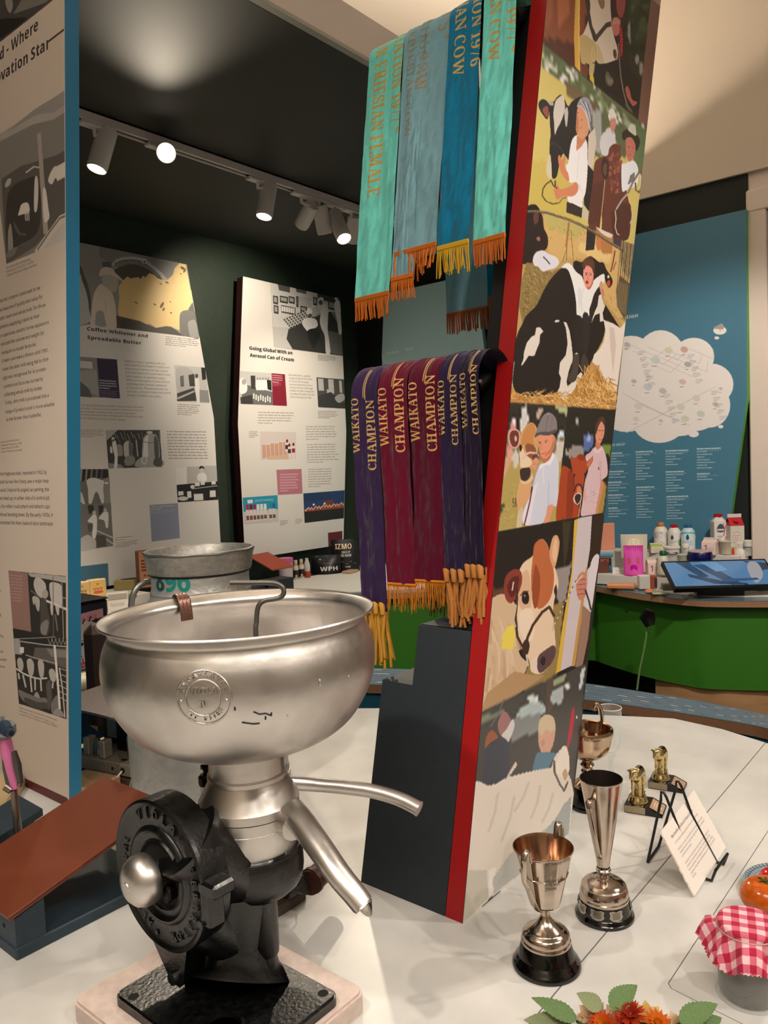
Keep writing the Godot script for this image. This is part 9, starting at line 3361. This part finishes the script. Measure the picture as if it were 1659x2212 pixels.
func build_flowers():
	var t:=thing("flower_arrangement","artificial bouquet of orange and cream flowers with serrated green leaves at the bottom edge","flowers",Vector3.ZERO)
	var d:=0.845
	var green:=worn("leafgreen",Color(0.30,0.42,0.22),Color(0.38,0.50,0.28),0.7,0.0,30.0,0.05)
	var green2:=worn("leafpale",Color(0.42,0.46,0.31),Color(0.50,0.54,0.38),0.7,0.0,30.0,0.05)
	var leaves:=[[1246,2203,1149,2153,20,0],[1236,2215,1131,2201,24,1],[1318,2176,1377,2126,24,0],[1300,2180,1246,2144,20,1],[1468,2208,1551,2166,24,0],[1500,2226,1560,2196,22,0],[1230,2235,1160,2240,22,0]]
	for L in leaves:
		var a:=at(L[0],L[1],d)
		var b:=at(L[2],L[3],d+0.012)
		var dir:=b-a
		var m:=leaf_mesh(dir.length(),L[4]*d/FOC,11,0.05,int(L[0]))
		var z:=dir.normalized()
		var up:=(EYE-a).normalized()
		up=(up+Vector3.UP*0.6).normalized()
		var x:=up.cross(z).normalized()
		up=z.cross(x)
		m.v=Transform3D(Basis(x,up,z),a)*m.v
		var bb:=Basis(x,up,z)
		for i in m.n.size():
			m.n[i]=bb*m.n[i]
		put("leaf",m,green if L[5]==0 else green2,t)
	var look:=func(tx: float,ty: float)->Basis:
		var up:=((EYE-at(1350,2190,d)).normalized()*0.55+Vector3.UP*0.75+cr*tx+cu*ty).normalized()
		var x:=up.cross(Vector3.BACK).normalized()
		return Basis(x,up,x.cross(up))
	var creamc:=[[Color(0.86,0.70,0.50),Color(0.90,0.82,0.70)],[Color(0.84,0.66,0.44),Color(0.90,0.80,0.66)]]
	var k:=d/FOC
	petal_bloom(t,"cream_bloom",at(1282,2200,d+0.004),look.call(-0.3,0.2),[[9,42*k,15*k,0.25],[8,32*k,13*k,0.7],[6,22*k,10*k,1.1]],creamc,"cream")
	petal_bloom(t,"cream_bloom",at(1400,2204,d+0.004),look.call(0.2,0.2),[[9,44*k,15*k,0.3],[8,32*k,13*k,0.7]],[[Color(0.86,0.66,0.30),Color(0.90,0.78,0.48)],[Color(0.86,0.66,0.30),Color(0.90,0.76,0.44)]],"yellow")
	petal_bloom(t,"cream_bloom",at(1462,2222,d+0.004),look.call(0.4,0.0),[[8,38*k,14*k,0.3],[7,28*k,12*k,0.7]],creamc,"cream")
	petal_bloom(t,"cream_bloom",at(1335,2212,d+0.002),look.call(0.0,0.3),[[10,46*k,16*k,0.3],[8,30*k,13*k,0.7]],creamc,"cream")
	var orange:=[[Color(0.90,0.55,0.06),Color(0.80,0.20,0.02)],[Color(0.94,0.62,0.08),Color(0.85,0.30,0.02)],[Color(0.94,0.66,0.10),Color(0.88,0.40,0.03)]]
	petal_bloom(t,"orange_bloom",at(1300,2214,d-0.012),look.call(-0.2,0.3),[[15,32*k,6.5*k,0.5],[12,25*k,6*k,0.85],[9,16*k,5*k,1.15]],orange,"orange")
	petal_bloom(t,"orange_bloom",at(1420,2214,d-0.012),look.call(0.2,0.2),[[15,34*k,6.5*k,0.5],[12,26*k,6*k,0.85],[9,16*k,5*k,1.15]],[[Color(0.94,0.60,0.05),Color(0.86,0.34,0.02)],[Color(0.94,0.64,0.06),Color(0.90,0.46,0.03)]],"amber")
	var red:=[[Color(0.62,0.14,0.02),Color(0.80,0.24,0.03)],[Color(0.55,0.10,0.02),Color(0.74,0.18,0.03)]]
	petal_bloom(t,"red_bloom",at(1362,2192,d-0.008),look.call(0.0,0.3),[[8,30*k,8*k,0.45],[7,22*k,7*k,0.9]],red,"red",true)
	petal_bloom(t,"red_bloom",at(1352,2218,d-0.016),look.call(0.0,0.1),[[8,28*k,8*k,0.5],[7,20*k,7*k,0.9]],red,"red",true)
	var m:=MB.new()
	var ft:=on_y(1350,2330,TBL)
	for q in [[1282,2205],[1300,2220],[1335,2216],[1362,2200],[1400,2210],[1420,2220],[1462,2226],[1246,2206],[1468,2212]]:
		m.tube([at(q[0],q[1],d+0.006),at(q[0],q[1],d+0.006).lerp(ft+Vector3(0,0.03,0),0.6),ft+Vector3(0,0.012,0)],[0.0018],6)
	put("stem",m,mat("stemgreen",Color(0.2,0.3,0.12),0.6),t)
	m=MB.new()
	m.lathe([Vector2(0,0),Vector2(0.035,0),Vector2(0.05,0.022),Vector2(0.048,0.022),Vector2(0.034,0.006),Vector2(0,0.006)],36,0.5,0,TAU,ft)
	put("dish",m,mat("dishwhite",Color(0.8,0.79,0.76),0.3),t)
class MB:
	var v:=PackedVector3Array()
	var n:=PackedVector3Array()
	var uv:=PackedVector2Array()
	var ix:=PackedInt32Array()
	var xf:=Transform3D()
	func vert(p: Vector3,nr: Vector3,t:=Vector2.ZERO)->int:
		v.append(xf*p)
		n.append((xf.basis*nr).normalized())
		uv.append(t)
		return v.size()-1
	func tri(a: int,b: int,c: int):
		var g:=(v[c]-v[a]).cross(v[b]-v[a])
		if g.length_squared()<1e-20:
			return
		if g.dot(n[a]+n[b]+n[c])<0.0:
			ix.append_array(PackedInt32Array([a,c,b]))
		else:
			ix.append_array(PackedInt32Array([a,b,c]))
	func quad4(a: int,b: int,c: int,d: int):
		tri(a,b,c)
		tri(a,c,d)
	func quad(a: Vector3,b: Vector3,c: Vector3,d: Vector3,nr: Vector3):
		quad4(vert(a,nr,Vector2(0,0)),vert(b,nr,Vector2(1,0)),vert(c,nr,Vector2(1,1)),vert(d,nr,Vector2(0,1)))
	func face(pts: Array,nr: Vector3):
		var k:=[]
		for p in pts:
			k.append(vert(p,nr))
		for i in range(1,k.size()-1):
			tri(k[0],k[i],k[i+1])
	func box(c: Vector3,s: Vector3,bev:=0.0,bas:=Basis()):
		var h:=s/2
		var b:=minf(bev,minf(h.x,minf(h.y,h.z))*0.9)
		var keep:=xf
		xf=xf*Transform3D(bas,c)
		var ax:=[Vector3.RIGHT,Vector3.UP,Vector3.BACK]
		for i in 3:
			var j:=(i+1) % 3
			var k:=(i+2) % 3
			for sg in [-1.0,1.0]:
				var nr: Vector3=ax[i]*sg
				var o: Vector3=ax[i]*h[i]*sg
				var a: Vector3=ax[j]*(h[j]-b)
				var e: Vector3=ax[k]*(h[k]-b)
				quad(o-a+e,o+a+e,o+a-e,o-a - e,nr)
		if b>0.0:
			for i in 3:
				var j:=(i+1) % 3
				var k:=(i+2) % 3
				for sj in [-1.0,1.0]:
					for sk in [-1.0,1.0]:
						var nr: Vector3=(ax[j]*sj+ax[k]*sk).normalized()
						var p1: Vector3=ax[j]*h[j]*sj+ax[k]*(h[k]-b)*sk
						var p2: Vector3=ax[j]*(h[j]-b)*sj+ax[k]*h[k]*sk
						var e: Vector3=ax[i]*(h[i]-b)
						quad(p1+e,p2+e,p2-e,p1-e,nr)
			for sx in [-1.0,1.0]:
				for sy in [-1.0,1.0]:
					for sz in [-1.0,1.0]:
						var s3:=Vector3(sx,sy,sz)
						face([Vector3(h.x,h.y-b,h.z-b)*s3,Vector3(h.x-b,h.y,h.z-b)*s3,Vector3(h.x-b,h.y-b,h.z)*s3],s3.normalized())
		xf=keep
	func disc(c: Vector3,nr: Vector3,r: float,seg:=24,r2:=-1.0):
		var t:=nr.cross(Vector3.UP if absf(nr.y)<0.9 else Vector3.RIGHT).normalized()
		var s:=nr.cross(t)
		if r2<0.0:
			r2=r
		var c0:=vert(c,nr,Vector2(0.5,0.5))
		var first:=v.size()
		for i in seg:
			var a:=TAU*i/seg
			vert(c+t*cos(a)*r+s*sin(a)*r2,nr,Vector2(0.5+0.5*cos(a),0.5+0.5*sin(a)))
		for i in seg:
			tri(c0,first+i,first+(i+1) % seg)
	func lathe(pr: Array,seg:=40,crease:=0.7,a0:=0.0,a1:=TAU,c:=Vector3.ZERO):
		var m:=pr.size()
		var dirs:=[]
		for i in m-1:
			dirs.append((pr[i+1]-pr[i]).normalized())
		var total:=0.0
		for i in m-1:
			total += (pr[i+1]-pr[i]).length()
		var run:=0.0
		for i in m-1:
			var d: Vector2=dirs[i]
			var n0:=d
			var n1:=d
			if i>0 and absf(dirs[i-1].angle_to(d))<crease:
				n0=(dirs[i-1]+d).normalized()
			if i<m-2 and absf(d.angle_to(dirs[i+1]))<crease:
				n1=(dirs[i+1]+d).normalized()
			var l: float=(pr[i+1]-pr[i]).length()
			var first:=v.size()
			for k in seg+1:
				var a:=a0+(a1-a0)*k/seg
				var e:=Vector3(cos(a),0,sin(a))
				vert(c+e*pr[i].x+Vector3(0,pr[i].y,0),e*n0.y+Vector3(0,-n0.x,0),Vector2(float(k)/seg,1.0-run/total))
				vert(c+e*pr[i+1].x+Vector3(0,pr[i+1].y,0),e*n1.y+Vector3(0,-n1.x,0),Vector2(float(k)/seg,1.0-(run+l)/total))
			for k in seg:
				var q:=first+k*2
				quad4(q,q+1,q+3,q+2)
			run += l
	func tube(pts: Array,rad: Array,seg:=12,caps:=true,flat:=1.0,hint:=Vector3.ZERO,closed:=false):
		var m:=pts.size()
		var up:=hint
		var first:=v.size()
		var rings:=[]
		for i in m:
			var d: Vector3
			if closed:
				d=(pts[(i+1) % m]-pts[(i-1+m) % m]).normalized()
			elif i==0:
				d=(pts[1]-pts[0]).normalized()
			elif i==m-1:
				d=(pts[m-1]-pts[m-2]).normalized()
			else:
				d=((pts[i+1]-pts[i]).normalized()+(pts[i]-pts[i-1]).normalized()).normalized()
			if up==Vector3.ZERO:
				up=Vector3.UP if absf(d.y)<0.9 else Vector3.RIGHT
			var s:=d.cross(up).normalized()
			up=s.cross(d).normalized()
			rings.append([pts[i],s,up,d])
			var r: float=rad[mini(i,rad.size()-1)]
			for k in seg:
				var a:=TAU*k/seg
				var nr:=(s*cos(a)*flat+up*sin(a)).normalized()
				vert(pts[i]+s*cos(a)*r+up*sin(a)*r*flat,nr,Vector2(float(k)/seg,float(i)/(m-1)))
		for i in (m if closed else m-1):
			var b:=((i+1) % m)*seg
			for k in seg:
				var k2:=(k+1) % seg
				quad4(first+i*seg+k,first+i*seg+k2,first+b+k2,first+b+k)
		if caps and not closed:
			for e in [0,m-1]:
				var g: Array=rings[e]
				var nr: Vector3=-g[3] if e==0 else g[3]
				var r: float=rad[mini(e,rad.size()-1)]
				var f:=v.size()
				for k in seg:
					var a:=TAU*k/seg
					vert(g[0]+g[1]*cos(a)*r+g[2]*sin(a)*r*flat,nr)
				for k in range(1,seg-1):
					tri(f,f+k,f+k+1)
	func extrude(poly: PackedVector2Array,o: Vector3,ex: Vector3,ey: Vector3,t: Vector3,front_uv:=Rect2(0,0,1,1)):
		var id:=Geometry2D.triangulate_polygon(poly)
		var nt:=t.normalized()
		for side in 2:
			var first:=v.size()
			var off:=t if side==1 else Vector3.ZERO
			for p in poly:
				vert(o+ex*p.x+ey*p.y+off,nt if side==1 else -nt,Vector2((p.x-front_uv.position.x)/front_uv.size.x,(p.y-front_uv.position.y)/front_uv.size.y))
			for k in range(0,id.size(),3):
				tri(first+id[k],first+id[k+1],first+id[k+2])
		var area:=0.0
		for i in poly.size():
			var a:=poly[i]
			var b:=poly[(i+1) % poly.size()]
			area += a.x*b.y-a.y*b.x
		var sg:=1.0 if area>0 else -1.0
		var m:=poly.size()
		var ns:=[]
		for i in m:
			var e:=(poly[(i+1) % m]-poly[i]).normalized()
			ns.append(Vector2(e.y,-e.x)*sg)
		for i in m:
			var a: Vector2=poly[i]
			var b: Vector2=poly[(i+1) % m]
			var n0: Vector2=ns[i]
			var n1: Vector2=ns[i]
			if absf(ns[i].angle_to(ns[(i-1+m) % m]))<0.6:
				n0=(ns[i]+ns[(i-1+m) % m]).normalized()
			if absf(ns[i].angle_to(ns[(i+1) % m]))<0.6:
				n1=(ns[i]+ns[(i+1) % m]).normalized()
			var pa:=o+ex*a.x+ey*a.y
			var pb:=o+ex*b.x+ey*b.y
			var na:=ex*n0.x+ey*n0.y
			var nb:=ex*n1.x+ey*n1.y
			quad4(vert(pa,na),vert(pb,nb),vert(pb+t,nb),vert(pa+t,na))
	func grid(f: Callable,nu: int,nv: int,flip:=false,u0:=0.0,u1:=1.0,v0:=0.0,v1:=1.0):
		var first:=v.size()
		for j in nv+1:
			for i in nu+1:
				var a:=lerpf(u0,u1,float(i)/nu)
				var b:=lerpf(v0,v1,float(j)/nv)
				var p: Vector3=f.call(a,b)
				var h:=0.004
				var du: Vector3=f.call(minf(a+h,u1),b)-f.call(maxf(a-h,u0),b)
				var dv: Vector3=f.call(a,minf(b+h,v1))-f.call(a,maxf(b-h,v0))
				var nr:=du.cross(dv)
				if nr.length_squared()<1e-24:
					nr=Vector3.UP
				nr=nr.normalized()*(-1.0 if flip else 1.0)
				vert(p,nr,Vector2(float(i)/nu,float(j)/nv))
		for j in nv:
			for i in nu:
				var q:=first+j*(nu+1)+i
				quad4(q,q+1,q+nu+2,q+nu+1)
	func letters(tm: TextMesh,f: Callable):
		var ar:=tm.get_mesh_arrays()
		if ar.is_empty() or ar[Mesh.ARRAY_VERTEX]==null:
			return
		var vs: PackedVector3Array=ar[Mesh.ARRAY_VERTEX]
		var nn: PackedVector3Array=ar[Mesh.ARRAY_NORMAL]
		var id: PackedInt32Array=ar[Mesh.ARRAY_INDEX]
		var first:=v.size()
		for i in vs.size():
			var p: Vector3=f.call(vs[i])
			var q: Vector3=f.call(vs[i]+nn[i]*0.0005)
			vert(p,(q-p).normalized())
		for k in range(0,id.size(),3):
			tri(first+id[k],first+id[k+1],first+id[k+2])
	func ball(c: Vector3,r: Vector3,seg:=20,rings:=12,bas:=Basis()):
		var first:=v.size()
		for j in rings+1:
			var t:=PI*j/rings
			for i in seg+1:
				var a:=TAU*i/seg
				var d:=Vector3(sin(t)*cos(a),cos(t),sin(t)*sin(a))
				vert(c+bas*(d*r),bas*(d/r).normalized(),Vector2(float(i)/seg,float(j)/rings))
		for j in rings:
			for i in seg:
				var q:=first+j*(seg+1)+i
				quad4(q,q+1,q+seg+2,q+seg+1)
	func mesh()->ArrayMesh:
		var a:=[]
		a.resize(Mesh.ARRAY_MAX)
		a[Mesh.ARRAY_VERTEX]=v
		a[Mesh.ARRAY_NORMAL]=n
		a[Mesh.ARRAY_TEX_UV]=uv
		a[Mesh.ARRAY_INDEX]=ix
		var m:=ArrayMesh.new()
		if ix.size()>0:
			m.add_surface_from_arrays(Mesh.PRIMITIVE_TRIANGLES,a)
		return m
class Fo:
	static var fonts:={}
	static func font(which: String)->SystemFont:
		if not fonts.has(which):
			var f:=SystemFont.new()
			f.font_names=PackedStringArray(["Droid Serif" if which.begins_with("serif") else "Droid Sans"])
			f.font_weight=700 if which.ends_with("bold") else 400
			fonts[which]=f
		return fonts[which]
	static func text_mesh(s: String,which:="sans",size:=32,thick:=0.0)->TextMesh:
		var t:=TextMesh.new()
		t.text=s
		t.font=font(which)
		t.font_size=size
		t.pixel_size=1.0/size
		t.depth=thick
		t.curve_step=2.0
		t.horizontal_alignment=HORIZONTAL_ALIGNMENT_LEFT
		t.vertical_alignment=VERTICAL_ALIGNMENT_BOTTOM
		return t
class Cv:
	var im: Image
	var base: Image
	var w: int
	var h: int
	var ss:=2
	var ox:=0.0
	var oy:=0.0
	var sc:=1.0
	var via: Callable
	func _init(ww: int,hh: int,bg: Color,s:=2):
		w=ww
		h=hh
		ss=s
		im=Image.create_empty(w*ss,h*ss,false,Image.FORMAT_RGBA8)
		im.fill(bg)
	func frame(x: float,y: float,s:=1.0):
		ox=x
		oy=y
		sc=s
	func mp(x: float,y: float)->Vector2:
		var p:=Vector2(ox+x/sc,oy+y/sc)
		if via.is_valid():
			p=via.call(p)
		return p*ss
	func pts(a: Array)->PackedVector2Array:
		var r:=PackedVector2Array()
		for i in range(0,a.size()-1,2):
			r.append(mp(a[i],a[i+1]))
		return r
	func fill(p: PackedVector2Array,c: Color):
		var m:=p.size()
		if m<3:
			return
		var lo:=1e9
		var hi:=-1e9
		for q in p:
			lo=minf(lo,q.y)
			hi=maxf(hi,q.y)
		var y0:=maxi(0,int(floor(lo)))
		var y1:=mini(im.get_height()-1,int(ceil(hi)))
		for y in range(y0,y1+1):
			var yc:=y+0.5
			var xs:=PackedFloat32Array()
			for i in m:
				var a:=p[i]
				var b:=p[(i+1) % m]
				if (a.y<=yc) != (b.y<=yc):
					xs.append(a.x+(yc-a.y)/(b.y-a.y)*(b.x-a.x))
			if xs.size()<2:
				continue
			xs.sort()
			for k in range(0,xs.size()-1,2):
				var x0:=int(round(xs[k]))
				var x1:=int(round(xs[k+1]))
				if x1>x0:
					im.fill_rect(Rect2i(x0,y,x1-x0,1),c)
	func poly(a: Array,c: Color):
		fill(pts(a),c)
	func blob(a: Array,c: Color,k:=5):
		fill(smooth(pts(a),k),c)
	func smooth(p: PackedVector2Array,k:=5)->PackedVector2Array:
		var r:=PackedVector2Array()
		var m:=p.size()
		for i in m:
			var p0:=p[(i-1+m) % m]
			var p1:=p[i]
			var p2:=p[(i+1) % m]
			var p3:=p[(i+2) % m]
			for j in k:
				r.append(p1.cubic_interpolate(p2,p0,p3,float(j)/k))
		return r
	func rect(x: float,y: float,ww: float,hh: float,c: Color):
		poly([x,y,x+ww,y,x+ww,y+hh,x,y+hh],c)
	func oval(x: float,y: float,rx: float,ry: float,c: Color,rot:=0.0):
		var p:=PackedVector2Array()
		for i in 28:
			var q:=Vector2(cos(TAU*i/28)*rx,sin(TAU*i/28)*ry).rotated(rot)
			p.append(mp(x+q.x,y+q.y))
		fill(p,c)
	func line(a: Array,wd: float,c: Color):
		for i in range(0,a.size()-3,2):
			var p:=Vector2(a[i],a[i+1])
			var q:=Vector2(a[i+2],a[i+3])
			var nr:=(q-p).normalized().orthogonal()*wd/2
			var e:=(q-p).normalized()*wd*0.2
			fill(PackedVector2Array([mp(p.x+nr.x-e.x,p.y+nr.y-e.y),mp(q.x+nr.x+e.x,q.y+nr.y+e.y),mp(q.x-nr.x+e.x,q.y-nr.y+e.y),mp(p.x-nr.x-e.x,p.y-nr.y-e.y)]),c)
	func text(s: String,o: Vector2,along: Vector2,up: Vector2,c: Color,which:="sans",width:=0.0):
		var ar:=glyphs(s,which)
		if ar.is_empty():
			return
		var vs: PackedVector3Array=ar[Mesh.ARRAY_VERTEX]
		var id: PackedInt32Array=ar[Mesh.ARRAY_INDEX]
		var mn:=1e9
		var mx:=-1e9
		for q in vs:
			mn=minf(mn,q.x)
			mx=maxf(mx,q.x)
		var k:=1.0
		if width>0.0:
			k=width/((mx-mn)*along.length())
		for t in range(0,id.size(),3):
			var p:=PackedVector2Array()
			for j in 3:
				var q:=vs[id[t+j]]
				p.append((o+along*(q.x-mn)*k+up*q.y)*ss)
			fill(p,c)
	func word(s: String,x0: float,y0: float,x1: float,y1: float,hx: float,hy: float,c: Color,which:="sans"):
		var a:=mp(x0,y0)/ss
		var b:=mp(x1,y1)/ss
		var u:=mp(x0+hx,y0+hy)/ss-a
		text(s,a,(b-a).normalized(),u/0.72,c,which,(b-a).length())
	func glyphs(s: String,which: String)->Array:
		var tm:=Fo.text_mesh(s,which,32,0.0)
		var ar:=tm.get_mesh_arrays()
		if ar.is_empty() or ar[Mesh.ARRAY_VERTEX]==null or ar[Mesh.ARRAY_VERTEX].size()==0:
			return []
		return ar
	func lines(x: float,y: float,ww: float,step: float,rows: int,th: float,c: Color,seed_:=1,slope:=0.0,last:=0.6):
		var r:=RandomNumberGenerator.new()
		r.seed=seed_
		for j in rows:
			var x1:=x
			var full:=ww*(last if j==rows-1 else r.randf_range(0.86,1.0))
			while x1<x+full:
				var wl:=minf(r.randf_range(ww*0.05,ww*0.16),x+full-x1)
				var yy:=y+j*step
				poly([x1,yy+(x1-x)*slope,x1+wl,yy+(x1+wl-x)*slope,x1+wl,yy+th+(x1+wl-x)*slope,x1,yy+th+(x1-x)*slope],c)
				x1 += wl+ww*0.02
	func blur(x: float,y: float,ww: float,hh: float,k: int):
		var p:=pts([x,y,x+ww,y,x+ww,y+hh,x,y+hh])
		var r:=Rect2(p[0],Vector2.ZERO)
		for q in p:
			r=r.expand(q)
		blur_rect(Rect2i(r),k)
	func blur_rect(r: Rect2i,k: int):
		r=r.intersection(Rect2i(0,0,im.get_width(),im.get_height()))
		if r.size.x<4 or r.size.y<4:
			return
		var g:=im.get_region(r)
		g.resize(maxi(2,r.size.x/k),maxi(2,r.size.y/k),Image.INTERPOLATE_TRILINEAR if false else Image.INTERPOLATE_BILINEAR)
		g.resize(r.size.x,r.size.y,Image.INTERPOLATE_CUBIC)
		im.blit_rect(g,Rect2i(Vector2i.ZERO,r.size),r.position)
	func sheet():
		base=im
		im=Image.create_empty(w*ss,h*ss,false,Image.FORMAT_RGBA8)
	func lay(k:=0,area:=Rect2()):
		var top:=im
		im=base
		var r:=Rect2i(0,0,top.get_width(),top.get_height())
		if area.size.x>0.0:
			var p:=pts([area.position.x,area.position.y,area.end.x,area.position.y,area.end.x,area.end.y,area.position.x,area.end.y])
			var b:=Rect2(p[0],Vector2.ZERO)
			for q in p:
				b=b.expand(q)
			r=r.intersection(Rect2i(b))
		var g:=top.get_region(r)
		if k>1:
			g.fix_alpha_edges()
			g.resize(maxi(2,r.size.x/k),maxi(2,r.size.y/k),Image.INTERPOLATE_BILINEAR)
			g.fix_alpha_edges()
			g.resize(r.size.x,r.size.y,Image.INTERPOLATE_CUBIC)
		im.blend_rect(g,Rect2i(Vector2i.ZERO,g.get_size()),r.position)
	func texture()->ImageTexture:
		var g: Image=im.duplicate()
		if ss>1:
			g.resize(w,h,Image.INTERPOLATE_BILINEAR if ss==2 else Image.INTERPOLATE_LANCZOS)
		g.convert(Image.FORMAT_RGB8)
		return ImageTexture.create_from_image(g)
